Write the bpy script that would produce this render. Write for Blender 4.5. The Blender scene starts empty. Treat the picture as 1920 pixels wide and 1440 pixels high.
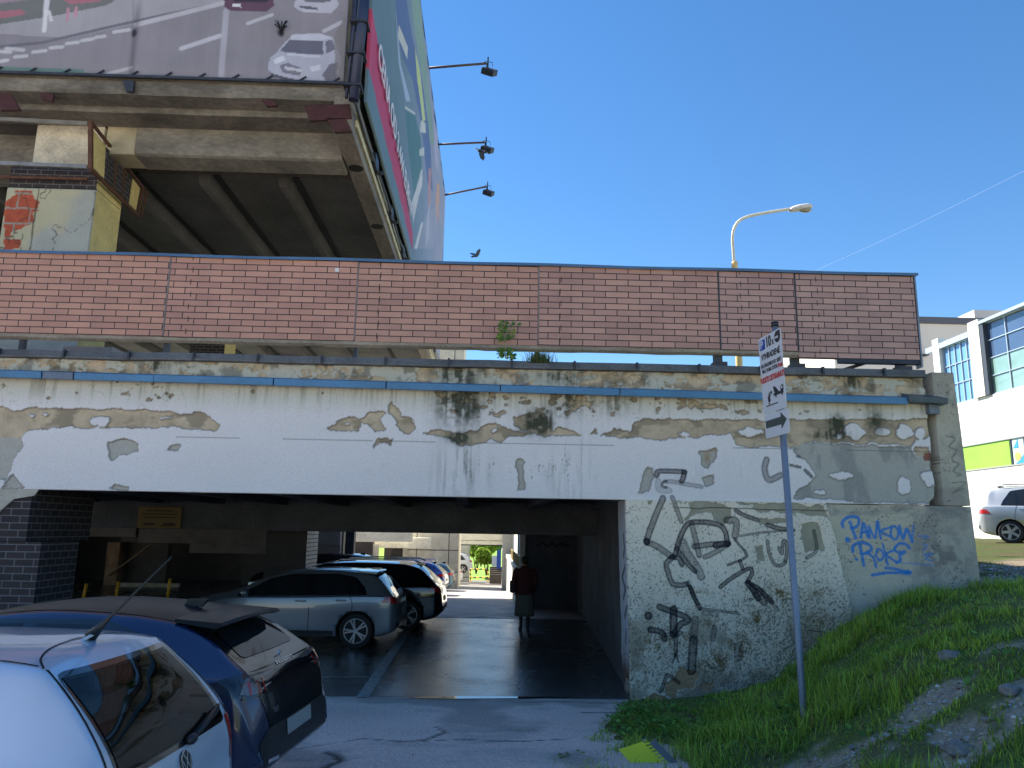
import bpy, bmesh, math, random
import numpy as np
from mathutils import Vector, Matrix
from mathutils.bvhtree import BVHTree
random.seed(7); RNG = np.random.default_rng(7)
S = bpy.context.scene; COL = S.collection
PI = math.pi; R = math.radians

# ------------------------------------------------------------------ measuring camera (positions read from the photo, then built in metres)
FOC, PITCH, ROLL, YAW, EYE = 1420.0, R(10.9), R(.95), R(1.6), 2.25
fw = np.array([math.sin(YAW)*math.cos(PITCH), math.cos(YAW)*math.cos(PITCH), math.sin(PITCH)])
rt0 = np.array([math.cos(YAW), -math.sin(YAW), 0.]); up0 = np.cross(rt0, fw)
rt = math.cos(ROLL)*rt0 + math.sin(ROLL)*up0; up = -math.sin(ROLL)*rt0 + math.cos(ROLL)*up0
EYEP = np.array([0, 0, EYE])
def ray(px, py): return fw + rt*(px-960)/FOC - up*(py-720)/FOC
def at_y(px, py, y): d = ray(px, py); return EYEP + d*(y/d[1])
def at_z(px, py, z): d = ray(px, py); return EYEP + d*((z-EYE)/d[2])
def at_x(px, py, x): d = ray(px, py); return EYEP + d*(x/d[0])

# ------------------------------------------------------------------ numpy noise
def _h(i, j, s):
    n = (i*374761393 + j*668265263 + s*974634777) & 0xffffffff
    n = ((n ^ (n >> 13))*1274126177) & 0xffffffff
    return ((n ^ (n >> 16)) & 0xffff)/65535.0
def vnoise(x, y, s=0):
    x = np.asarray(x, float); y = np.asarray(y, float)
    i = np.floor(x).astype(np.int64); j = np.floor(y).astype(np.int64)
    u = x-i; v = y-j; u = u*u*(3-2*u); v = v*v*(3-2*v)
    a = _h(i, j, s)*(1-u)+_h(i+1, j, s)*u; b = _h(i, j+1, s)*(1-u)+_h(i+1, j+1, s)*u
    return a*(1-v)+b*v
def fbm(x, y, o=4, s=0):
    t = 0; a = .5; n = 0
    for k in range(o):
        t = t+a*vnoise(x*2**k, y*2**k, s+k*17); n += a; a *= .5
    return t/n
def sst(a, b, x): t = np.clip((x-a)/(b-a), 0, 1); return t*t*(3-2*t)
def inpoly(X, Z, P):
    P = np.asarray(P, float); r = np.zeros(X.shape, bool); n = len(P)
    for k in range(n):
        x1, z1 = P[k]; x2, z2 = P[(k+1) % n]
        if z1 == z2: continue
        c = ((z1 > Z) != (z2 > Z)) & (X < (x2-x1)*(Z-z1)/(z2-z1)+x1); r ^= c
    return r
def distline(X, Z, P):
    P = np.asarray(P, float); d = np.full(X.shape, 1e9)
    if len(P) == 1: return np.hypot(X-P[0, 0], Z-P[0, 1])
    for (a, b), (c, e) in zip(P[:-1], P[1:]):
        L = (c-a)**2+(e-b)**2+1e-12; t = np.clip(((X-a)*(c-a)+(Z-b)*(e-b))/L, 0, 1)
        d = np.minimum(d, np.hypot(X-a-t*(c-a), Z-b-t*(e-b)))
    return d
def smoothline(P, n=6):
    P = [np.array(p, float) for p in P]
    if len(P) < 3: return P
    Q = [2*P[0]-P[1]]+P+[2*P[-1]-P[-2]]; out = []
    for k in range(1, len(Q)-2):
        for t in np.linspace(0, 1, n, endpoint=False):
            a, b, c, d = Q[k-1:k+3]
            out.append(.5*(2*b+(c-a)*t+(2*a-5*b+4*c-d)*t*t+(3*b-a-3*c+d)*t**3))
    return out+[P[-1]]
def lin(r, g=None, b=None):
    if g is None: r, g, b = r
    f = lambda c: (c/255/12.92 if c/255 <= .04045 else ((c/255+.055)/1.055)**2.4)
    return np.array([f(r), f(g), f(b)])

# ------------------------------------------------------------------ materials
MATS = {}
def mat(name, col=(.5, .5, .5), rough=.6, metal=0., nz=(6., .15), nz2=None, bump=(40., .15), spec=.5, coat=0., attr=None, stretch=(1, 1, 1), alpha=1., trans=0., emit=None, rvar=0.):
    if name in MATS: return MATS[name]
    m = bpy.data.materials.new(name); m.use_nodes = True; nt = m.node_tree; N = nt.nodes; L = nt.links
    b = N['Principled BSDF']; b.inputs['Roughness'].default_value = rough; b.inputs['Metallic'].default_value = metal
    b.inputs['Specular IOR Level'].default_value = spec; b.inputs['Coat Weight'].default_value = coat; b.inputs['Coat Roughness'].default_value = .03
    if alpha < 1: b.inputs['Alpha'].default_value = alpha
    if trans: b.inputs['Transmission Weight'].default_value = trans
    tc = N.new('ShaderNodeTexCoord'); mp = N.new('ShaderNodeMapping'); L.new(tc.outputs['Object'], mp.inputs['Vector']); mp.inputs['Scale'].default_value = stretch
    src = None
    if attr:
        a = N.new('ShaderNodeVertexColor'); a.layer_name = attr; src = a.outputs['Color']
    def mul(src, sc, amt, det=5):
        n = N.new('ShaderNodeTexNoise'); n.inputs['Scale'].default_value = sc; n.inputs['Detail'].default_value = det; L.new(mp.outputs['Vector'], n.inputs['Vector'])
        r = N.new('ShaderNodeMapRange'); r.inputs['From Min'].default_value = .25; r.inputs['From Max'].default_value = .75; r.inputs['To Min'].default_value = 1-amt; r.inputs['To Max'].default_value = 1+amt
        L.new(n.outputs['Fac'], r.inputs['Value'])
        x = N.new('ShaderNodeVectorMath'); x.operation = 'SCALE'; L.new(r.outputs['Result'], x.inputs['Scale'])
        if src is None: x.inputs[0].default_value = tuple(col)
        else: L.new(src, x.inputs[0])
        return x.outputs['Vector'], n
    if nz: src, n1 = mul(src, *nz)
    if nz2: src, _ = mul(src, *nz2)
    if src is not None: L.new(src, b.inputs['Base Color'])
    else: b.inputs['Base Color'].default_value = (*col, 1)
    if rvar:
        n = N.new('ShaderNodeTexNoise'); n.inputs['Scale'].default_value = 1.3; n.inputs['Detail'].default_value = 6; L.new(mp.outputs['Vector'], n.inputs['Vector'])
        r = N.new('ShaderNodeMapRange'); r.inputs['From Min'].default_value = .3; r.inputs['From Max'].default_value = .7; r.inputs['To Min'].default_value = max(.02, rough-rvar); r.inputs['To Max'].default_value = rough+rvar
        L.new(n.outputs['Fac'], r.inputs['Value']); L.new(r.outputs['Result'], b.inputs['Roughness'])
    if bump:
        n = N.new('ShaderNodeTexNoise'); n.inputs['Scale'].default_value = bump[0]; n.inputs['Detail'].default_value = 6; L.new(mp.outputs['Vector'], n.inputs['Vector'])
        u = N.new('ShaderNodeBump'); u.inputs['Strength'].default_value = bump[1]; u.inputs['Distance'].default_value = .02
        L.new(n.outputs['Fac'], u.inputs['Height']); L.new(u.outputs['Normal'], b.inputs['Normal'])
    if emit: b.inputs['Emission Color'].default_value = (*emit[:3], 1); b.inputs['Emission Strength'].default_value = emit[3]
    MATS[name] = m; return m
def brickmat(name, c1, c2, mortar, bw, bh, ms=.006, axes='xz', off=(0, 0), rough=.55, bump=.6, dirt=.25, freq=.5):
    if name in MATS: return MATS[name]
    m = bpy.data.materials.new(name); m.use_nodes = True; nt = m.node_tree; N = nt.nodes; L = nt.links
    b = N['Principled BSDF']; b.inputs['Roughness'].default_value = rough
    tc = N.new('ShaderNodeTexCoord'); sp = N.new('ShaderNodeSeparateXYZ'); cb = N.new('ShaderNodeCombineXYZ'); L.new(tc.outputs['Object'], sp.inputs[0])
    for k, ax in enumerate(axes):
        ad = N.new('ShaderNodeMath'); ad.operation = 'ADD'; ad.inputs[1].default_value = off[k]+100*bw if k == 0 else off[k]+100*bh
        L.new(sp.outputs[ax.upper()], ad.inputs[0]); L.new(ad.outputs[0], cb.inputs[k])
    t = N.new('ShaderNodeTexBrick'); L.new(cb.outputs[0], t.inputs['Vector']); t.inputs['Scale'].default_value = 1
    t.inputs['Brick Width'].default_value = bw; t.inputs['Row Height'].default_value = bh; t.inputs['Mortar Size'].default_value = ms; t.inputs['Mortar Smooth'].default_value = .1; t.offset = freq
    t.inputs['Color1'].default_value = (*c1, 1); t.inputs['Color2'].default_value = (*c2, 1); t.inputs['Mortar'].default_value = (*mortar, 1)
    n = N.new('ShaderNodeTexNoise'); n.inputs['Scale'].default_value = 2.2; n.inputs['Detail'].default_value = 6; L.new(tc.outputs['Object'], n.inputs['Vector'])
    r = N.new('ShaderNodeMapRange'); r.inputs['From Min'].default_value = .25; r.inputs['From Max'].default_value = .75; r.inputs['To Min'].default_value = 1-dirt; r.inputs['To Max'].default_value = 1+dirt*.6; L.new(n.outputs['Fac'], r.inputs['Value'])
    x = N.new('ShaderNodeVectorMath'); x.operation = 'SCALE'; L.new(t.outputs['Color'], x.inputs[0]); L.new(r.outputs['Result'], x.inputs['Scale']); L.new(x.outputs['Vector'], b.inputs['Base Color'])
    u = N.new('ShaderNodeBump'); u.inputs['Strength'].default_value = bump; u.inputs['Distance'].default_value = .006; u.invert = True
    n2 = N.new('ShaderNodeTexNoise'); n2.inputs['Scale'].default_value = 90; L.new(tc.outputs['Object'], n2.inputs['Vector'])
    ad = N.new('ShaderNodeMath'); ad.operation = 'MULTIPLY_ADD'; ad.inputs[1].default_value = .25; L.new(n2.outputs['Fac'], ad.inputs[0]); L.new(t.outputs['Fac'], ad.inputs[2])
    L.new(ad.outputs[0], u.inputs['Height']); L.new(u.outputs['Normal'], b.inputs['Normal'])
    MATS[name] = m; return m

# ------------------------------------------------------------------ object helpers
def tag(o, label=None, cat=None, group=None, kind=None):
    if label: o['label'] = label
    if cat: o['category'] = cat
    if group: o['group'] = group
    if kind: o['kind'] = kind
    return o
def thing(name, label, cat, loc=(0, 0, 0), rz=0, group=None):
    o = bpy.data.objects.new(name, None); COL.objects.link(o); o.location = loc; o.rotation_euler = (0, 0, rz); o.empty_display_size = .2
    return tag(o, label, cat, group)
def link(name, me, m=None, parent=None, smooth=False):
    o = bpy.data.objects.new(name, me); COL.objects.link(o)
    if m is not None:
        for q in (m if isinstance(m, (list, tuple)) else [m]): me.materials.append(q)
    if smooth: me.polygons.foreach_set('use_smooth', [True]*len(me.polygons))
    if parent: o.parent = parent
    return o
def copy_tree(o, parent=None):
    c = o.copy(); COL.objects.link(c)
    if parent: c.parent = parent
    for ch in o.children: copy_tree(ch, c)
    return c
class MB:
    """collects shapes of ONE part"""
    def __init__(s): s.b = bmesh.new()
    def box(s, x0, x1, y0, y1, z0, z1, bev=0.):
        b = s.b; v = [b.verts.new((x, y, z)) for x in (x0, x1) for y in (y0, y1) for z in (z0, z1)]
        fs = [b.faces.new([v[i] for i in f]) for f in ((0, 1, 3, 2), (4, 6, 7, 5), (0, 4, 5, 1), (2, 3, 7, 6), (0, 2, 6, 4), (1, 5, 7, 3))]
        if bev:
            es = {e for f in fs for e in f.edges}; bmesh.ops.bevel(b, geom=list(es), offset=bev, segments=2, affect='EDGES', profile=.6)
        return s
    def bar(s, p, q, w, h=None, upv=(0, 0, 1)):
        p = Vector(p); q = Vector(q); h = h or w; d = (q-p).normalized(); u = Vector(upv)
        if abs(d.dot(u)) > .98: u = Vector((0, 1, 0))
        a = d.cross(u).normalized()*w/2; c = a.cross(d).normalized()*h/2; b = s.b
        v = [b.verts.new(e+k) for e in (p, q) for k in (a+c, a-c, -a-c, -a+c)]
        for f in ((3, 2, 1, 0), (4, 5, 6, 7), (0, 1, 5, 4), (1, 2, 6, 5), (2, 3, 7, 6), (3, 0, 4, 7)): b.faces.new([v[i] for i in f])
        return s
    def tube(s, pts, r, n=10, caps=True):
        pts = [Vector(p) for p in pts]; rs = r if isinstance(r, (list, tuple)) else [r]*len(pts); b = s.b; rings = []; ref = None
        for k, p in enumerate(pts):
            d = (pts[min(k+1, len(pts)-1)]-pts[max(k-1, 0)]).normalized()
            if ref is None:
                ref = d.cross(Vector((0, 0, 1)));
                if ref.length < .05: ref = d.cross(Vector((0, 1, 0)))
            ref = (ref-d*ref.dot(d)).normalized(); w = d.cross(ref)
            rings.append([b.verts.new(p+(ref*math.cos(t)+w*math.sin(t))*rs[k]) for t in [2*PI*i/n for i in range(n)]])
        for A, B in zip(rings[:-1], rings[1:]):
            for i in range(n): f = b.faces.new((A[i], A[(i+1) % n], B[(i+1) % n], B[i])); f.smooth = True
        if caps: b.faces.new(rings[0][::-1]); b.faces.new(rings[-1])
        return s
    def rings(s, rings, caps=True, smooth=True):
        b = s.b; V = [[b.verts.new(p) for p in r] for r in rings]; n = len(V[0])
        for A, B in zip(V[:-1], V[1:]):
            for i in range(n): f = b.faces.new((A[i], A[(i+1) % n], B[(i+1) % n], B[i])); f.smooth = smooth
        if caps: b.faces.new(V[0][::-1]); b.faces.new(V[-1])
        return s
    def prism(s, poly, d):
        b = s.b; d = Vector(d); A = [b.verts.new(p) for p in poly]; B = [b.verts.new(Vector(p)+d) for p in poly]; n = len(A)
        b.faces.new(A); b.faces.new(B[::-1])
        for i in range(n): b.faces.new((A[i], B[i], B[(i+1) % n], A[(i+1) % n]))
        return s
    def face(s, pts): s.b.faces.new([s.b.verts.new(p) for p in pts]); return s
    def blob(s, c, r, rnd=0., seed=0, sub=3):
        q = bmesh.ops.create_icosphere(s.b, subdivisions=sub, radius=1.); rr = random.Random(seed)
        o = Vector((rr.random()*50, rr.random()*50, rr.random()*50))
        from mathutils import noise
        for v in q['verts']:
            k = 1+rnd*noise.noise(v.co*1.6+o)+rnd*.4*noise.noise(v.co*4+o)
            v.co = Vector((v.co.x*r[0]*k+c[0], v.co.y*r[1]*k+c[1], v.co.z*r[2]*k+c[2]))
        for f in s.b.faces: f.smooth = True
        return s
    def build(s, name, m, parent=None, smooth=False, recalc=True):
        if recalc: bmesh.ops.recalc_face_normals(s.b, faces=s.b.faces)
        me = bpy.data.meshes.new(name); s.b.to_mesh(me); s.b.free(); return link(name, me, m, parent, smooth)
def gridmesh(name, P, C, m, parent=None, smooth=True):
    """P (ny,nx,3) points, C (ny,nx,3) linear colours in attribute Col"""
    ny, nx = P.shape[:2]; me = bpy.data.meshes.new(name); nv = nx*ny; nf = (nx-1)*(ny-1)
    idx = np.arange(nv).reshape(ny, nx); F = np.stack([idx[:-1, :-1], idx[:-1, 1:], idx[1:, 1:], idx[1:, :-1]], -1).reshape(-1)
    me.vertices.add(nv); me.vertices.foreach_set('co', P.astype(np.float32).reshape(-1)); me.loops.add(nf*4); me.loops.foreach_set('vertex_index', F.astype(np.int32))
    me.polygons.add(nf); me.polygons.foreach_set('loop_start', np.arange(0, nf*4, 4, dtype=np.int32)); me.polygons.foreach_set('loop_total', np.full(nf, 4, np.int32))
    me.update(); me.validate()
    if C is not None:
        a = me.color_attributes.new('Col', 'FLOAT_COLOR', 'POINT'); a.data.foreach_set('color', np.concatenate([np.clip(C, 0, 1), np.ones((ny, nx, 1))], -1).astype(np.float32).reshape(-1))
    return link(name, me, m, parent, smooth)
def rim(P, C, v):
    """adds a border row/column set back by v so that the sheet has a turned edge"""
    Q = np.pad(P, ((1, 1), (1, 1), (0, 0)), mode='edge'); v = np.array(v); Q[0] += v; Q[-1] += v; Q[1:-1, 0] += v; Q[1:-1, -1] += v
    return Q, np.pad(C, ((1, 1), (1, 1), (0, 0)), mode='edge')
def facemesh(name, V, F, m, parent=None, C=None, smooth=False):
    """V (n,3), F (k,4) quads"""
    me = bpy.data.meshes.new(name); V = np.asarray(V, np.float32); F = np.asarray(F, np.int32); w = F.shape[1]
    me.vertices.add(len(V)); me.vertices.foreach_set('co', V.reshape(-1)); me.loops.add(F.size); me.loops.foreach_set('vertex_index', F.reshape(-1))
    me.polygons.add(len(F)); me.polygons.foreach_set('loop_start', np.arange(0, F.size, w, dtype=np.int32)); me.polygons.foreach_set('loop_total', np.full(len(F), w, np.int32)); me.update()
    if C is not None:
        a = me.color_attributes.new('Col', 'FLOAT_COLOR', 'POINT'); a.data.foreach_set('color', np.concatenate([C, np.ones((len(C), 1))], 1).astype(np.float32).reshape(-1))
    return link(name, me, m, parent, smooth)
def textmesh(name, body, size, m, parent, M, extrude=.001, align='LEFT', sx=1., bold=0.):
    cu = bpy.data.curves.new(name, 'FONT'); cu.body = body; cu.size = size; cu.extrude = extrude; cu.align_x = align; cu.offset = bold
    o = bpy.data.objects.new(name, cu); COL.objects.link(o); dg = bpy.context.evaluated_depsgraph_get(); dg.update()
    me = bpy.data.meshes.new_from_object(o.evaluated_get(dg)); bpy.data.objects.remove(o)
    me.transform(M @ Matrix.Diagonal((sx, 1, 1, 1))); me.name = name; return link(name, me, m, parent)
def basis(o, x, y):
    x = Vector(x).normalized(); y = Vector(y).normalized(); z = x.cross(y); M = Matrix((x, y, z)).transposed().to_4x4(); M.translation = Vector(o); return M
def mixc(C, col, a): return C*(1-a[..., None])+np.asarray(col)*a[..., None]
# ================================================================== GROUND
FY = 10.9                                                   # plane of the garage front
XE = lambda y: 1.98+(np.minimum(y, 10.9)-10.9)*.41
def T(x, y):
    x = np.asarray(x, float); y = np.asarray(y, float)
    u = (x-XE(y))*.94/(1+np.clip(10.9-y, 0, 9)*.05)
    u = u+.10*(fbm(x*.9, y*.9, 3, 3)-.5)
    z = np.interp(u, [-3, -.5, 0, .9, 1.9, 2.9, 3.7, 4.8, 7, 12, 30], [-.5, -.2, 0, .05, .28, 1.05, 1.45, 1.58, 1.72, 2.12, 2.3])
    return z+(.10*(fbm(x*1.7, y*1.7, 4, 5)-.5))*sst(0, .6, u)
def onT(px, py, t0=3., t1=40.):
    d = ray(px, py); last = t0
    for t in np.linspace(t0, t1, 900):
        p = EYEP+d*t
        if p[2] < T(p[0], p[1]): return p
    return EYEP+d*t1
ASPH = mat('asphalt', attr='Col', rough=.85, nz=(38., .30), nz2=(150., .38), bump=(120., .6), spec=.2)
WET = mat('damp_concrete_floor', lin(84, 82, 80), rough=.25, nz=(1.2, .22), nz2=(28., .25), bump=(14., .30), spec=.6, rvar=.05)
SOIL = mat('bank_soil', attr='Col', rough=.95, nz=(18., .3), nz2=(90., .35), bump=(45., .8), spec=.15)
def asphalt_front():
    gx = np.linspace(-16, 3.2, 385); gy = np.linspace(-6, 10.96, 340); X, Y = np.meshgrid(gx, gy)
    wx = X+.25*(fbm(X*.8, Y*.8, 3, 91)-.5); z = .012*(fbm(X*.7, Y*.7, 3, 11)-.5)+.20*sst(9.6, 5.8, Y)
    C = np.ones(X.shape+(3,))*lin(222, 200, 188); C *= (.8+.42*fbm(X*.6, Y*1.1, 5, 14))[..., None]
    C = mixc(C, lin(180, 174, 166), .5*sst(.58, .72, fbm(X*1.3, Y*2.6, 4, 21)))
    for pl, w in (([(-1.9, 8.2), (-1.3, 8.75), (-.7, 8.62), (-.25, 8.75), (.5, 8.7), (.95, 8.85)], .012), ([(-.55, 9.35), (-.42, 9.1), (-.62, 8.72), (-.9, 8.6)], .014),
                  ([(-1.7, 6.6), (-1.5, 7.1), (-1.32, 7.7), (-1.55, 8.1)], .03), ([(1.2, 10.2), (1.6, 10.15), (2, 10.1)], .012)):
        d = distline(X+.10*(fbm(X*3, Y*3, 3, 31)-.5), Y+.10*(fbm(X*3+9, Y*3, 3, 33)-.5), pl); a = sst(w*2.2, w*.5, d); C = mixc(C, [.012, .011, .01], a*.9); z = z-.012*a
    dk = fbm(X*1.1+3, Y*1.4, 4, 41); C = mixc(C, [.10, .09, .088], .4*sst(.55, .7, dk))
    C = mixc(C, [.03, .03, .03], .7*sst(.04, .0, np.abs(Y-10.72-.03*(fbm(X*2, Y*0, 3, 8)-.5)*4))*sst(-1.2, 1.2, X))
    P = np.stack([X, Y, z-.004], -1)
    o = gridmesh('asphalt_yard', P, C, ASPH); tag(o, 'cracked grey asphalt yard before the garage opening', 'asphalt', kind='structure')
asphalt_front()
gm = MB(); gm.face([(-220, -120, -3.4), (260, -120, -3.4), (260, 320, -3.4), (-220, 320, -3.4)]); gm.face([(-60, -60, -.05), (2.4, -60, -.05), (2.4, 10.9, -.05), (-60, 10.9, -.05)]); gm.face([(2.4, -60, -.3), (60, -60, -.3), (60, -5, -.3), (2.4, -5, -.3)])
o = gm.build('ground', mat('far_ground', lin(190, 182, 174), .9, nz=(.4, .25), bump=None)); tag(o, 'plain grey ground reaching far behind the buildings', 'ground', kind='structure')
gm = MB(); gm.box(-26, 3.0, 10.94, 20.3, -.055, .004); gm.box(-26, -5.5, 20.301, 33, -.055, .004)
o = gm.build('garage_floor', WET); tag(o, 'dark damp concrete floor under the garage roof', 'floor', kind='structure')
AZ = lambda y: .012-.045*max(0, y-20.3)
gm = MB(); gm.face([(-5.49, 20.31, .012), (8, 20.31, .012), (8, 51, AZ(51)), (-5.49, 51, AZ(51))]); gm.face([(-30, 33.05, AZ(33)), (-5.5, 33.05, AZ(33)), (-5.5, 51, AZ(51)), (-30, 51, AZ(51))]); gm.box(-5.49, 8, 20.305, 20.309, -.3, .01)
o = gm.build('alley_pavement', mat('alley_concrete', lin(150, 146, 146), .55, nz=(1.1, .3), nz2=(30., .2), bump=(22., .25), rvar=.12)); tag(o, 'pale concrete drive running out behind the garage', 'pavement', kind='structure')
gm = MB(); gm.face([(-30, 51, AZ(51)+.004), (8, 51, AZ(51)+.004), (8, 90, AZ(90)), (-30, 90, AZ(90))])
o = gm.build('paved_path', brickmat('paving_blocks', lin(120, 112, 104), lin(140, 132, 122), lin(70, 66, 60), .3, .3, .02, 'xy')); tag(o, 'block paved strip beyond the barrier', 'path', kind='structure')
# faint painted bay lines on the garage floor
gm = MB()
def stripe(a, b, w, z=.009):
    a = np.array(a); b = np.array(b); d = b-a; n = np.array([-d[1], d[0]])/np.hypot(*d)*w/2
    gm.face([(*(a-n), z), (*(b-n), z), (*(b+n), z), (*(a+n), z)])
p1 = at_z(680, 1308, 0); p2 = at_z(765, 1180, 0); stripe(p1[:2], p2[:2], .17)
p1 = at_z(592, 1272, 0); p2 = at_z(692, 1270, 0); stripe(p1[:2], p2[:2], .08)
o = gm.build('road_marking', mat('worn_line_paint', lin(168, 164, 158), .5, nz=(9., .5), bump=None)); tag(o, 'worn grey bay line on the dark garage floor', 'marking', kind='structure')
gm = MB(); pp = [at_z(px, py, 0) for px, py in ((745, 1310), (850, 1306.5), (985, 1307.5), (1075, 1309), (985, 1310.5), (850, 1311.5))]; gm.face([(p[0], p[1], .011) for p in pp])
o = gm.build('puddle', mat('still_water', (.01, .012, .014), .03, nz=None, bump=None, spec=1.)); tag(o, 'thin line of standing water along the garage threshold', 'water', kind='structure')
# bank
PATHS = [([(1400, 1470), (1500, 1440), (1580, 1415), (1650, 1392), (1690, 1360), (1735, 1318), (1760, 1300)], .26), ([(1700, 1475), (1770, 1425), (1830, 1375), (1880, 1325), (1935, 1290)], .34),
         ([(1800, 1090), (1860, 1075), (1940, 1050)], .9), ([(1880, 1215), (1940, 1205)], .16), ([(1590, 1440), (1640, 1400)], .12), ([(1500, 1210), (1530, 1195)], .08)]
PW = [([onT(*q)[:2] for q in P], w) for P, w in PATHS]
def bare(x, y):
    m = np.zeros(np.shape(x)); wx = x+.7*(fbm(x*2.6, y*2.6, 4, 61)-.5); wy = y+.7*(fbm(x*2.6+7, y*2.6, 4, 63)-.5)
    for P, w in PW: m = np.maximum(m, sst(w*1.3, w*.5, distline(wx, wy, P)))
    return m*sst(.30, .43, fbm(x*3.1, y*3.1, 4, 67))
def bank():
    gx = np.concatenate([np.linspace(-3, 9, 300), np.linspace(9.1, 40, 70)]); gy = np.concatenate([np.linspace(-6, 2, 40), np.linspace(2.06, 13, 240), np.linspace(13.2, 42, 70)]); X, Y = np.meshgrid(gx, gy)
    Z = T(X, Y); hid = (Y > 11.1) & (X < 6.75); Z[hid] = -4.5
    b = bare(X, Y); Z = Z-.03*b*(~hid)
    C = np.ones(X.shape+(3,))*lin(96, 108, 58); C = mixc(C, lin(112, 98, 74), sst(.45, .65, fbm(X*2, Y*2, 4, 71))*.7)
    g = lin(172, 154, 132)*(.7+.6*fbm(X*6, Y*6, 4, 73))[..., None]; far = sst(11.5, 12.5, Y)[..., None]; C = C*(1-b[..., None])+g*b[..., None]; C = C*(1-far*.55)
    o = gridmesh('soil_bank', np.stack([X, Y, Z], -1), C, SOIL); tag(o, 'earth bank rising to the right under the grass', 'bank', kind='structure')
bank()
# ---- grass (nobody could count it)
def blades(x, y, z, h, w, lean, az, C0, name, m):
    n = len(x); dx = np.cos(az)*lean; dy = np.sin(az)*lean; px = -np.sin(az); py = np.cos(az)
    V = np.zeros((n, 5, 3))
    for k, (t, ww) in enumerate(((0, 1), (0, -1), (.55, .8), (.55, -.8), (1, 0))):
        V[:, k, 0] = x+dx*h*t**1.8+px*w*ww; V[:, k, 1] = y+dy*h*t**1.8+py*w*ww; V[:, k, 2] = z+h*t*(1-.25*np.abs(lean)*t)
    i = np.arange(n)[:, None]*5; F = np.concatenate([i+np.array([[0, 1, 3]]), i+np.array([[0, 3, 2]]), i+np.array([[2, 3, 4]])])
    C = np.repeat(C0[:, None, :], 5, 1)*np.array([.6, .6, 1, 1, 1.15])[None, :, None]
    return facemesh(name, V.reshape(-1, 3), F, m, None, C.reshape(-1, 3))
GRASS = mat('grass_blades', attr='Col', rough=.55, nz=None, bump=None, spec=.25)
def leafy(m):
    nt = m.node_tree; N = nt.nodes; b = N['Principled BSDF']; o = N['Material Output']; t = N.new('ShaderNodeBsdfTranslucent'); x = N.new('ShaderNodeMixShader'); x.inputs[0].default_value = .35
    nt.links.new(b.inputs['Base Color'].links[0].from_socket, t.inputs['Color']); nt.links.new(b.outputs[0], x.inputs[1]); nt.links.new(t.outputs[0], x.inputs[2]); nt.links.new(x.outputs[0], o.inputs['Surface'])
leafy(GRASS)
def grass():
    n = 330000; d = 2.2+ 10.5*RNG.random(n)**.8; X = -1.+11*RNG.random(n); Y = 3.4+13.5*RNG.random(n)**1.15
    u = (X-XE(Y)); ok = (u > -.06) & ~((Y > 10.82) & (X < 7.08)) & (np.abs(X/np.maximum(Y, .1)-.03) < .74)
    X, Y = X[ok], Y[ok]; u = u[ok]; b = bare(X, Y); cl = fbm(X*3.2, Y*3.2, 4, 81); cov = sst(.3, .5, fbm(X*1.3+4, Y*1.3, 4, 83))
    near_wall = sst(.9, .1, np.abs(10.85-Y))*sst(7.3, 6.8, X)
    ycard = onT(1205, 1432); cardm = sst(.5, .3, np.hypot(X-ycard[0], Y-ycard[1]+.35)); pr = (1-b*.985)*(1-.93*cardm)*(.3+.7*cov)*(.35+.65*sst(.32, .6, cl)); right = sst(2.6, 4.6, u-.2*(10.9-Y)); pr *= (1-.45*right); k = RNG.random(len(X)) < np.clip(pr+.1*near_wall, 0, 1)
    X, Y, u, cl, b, right = X[k], Y[k], u[k], cl[k], b[k], right[k]; n = len(X)
    edge = sst(0, .35, u); h = (.04+.10*RNG.random(n)**1.3)*(.55+.9*sst(.3, .65, cl))*(.55+1.0*sst(.4, .68, fbm(X*.9+9, Y*.9, 3, 89)))*(.6+.4*edge)*(1-.25*right)*(1-.4*b); w = (.0022+.0024*RNG.random(n))*(1+.05*Y)
    hue = np.clip(fbm(X*1.1, Y*1.1, 3, 87)+.3*(RNG.random(n)-.5), 0, 1)[:, None]
    C0 = lin(122, 160, 56)*(1-hue)+lin(184, 206, 84)*hue; dry = (RNG.random(n) < .05)[:, None]; C0 = np.where(dry, lin(170, 156, 104), C0)*(.55+.85*RNG.random(n)**1.3)[:, None]
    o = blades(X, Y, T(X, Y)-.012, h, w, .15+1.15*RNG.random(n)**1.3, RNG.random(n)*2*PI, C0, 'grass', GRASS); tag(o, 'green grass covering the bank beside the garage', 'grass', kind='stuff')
    return n
print('blades', grass())
def leafplants(name, pts, label, s=.05, seed=1, stuff=True):
    """broad leaves in low rosettes"""
    rr = np.random.default_rng(seed); V = []; F = []; C = []
    for (x, y, k, hh) in pts:
        z = float(T(x, y))
        for q in range(k):
            a = rr.random()*2*PI; r = rr.random()*.09; L = s*(.6+.9*rr.random()); W = L*.36; el = .3+.7*rr.random(); zz = z+hh*rr.random()+.01
            o = np.array([x+r*math.cos(a), y+r*math.sin(a), zz]); f = np.array([math.cos(a)*math.cos(el), math.sin(a)*math.cos(el), math.sin(el)*.7]); sd = np.array([-math.sin(a), math.cos(a), 0])
            b = len(V); V += [o, o+f*L*.35+sd*W, o+f*L*.8+sd*W*.7+[0, 0, -.004], o+f*L+[0, 0, -.012], o+f*L*.8-sd*W*.7+[0, 0, -.004], o+f*L*.35-sd*W, o+f*L*.5+[0, 0, -.006]]
            F += [(b, b+1, b+6), (b+1, b+2, b+6), (b+2, b+3, b+6), (b+3, b+4, b+6), (b+4, b+5, b+6), (b+5, b, b+6)]
            c = (lin(84, 130, 56)*(1-(h := rr.random()))+lin(136, 172, 80)*h)*(.7+.5*rr.random()); C += [c]*7
    return facemesh(name, V, F, GRASS, None, np.array(C))
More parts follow.
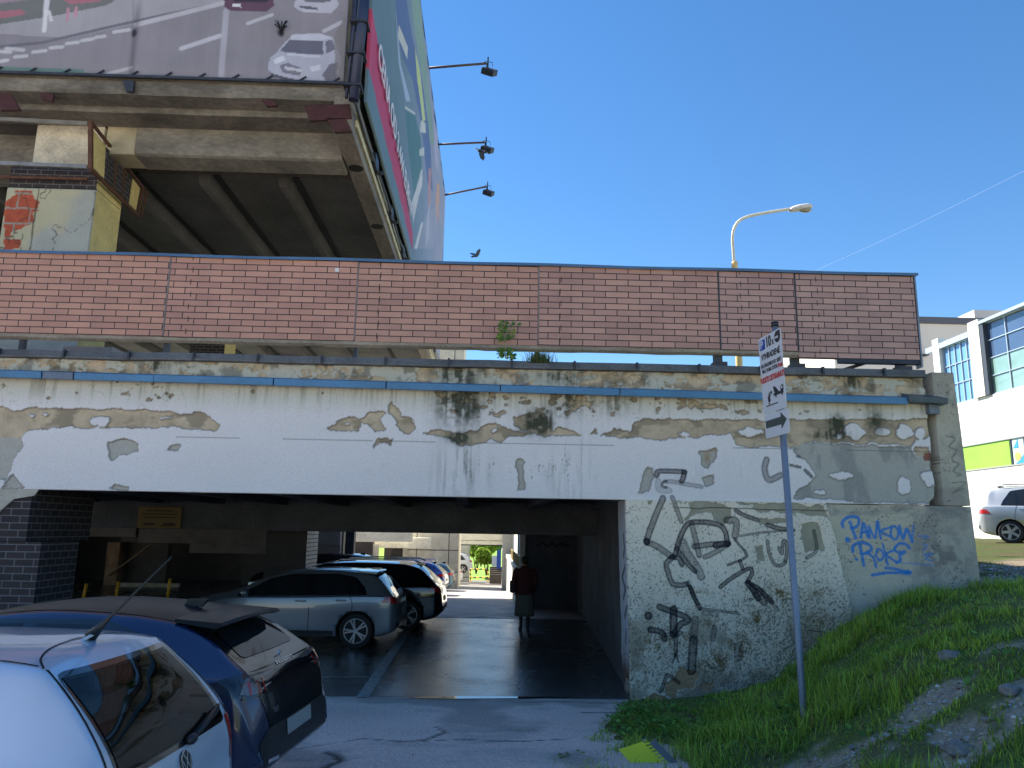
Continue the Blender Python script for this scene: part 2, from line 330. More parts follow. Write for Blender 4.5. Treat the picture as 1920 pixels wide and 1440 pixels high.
CARD = onT(1205, 1432)
pts = []
for k in range(520):
    y = 4.5+6.3*RNG.random(); x = float(XE(y))+.05+2.3*RNG.random()**1.5
    if vnoise(x*1.7, y*1.7, 99) > .42 and bare(np.array([x]), np.array([y]))[0] < .3 and y < 10.7 and math.hypot(x-CARD[0], y-CARD[1]+.3) > .75: pts.append((x, y, int(4+7*RNG.random()), .08))
for k in range(150):
    x = 3.2+2.8*RNG.random(); y = 6+3.8*RNG.random(); pts.append((x, y, 3, .04))
o = leafplants('weeds', pts, '', .06, 3); tag(o, 'broad leaved weeds mixed into the grass', 'weeds', kind='stuff')
# ---- gravel as stuff, larger stones as things
def gravel():
    V = []; F = []; C = []; base = np.array([[1, 0, 0], [-.5, .86, 0], [-.5, -.86, 0], [0, 0, .8], [.3, .5, .6], [.35, -.5, .5]])
    ico = bmesh.new(); bmesh.ops.create_icosphere(ico, subdivisions=1, radius=1); iv = np.array([v.co[:] for v in ico.verts]); fi = np.array([[v.index for v in f.verts] for f in ico.faces]); ico.free()
    n = 0; X = -1+11*RNG.random(80000); Y = 3.5+12*RNG.random(80000); b = bare(X, Y); k = (RNG.random(80000) < b*.9) & ~((Y > 10.8) & (X < 7.1)) & (vnoise(X*5, Y*5, 55) > .22); X, Y = X[k][:11000], Y[k][:11000]
    Z = T(X, Y)-.03; q = 90; ax_ = -1.6+2.8*RNG.random(q); ay_ = 6.3+4.2*RNG.random(q); az_ = .20*sst(9.6, 5.8, ay_)-.006; X = np.r_[X, ax_]; Y = np.r_[Y, ay_]; Z = np.r_[Z, az_]; na = len(X)-q
    for i_, (x, y, z) in enumerate(zip(X, Y, Z)):
        r = .006+.022*RNG.random()**2.6 if i_ < na else .004+.010*RNG.random()**2; sc = r*(np.array([1.2, .9, .65])*(.7+.6*RNG.random(3))); a = RNG.random()*6.28; ca, sa = math.cos(a), math.sin(a)
        v = iv*sc*(.8+.4*RNG.random((12, 1))); v = np.stack([v[:, 0]*ca-v[:, 1]*sa, v[:, 0]*sa+v[:, 1]*ca, v[:, 2]], 1)+[x, y, z+r*.2]
        V.append(v); F.append(fi+n*12); g = .55+.6*RNG.random(); c = np.array([lin(186, 180, 174), lin(180, 162, 142), lin(214, 210, 206), lin(128, 96, 82)][int(RNG.choice(4, p=[.5, .25, .18, .07]))])*g; C.append(np.repeat(c[None], 12, 0)); n += 1
    o = facemesh('gravel', np.concatenate(V), np.concatenate(F), mat('gravel_stone', attr='Col', rough=.9, nz=(120., .2), bump=(150., .3)), None, np.concatenate(C)); tag(o, 'small grey gravel on the worn tracks of the bank', 'gravel', kind='stuff')
gravel()
STONE = mat('field_stone', lin(138, 130, 122), .9, nz=(14., .25), nz2=(70., .3), bump=(40., .6))
for (px, py, w, lb) in ((1798, 1410, .15, 'large tan stone at the foot of the bank, flat and oblong'), (1348+70, 1600, 0, ''), (1782, 1234, .16, 'pale rounded stone half buried in the grass'), (1895, 1297, .13, 'tan stone at the edge of the worn track'),
                         (1746, 1365, .06, 'small grey stone beside the weeds in the grass'), (1875, 1405, .055, 'small pale stone on the bare track beyond the large tan one'), (1850, 1350, .05, 'whitish stone alone on the dark soil of the track'),
                         (1598, 1402, .06, 'light stone among gravel right of the sign post'), (1845, 1100, .2, 'grey rock under the silver car at the bank top')):
    if not w: continue
    p = onT(px, py); b = MB(); w *= .72; b.blob((0, 0, 0), (w, w*.68, w*.5), .45, int(px), 3); o = b.build('stone', STONE, smooth=True); o.location = (p[0], p[1], p[2]+w*.1); o.rotation_euler.z = px*.37; tag(o, lb, 'stone')

# ================================================================== GARAGE
PAINT = lin(232, 224, 220); PLASTER = lin(196, 176, 148); CEMENT = lin(182, 178, 166); MOSS = lin(60, 66, 54)
WALL = mat('weathered_plaster', attr='Col', rough=.88, nz=(30., .07), nz2=(160., .10), bump=(75., .22), spec=.2)
CONC = mat('old_concrete', lin(148, 140, 128), .9, nz=(1.7, .3), nz2=(22., .2), bump=(35., .5), spec=.2)
DCONC = mat('dark_concrete', lin(82, 84, 90), .9, nz=(1.3, .35), nz2=(18., .25), bump=(30., .5), spec=.2)  # darker, cooler grey than the outer concrete
garage = thing('garage_building', 'low white garage front with peeling plaster and a wide open bay', 'garage', (0, 0, 0))
c3 = lambda cx, cy: (cx/2.88, 440+cy/2.88)
c4 = lambda cx, cy: (620+cx/2.88, 460+cy/2.88)
c5 = lambda cx, cy: (1240+cx/2.769, 460+cy/2.769)
def W(P, f=None, y=FY): return [(lambda q: (q[0], q[2]))(at_y(*(f(*p) if f else p), y)) for p in P]
def fascia():
    st = .0125; gx = np.arange(-8.2, 6.50, st); gz = np.arange(2.70, 4.64, st); X, Z = np.meshgrid(gx, gz)
    wx = X+.13*(fbm(X*5, Z*5, 5, 101)-.5)+.03*(fbm(X*28, Z*28, 3, 102)-.5); wz = Z+.11*(fbm(X*5+5, Z*5, 5, 103)-.5)+.03*(fbm(X*28, Z*28+9, 3, 104)-.5)
    peel = np.zeros(X.shape); cem = np.zeros(X.shape)
    for f, P in ((None, [(-30, 764), (60, 767), (310, 768), (345, 775), (385, 776), (414, 797), (408, 808), (330, 802), (270, 804), (200, 800), (60, 803), (45, 812), (45, 830), (30, 855), (12, 900), (-30, 900)]),
                 (None, [(207, 826), (235, 824), (255, 832), (258, 842), (245, 850), (225, 855), (206, 865), (202, 850)]), (None, [(313, 845), (318, 836), (334, 834), (330, 846)]), (None, [(3, 915), (25, 888), (44, 916)]), (None, [(202, 917), (215, 908), (243, 911), (244, 919)]),
                 (c4, [(-20, 985), (60, 938), (185, 928), (190, 903), (312, 901), (268, 935), (288, 995), (228, 1000), (212, 960), (160, 950), (150, 1008), (-10, 998)]), (c4, [(335, 850), (375, 890), (392, 928), (452, 938), (458, 990), (425, 1018), (393, 1010), (362, 960), (322, 900)]),
                 (c4, [(495, 1012), (570, 988), (650, 1008), (790, 1000), (828, 968), (902, 972), (990, 1003), (1060, 1018), (1190, 1008), (1240, 983), (1287, 1000), (1345, 1030), (1270, 1034), (1100, 1028), (960, 1038), (925, 1072), (880, 1042), (840, 1068), (700, 1088), (635, 1040)]),
                 (c4, [(985, 925), (1040, 903), (1132, 903), (1184, 950), (1198, 1002), (1150, 1022), (1030, 1007), (988, 965)]), (c4, [(858, 922), (930, 898), (948, 914), (880, 937)]), (c4, [(1388, 1020), (1430, 983), (1448, 1022)]), (c4, [(1475, 1027), (1530, 988), (1620, 1010), (1640, 960), (1690, 938), (1860, 948), (1860, 1048), (1640, 1037)]),
                 (c4, [(230, 1090), (260, 1040), (330, 1045), (335, 1085), (290, 1060)]), (c4, [(1010, 1160), (1040, 1160), (1045, 1320), (1005, 1330)]), (c4, [(1700, 1200), (1730, 1200), (1735, 1330), (1660, 1340)]),
                 (c5, [(-20, 930), (110, 903), (340, 898), (530, 903), (700, 908), (1440, 903), (1450, 990), (1330, 1003), (1312, 1052), (1200, 1032), (860, 1022), (700, 1042), (400, 1042), (362, 970), (250, 987), (0, 1012)]),
                 (c5, [(195, 1075), (290, 1050), (285, 1090), (245, 1150), (215, 1130)]), (c5, [(205, 1210), (270, 1185), (262, 1240), (225, 1262)]), (c5, [(1330, 1050), (1400, 1040), (1420, 1180), (1350, 1190)])):
        peel = np.maximum(peel, inpoly(wx, wz, W(P, f)))
    for f, (cx, cy), (rx, rz) in ((c3, (540, 1010), (.13, .085)), (c3, (240, 975), (.05, .03)), (c3, (175, 985), (.04, .02)), (c3, (900, 985), (.09, .025)), (c4, (890, 1000), (.05, .03)), (c4, (90, 970), (.05, .03)), (c5, (460, 965), (.17, .07)), (c5, (1000, 965), (.17, .11)), (c5, (1155, 970), (.13, .07)), (c5, (1262, 965), (.12, .13)), (c5, (1345, 975), (.09, .07)), (c5, (925, 992), (.08, .05)), (c5, (120, 985), (.09, .04))):
        q = W([(cx, cy)], f)[0]; peel *= 1-(((wx-q[0])/rx)**2+((wz-q[1])/rz)**2 < .45+1.1*fbm(X*11, Z*11, 4, 106))
    cem = inpoly(wx, wz, W([(690, 1060), (700, 1040), (860, 1028), (1310, 1052), (1352, 1160), (1450, 1300), (1440, 1350), (850, 1327), (690, 1310), (690, 1290), (800, 1200), (760, 1120)], c5)).astype(float)
    for cx, cy, rx, rz in ((1260, 1250, .13, .12), (930, 1200, .16, .06), (820, 1290, .1, .05), (1390, 1210, .09, .14)):
        q = W([(cx, cy)], c5)[0]; cem *= 1-(((wx-q[0])/rx)**2+((wz-q[1])/rz)**2 < .3+1.4*fbm(X*12, Z*9, 4, 107))
    zg = 4.30                                                # gutter height
    streak = .6*fbm(X*15, Z*.8, 4, 111)+.4*fbm(X*34, Z*2.2, 3, 112); fine = fbm(X*60, Z*30, 3, 113)
    def reg(px, py, rx, rz): q = at_y(px, py, FY); return np.exp(-((X-q[0])/rx)**2-((Z-q[2])/rz)**2)
    # streak-shaped flaking under the damp places
    rs = reg(865, 880, .42, .45)+reg(1000, 885, .5, .4)*.8+reg(1075, 870, .25, .4)+reg(1290, 880, .5, .35)*.55+reg(1390, 860, .4, .4)*.5-.05
    flake = ((streak*.75+fine*.35 > .97-.36*np.clip(rs, -.1, 1)) & (Z < 3.62)).astype(float)
    rt_ = sst(3.6, 4.2, Z)*(.25+.9*(reg(870, 770, .5, .5)+reg(1060, 770, .6, .5)+reg(1330, 770, 1.2, .5)+.45*reg(130, 760, .9, .4)+.5*reg(290, 750, .3, .3)))
    peel = np.maximum(peel, (fbm(X*9, Z*13, 5, 117) > .93-.39*np.clip(rt_, 0, 1)) & (Z < 4.3))
    top = Z > 4.30; pt = fbm(X*4.2, Z*8, 5, 121)*.75+fbm(X*25, Z*25, 3, 122)*.25; peel = np.where(top, (pt+.06*sst(-1, 4, X) > .555), peel)
    peel = np.where(top & (X < -2.5) & (X > -5.2), pt > .62, peel)
    C = np.ones(X.shape+(3,))*PAINT; C *= (.95+.09*fbm(X*.8, Z*1.6, 4, 131))[..., None]
    yel = np.clip(sst(3.75, 4.25, Z+.2*(streak-.5)), 0, 1)*.65; C = mixc(C, lin(190, 186, 160), yel)
    C = mixc(C, lin(176, 174, 158), top*.55)
    C = mixc(C, lin(150, 150, 150), .35*sst(.55, .75, fbm(X*14, Z*3, 4, 133))*sst(3.6, 2.9, Z)*(np.clip(rs, 0, 1)))
    pl = PLASTER*(.72+.55*fbm(X*7, Z*7, 5, 141))[..., None]; pl = mixc(pl, lin(122, 112, 94), sst(.5, .65, fbm(X*3.3, Z*6, 4, 143))*.6)
    smooth_patch = (Z < 3.42)[..., None]; pl = np.where(smooth_patch & ~top[..., None], lin(184, 178, 166)*(.9+.2*fine)[..., None], pl)
    C = mixc(C, lin(168, 166, 156)*1., flake*.8*(.6+.6*fine)); C = mixc(C, lin(110, 112, 104), .5*flake*sst(.5, .75, fbm(X*30, Z*3, 3, 149)))
    pk = peel.astype(float)[..., None]; C = C*(1-pk)+pl*pk
    C = mixc(C, CEMENT*.93, np.clip(cem-peel*0, 0, 1)*.95)
    C = mixc(C, lin(120, 122, 120), cem*.5*sst(.5, .7, fbm(X*5, Z*2, 4, 147)))
    # dark moss and soot
    mo = np.clip(reg(862, 752, .33, .34)*1.1+reg(1062, 752, .2, .25)*.9+reg(1008, 792, .2, .16)*1.6+reg(858, 822, .14, .07)*1.7+reg(1570, 795, .13, .14)*1.2+reg(1640, 790, .14, .2)*.7+reg(1555, 815, .3, .07)+reg(1150, 750, .25, .2)*.6+reg(300, 686, .12, .1)*1.4+reg(1600, 716, .12, .1)*1.6+reg(850, 700, .3, .1)+reg(1050, 706, .35, .1)*.8, 0, 1.6)
    mo = np.clip(mo*(.18+1.35*sst(.3, .7, .6*streak+.4*fbm(X*18, Z*18, 3, 151))), 0, .93); C = mixc(C, MOSS*(.6+.8*fine)[..., None], mo)
    C = mixc(C, lin(120, 116, 100), .55*sst(.5, .66, streak)*sst(3.9, 4.28, Z)*(~top)); C = mixc(C, lin(70, 68, 60), top*.55*sst(.55, .7, fbm(X*6, Z*5, 4, 153)))
    C = mixc(C, lin(96, 100, 88), .5*np.clip(reg(860, 880, .3, .4)+reg(1075, 880, .2, .4), 0, 1)*sst(.45, .62, streak))
    C = mixc(C, lin(128, 128, 116), .35*sst(4.38, 4.30, Z)*(~top)*sst(4.18, 4.3, Z))
    q = at_y(1745, 857, FY); C = mixc(C, lin(140, 74, 56), ((np.abs(X-q[0]) < .06+.02*fine) & (np.abs(Z-q[2]) < .055)).astype(float)*.85)
    q = at_y(1327, 858, FY); C = mixc(C, lin(150, 110, 50), .6*np.exp(-((X-q[0])/.05)**2-((Z-q[2])/.09)**2))
    # seam of the formwork and cracks
    seam = sst(.010, .004, np.abs(Z-3.475-.004*X*0-.012*(fbm(X*3, Z*0, 3, 161)-.5)))*(fbm(X*1.5, Z*0, 3, 163) > .42); C = mixc(C, lin(110, 104, 92), seam*.65)
    ck = np.abs(fbm(X*2.6, Z*3.2, 4, 165)-.5); C = mixc(C, lin(70, 66, 58), sst(.008, .002, ck)*.6*np.clip(rt_+top*.8+.1, 0, 1))
    # spray paint
    C = spray(C, X, Z, 'fascia')
    eg = np.hypot(*np.gradient(np.maximum(peel, cem))); C = mixc(C, lin(74, 68, 58), np.clip(eg*.8, 0, .5)*(Z < 4.3))  # edges of peel and cement darkened, relief shading painted into the colour
    # ragged right end
    xe = 6.50-.05*fbm(Z*4, Z*0, 4, 171)-.10*np.exp(-((Z-2.72)/.07)**2); sc = np.minimum(1, (xe-5.9)/.6); X2 = np.where(X > 5.9, 5.9+(X-5.9)*sc, X)
    Yd = FY+.022*np.maximum(peel, cem*.5)+.005*flake+.008*(fbm(X*2.5, Z*2.5, 4, 173)-.5)+.006*fbm(X*30, Z*30, 2, 175)*peel
    P, C = rim(np.stack([X2, Yd, Z], -1), C, (0, .09, 0)); gridmesh('fascia', P, C, WALL, garage)
K1 = lambda cx, cy: (1160+cx/5.5375, 860+cy/5.5375)
K2 = lambda cx, cy: (1160+cx/5.5375, 1100+cy/5.5375)
K3 = lambda cx, cy: (1540+cx/6, 940+cy/6)
BLACK = lin(30, 30, 40); BLUE = lin(52, 128, 200)
STROKES = {'dark': [
    (K1, [(392, 175), (425, 130), (640, 135), (688, 140)], 50, .7), (K1, [(680, 140), (672, 190), (655, 235)], 52, 1.), (K1, [(500, 232), (455, 250), (458, 288), (500, 300)], 22, .7), (K1, [(480, 238), (570, 240), (700, 265), (860, 292)], 42, .38), (K1, [(410, 230), (420, 320), (525, 330)], 60, .25),
    (K1, [(460, 410), (400, 540), (330, 720), (285, 858)], 62, .55), (K1, [(285, 855), (290, 870)], 60, .9), (K1, [(285, 862), (400, 915), (540, 1010)], 60, .5), (K1, [(555, 400), (600, 530), (645, 650)], 45, .5), (K1, [(580, 1000), (640, 800), (700, 690), (760, 662), (900, 660), (1040, 690), (1100, 760), (1125, 890)], 52, .8),
    (K1, [(755, 680), (795, 850), (830, 1000)], 55, .5), (K1, [(780, 912), (950, 890), (1125, 880)], 55, .55), (K1, [(1000, 900), (1130, 880)], 60, .6), (K1, [(1125, 890), (1000, 970), (890, 1020)], 50, .5), (K1, [(660, 870), (720, 1000), (820, 1150), (850, 1220)], 80, .42), (K1, [(600, 930), (700, 1080), (790, 1170)], 46, .7),
    (K1, [(545, 1020), (620, 1035), (652, 1100)], 48, .75), (K1, [(560, 1020), (490, 1090), (510, 1190), (550, 1290), (620, 1312), (690, 1305)], 52, .6), (K1, [(1120, 640), (1200, 640), (1215, 700), (1200, 800)], 68, .5), (K1, [(1195, 830), (1240, 890), (1322, 1012), (1130, 1103)], 24, .85), (K1, [(1250, 1060), (1280, 1140)], 36, .9),
    (K1, [(1050, 1330), (1160, 1245), (1340, 1140), (1378, 1185), (1330, 1280)], 40, .75), (K1, [(1335, 1290), (1400, 1380), (1440, 1450)], 60, .8), (K1, [(1350, 1290), (1460, 1360), (1580, 1490)], 44, .7), (K1, [(1210, 540), (1300, 590), (1440, 640)], 42, .8), (K1, [(1540, 690), (1650, 722), (1800, 745)], 44, .75), (K1, [(1250, 802), (1450, 770), (1760, 745)], 22, .5),
    (K1, [(1535, 855), (1560, 1000), (1625, 1105), (1715, 1080), (1738, 920), (1715, 850), (1690, 900), (1688, 985), (1655, 930)], 34, .55), (K1, [(1535, 10), (1515, 110), (1560, 220), (1680, 172)], 62, .5), (K1, [(710, 1290), (760, 1400), (810, 1500)], 38, .7), (K1, [(75, 670), (70, 820)], 22, .0),
    (K2, [(303, 297), (305, 303)], 70, .85), (K2, [(420, 208), (560, 262), (690, 312), (712, 350), (640, 388), (580, 470)], 58, .68), (K2, [(566, 235), (566, 490)], 74, .72), (K2, [(322, 442), (440, 470), (472, 540)], 56, .7), (K2, [(470, 500), (640, 480)], 40, .5), (K2, [(590, 510), (588, 700)], 40, .5), (K2, [(590, 690), (556, 785)], 18, .85), (K2, [(588, 690), (612, 775)], 18, .85),
    (K2, [(772, 550), (752, 870)], 84, .58), (K2, [(790, 340), (780, 500)], 74, .38), (K2, [(735, 0), (790, 130), (835, 220)], 44, .7), (K2, [(835, 225), (1000, 245), (1230, 272)], 28, .5), (K2, [(870, 270), (1010, 290)], 40, .3), (K2, [(430, 1085), (490, 930), (520, 920), (622, 995)], 34, .6), (K2, [(990, 420), (970, 540)], 52, .4), (K2, [(955, 830), (990, 850)], 26, .4), (K2, [(1230, 620), (1240, 720)], 80, .3), (K2, [(1380, 0), (1450, 100), (1500, 160)], 70, .5), (K2, [(1450, 30), (1560, 120), (1640, 240)], 40, .35),
    (None, [(1480, 905), (1495, 868), (1505, 868)], 0, 0), (None, [(1482, 872), (1500, 876)], 5, .9), (None, [(1510, 882), (1521, 893)], 6, .9), (None, [(1495, 855), (1499, 857)], 5, .9), (None, [(1525, 995), (1530, 1030), (1512, 1046)], 6, .5)],
 'blue': [(K3, [(255, 290), (250, 235), (310, 182), (400, 172), (442, 215), (410, 285), (350, 300)], 34, .9), (K3, [(335, 235), (370, 330), (400, 415)], 36, .9), (K3, [(458, 405), (485, 250), (520, 320), (540, 400)], 32, .88), (K3, [(465, 350), (540, 340)], 24, .8), (K3, [(560, 410), (553, 280), (620, 415), (648, 225)], 26, .85), (K3, [(655, 225), (688, 425)], 28, .85), (K3, [(800, 290), (692, 335), (790, 395)], 24, .85),
    (K3, [(800, 355), (815, 295), (850, 283), (885, 330), (880, 400), (850, 428), (815, 410), (800, 355)], 26, .9), (K3, [(900, 275), (940, 425), (985, 310), (1045, 455)], 30, .88), (K3, [(1045, 450), (1065, 270)], 22, .5), (K3, [(306, 432), (310, 438)], 56, .9), (K3, [(368, 570), (365, 510), (440, 465), (540, 482), (580, 530), (540, 575), (480, 592)], 32, .85), (K3, [(445, 490), (490, 720)], 32, .85), (K3, [(520, 572), (600, 640), (628, 740)], 26, .8),
    (K3, [(625, 605), (645, 545), (680, 545), (710, 600), (695, 655), (655, 660), (625, 605)], 24, .88), (K3, [(708, 480), (735, 600), (762, 720)], 24, .8), (K3, [(840, 545), (745, 600), (870, 690)], 24, .8), (K3, [(1012, 525), (960, 480), (890, 480), (845, 530), (870, 570), (960, 570), (900, 605), (905, 660), (860, 690)], 30, .8), (K3, [(860, 690), (1040, 700), (1290, 722)], 12, .5), (K3, [(735, 750), (860, 765), (1000, 800)], 30, .6), (K3, [(580, 830), (760, 805), (1005, 800)], 30, .65), (K3, [(960, 802), (1005, 802)], 50, .7), (K3, [(400, 650), (412, 655)], 30, .6),
    (K3, [(1110, 390), (1230, 392), (1180, 425)], 20, .4), (K3, [(1165, 480), (1215, 500), (1165, 550)], 20, .4), (K3, [(1175, 600), (1275, 590), (1190, 640), (1260, 670)], 22, .42)],
 'green': [(None, [(1775, 817), (1792, 822), (1780, 837), (1793, 845), (1785, 862), (1797, 870), (1787, 882), (1800, 890), (1793, 892)], 3, .4), (None, [(1785, 905), (1808, 905), (1785, 925), (1805, 915)], 2.5, .35)]}
def spray(C, X, Z, which, off=0):
    x0, x1 = X.min(), X.max(); z0, z1 = Z.min(), Z.max()
    for key, col in (('dark', BLACK), ('blue', BLUE), ('green', lin(84, 100, 92))):
        for f, P, w, a in STROKES[key]:
            if a <= 0: continue
            w = w/(5.5375 if f in (K1, K2) else 6 if f is K3 else 1)/124.*.5; Q = np.array(smoothline(W(P, f), 5))
            if Q[:, 0].max() < x0-.1 or Q[:, 0].min() > x1+.1 or Q[:, 1].max() < z0-.1 or Q[:, 1].min() > z1+.1: continue
            d = distline(X, Z, Q)+.006*(vnoise(X*60, Z*60, 5)-.5); k = sst(w*1.22, w*.82, d)*min(1, a*1.5)
            if key == 'dark': k = k*(.70+.45*sst(.3, .95, d/w))
            C = mixc(C, col, np.clip(k, 0, .95)*(.82+.25*vnoise(X*90, Z*90, 9)))
    return C
fascia()
def pier():
    st = .0085; gu = np.linspace(0, 1, 370); gz = np.arange(-.42, 2.705, st); U, Z = np.meshgrid(gu, gz)
    a = at_y(1547, 940, FY); b = at_y(1597, 1150, FY); xr = a[0]+(Z-a[2])*(b[0]-a[0])/(b[2]-a[2])+.05*(fbm(Z*3, Z*0, 4, 201)-.5)
    xl = 1.965+.035*sst(2.7, 0, Z)+.012*(fbm(Z*6, Z*0, 4, 203)-.5)-.0*Z; X = xl+U*(xr-xl)
    n1 = vnoise(X*105, Z*80, 211); n2 = vnoise(X*52, Z*40, 213); sp = .55*n1+.33*n2+.12*vnoise(X*14, Z*9, 214); low = fbm(X*1.6, Z*1.6, 5, 215)
    zd = Z-.35*(X-2)*.6                                       # dirt rises with the bank
    dm = np.clip(.14+.58*sst(2.2, .2, Z)+.5*(low-.45)+.35*sst(3.2, 4.8, X)*sst(2., 1., Z), 0, 1)
    C = np.ones(X.shape+(3,))*lin(238, 224, 202)*(.93+.12*fbm(X*2, Z*2, 4, 217))[..., None]
    C = mixc(C, lin(184, 172, 146), dm*.6); spot = sst(.70-.24*dm, .80-.24*dm, sp); C = mixc(C, lin(84, 82, 72)*(.6+.7*n2)[..., None], spot*.75)
    C = mixc(C, lin(140, 126, 104), .65*sst(.46, .60, fbm(X*3.4, Z*3.4, 5, 219))*sst(1.6, .7, Z))
    wx = X+.16*(fbm(X*5, Z*5, 5, 221)-.5); wz = Z+.14*(fbm(X*5+4, Z*5, 5, 223)-.5); peel = np.zeros(X.shape)
    for f, P in ((K1, [(690, 430), (880, 420), (1160, 480), (1180, 600), (1080, 700), (1010, 640), (960, 570), (760, 570), (690, 630), (660, 590), (740, 520)]), (K1, [(1190, 440), (1420, 470), (1540, 480), (1740, 470), (1740, 560), (1560, 540), (1440, 560), (1380, 480), (1260, 480)]), (K1, [(1440, 620), (1750, 620), (1750, 690), (1540, 680), (1440, 720)]), (K1, [(1400, 950), (1500, 900), (1510, 1060), (1430, 1080)]), (K1, [(280, 420), (350, 420), (330, 470), (300, 460)]),
                 (None, [(1480, 940), (1545, 950), (1550, 975), (1500, 960), (1480, 965)]), (None, [(1500, 985), (1530, 980), (1545, 1030), (1505, 1040)])): peel = np.maximum(peel, inpoly(wx, wz, W(P, f)))
    C = np.where(peel[..., None] > 0, lin(164, 156, 134)*(.8+.4*fbm(X*8, Z*8, 4, 225))[..., None], C)
    def reg(px, py, rx, rz): q = at_y(px, py, FY); return np.exp(-((X-q[0])/rx)**2-((Z-q[2])/rz)**2)
    br = np.clip(reg(1455, 1115, .28, .12)+reg(1535, 1110, .2, .1)*.6+reg(1228, 1205, .2, .17)*.9+reg(1270, 1190, .16, .12)*.7+reg(1330, 1165, .25, .08)*.5+reg(1420, 1160, .16, .1)*.8+reg(1530, 1160, .14, .08)+reg(1340, 1240, .3, .16)*.7+reg(1390, 1210, .14, .14)*.9+reg(1300, 1110, .3, .06)*.4, 0, 1.1)
    C = mixc(C, lin(104, 84, 46)*(.6+.8*n2)[..., None], np.clip(br*(.1+1.25*sst(.38, .62, .5*fbm(X*13, Z*13, 4, 227)+.5*sp)), 0, .9))
    # tan render near the foot and white islands
    foot = inpoly(wx, wz, W([(230, 1190), (360, 1140), (470, 1160), (540, 1200), (660, 1250), (800, 1250), (800, 1500), (220, 1500)], K2)) | inpoly(wx, wz, W([(490, 1000), (560, 960), (620, 850), (740, 860), (820, 900), (820, 1040), (700, 1040), (600, 1080), (560, 1180), (480, 1130)], K2)) | inpoly(wx, wz, W([(860, 1000), (1000, 970), (1000, 1050), (880, 1080)], K2))
    C = np.where(foot[..., None], mixc(np.ones(C.shape)*lin(178, 148, 114)*(.75+.45*fbm(X*7, Z*7, 5, 229))[..., None], lin(112, 92, 80), sst(.1, -.1, Z-.0)*.8), C)
    C = mixc(C, lin(138, 132, 130), .55*reg(1390, 1300, .55, .22)); C = mixc(C, lin(92, 88, 86), .5*sst(.25, -.1, Z)*sst(2.4, 3.2, X))
    ck = np.abs(fbm(X*1.8, Z*3.2, 4, 231)-.5); C = mixc(C, lin(60, 56, 50), sst(.006, .0015, ck)*.55)
    C = mixc(C, lin(64, 58, 48), .8*sst(.012, .004, np.abs(Z-2.60-.03*(fbm(X*4, X*0, 4, 233)-.5)))*sst(2.3, 2.9, X)*(fbm(X*2.5, X*0, 2, 235) > .38))
    C = mixc(C, lin(70, 66, 60), .7*sst(.010, .003, np.abs(Z-.98+.1*fbm(X*2, X*0, 4, 237)))*sst(3.9, 4.3, X))
    C = spray(C, X, Z, 'pier')
    Yd = FY-.03+.012*peel+.01*spot*dm+.02*(fbm(X*2.5, Z*2.5, 4, 239)-.5)+.02*foot
    P, C = rim(np.stack([X, Yd, Z], -1), C, (0, .12, 0)); gridmesh('pier', P, C, WALL, garage)
    # return face of the opening
    gy = np.linspace(FY-.02, FY+.72, 60); Yv, Z = np.meshgrid(gy, gz); xl = 1.965+.035*sst(2.7, 0, Z)+.012*(fbm(Z*6, Z*0, 4, 203)-.5)
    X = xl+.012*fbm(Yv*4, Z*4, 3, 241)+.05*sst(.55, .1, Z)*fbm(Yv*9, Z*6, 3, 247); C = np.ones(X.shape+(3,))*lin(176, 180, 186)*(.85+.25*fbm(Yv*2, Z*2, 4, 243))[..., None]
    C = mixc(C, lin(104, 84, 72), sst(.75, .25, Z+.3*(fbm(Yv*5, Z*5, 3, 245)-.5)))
    for pl in ([(1.15, 2.2), (1.1, 2.02), (1.2, 1.9)], [(1.12, 1.75), (1.35, 1.6), (1.1, 1.45), (1.3, 1.3)], [(1.05, 1.2), (1.25, 1.05)], [(1.15, .85), (1.2, .7)]):
        C = mixc(C, BLACK, sst(.05, .03, distline(Yv-FY+.85, Z, pl))*.75)
    C = mixc(C, lin(70, 62, 54), sst(.62, .8, vnoise(Yv*40, Z*40, 249))*.5*sst(1.4, .4, Z)); gridmesh('pier_return', np.stack([X, Yv, Z], -1), C, WALL, garage)
pier()
b = MB(); b.box(2.03, 5.3, FY+.09, FY+.72, -.5, 2.68); b.build('pier_core', CONC, garage)
b = MB(); b.box(-8.2, 6.42, FY+.06, FY+.4, 2.705, 4.60); b.build('bay_beam', CONC, garage)
b = MB(); b.box(-26, 6.4, FY+.41, 19.5, 2.86, 4.5); b.box(-26, -5.6, 19.51, 33, 2.86, 4.5); b.box(1.05, 8, 19.51, 25.2, 2.86, 4.5)  # last box: unseen roof added to keep the end wall dark
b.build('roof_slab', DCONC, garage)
b = MB()
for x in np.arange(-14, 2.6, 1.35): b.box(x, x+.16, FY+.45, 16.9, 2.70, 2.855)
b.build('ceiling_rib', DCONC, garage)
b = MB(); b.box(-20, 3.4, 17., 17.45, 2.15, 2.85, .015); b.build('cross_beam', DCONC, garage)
b = MB(); b.box(-20, -5.6, 19.55, 19.95, 2.15, 2.85, .015); b.build('cross_beam', DCONC, garage)
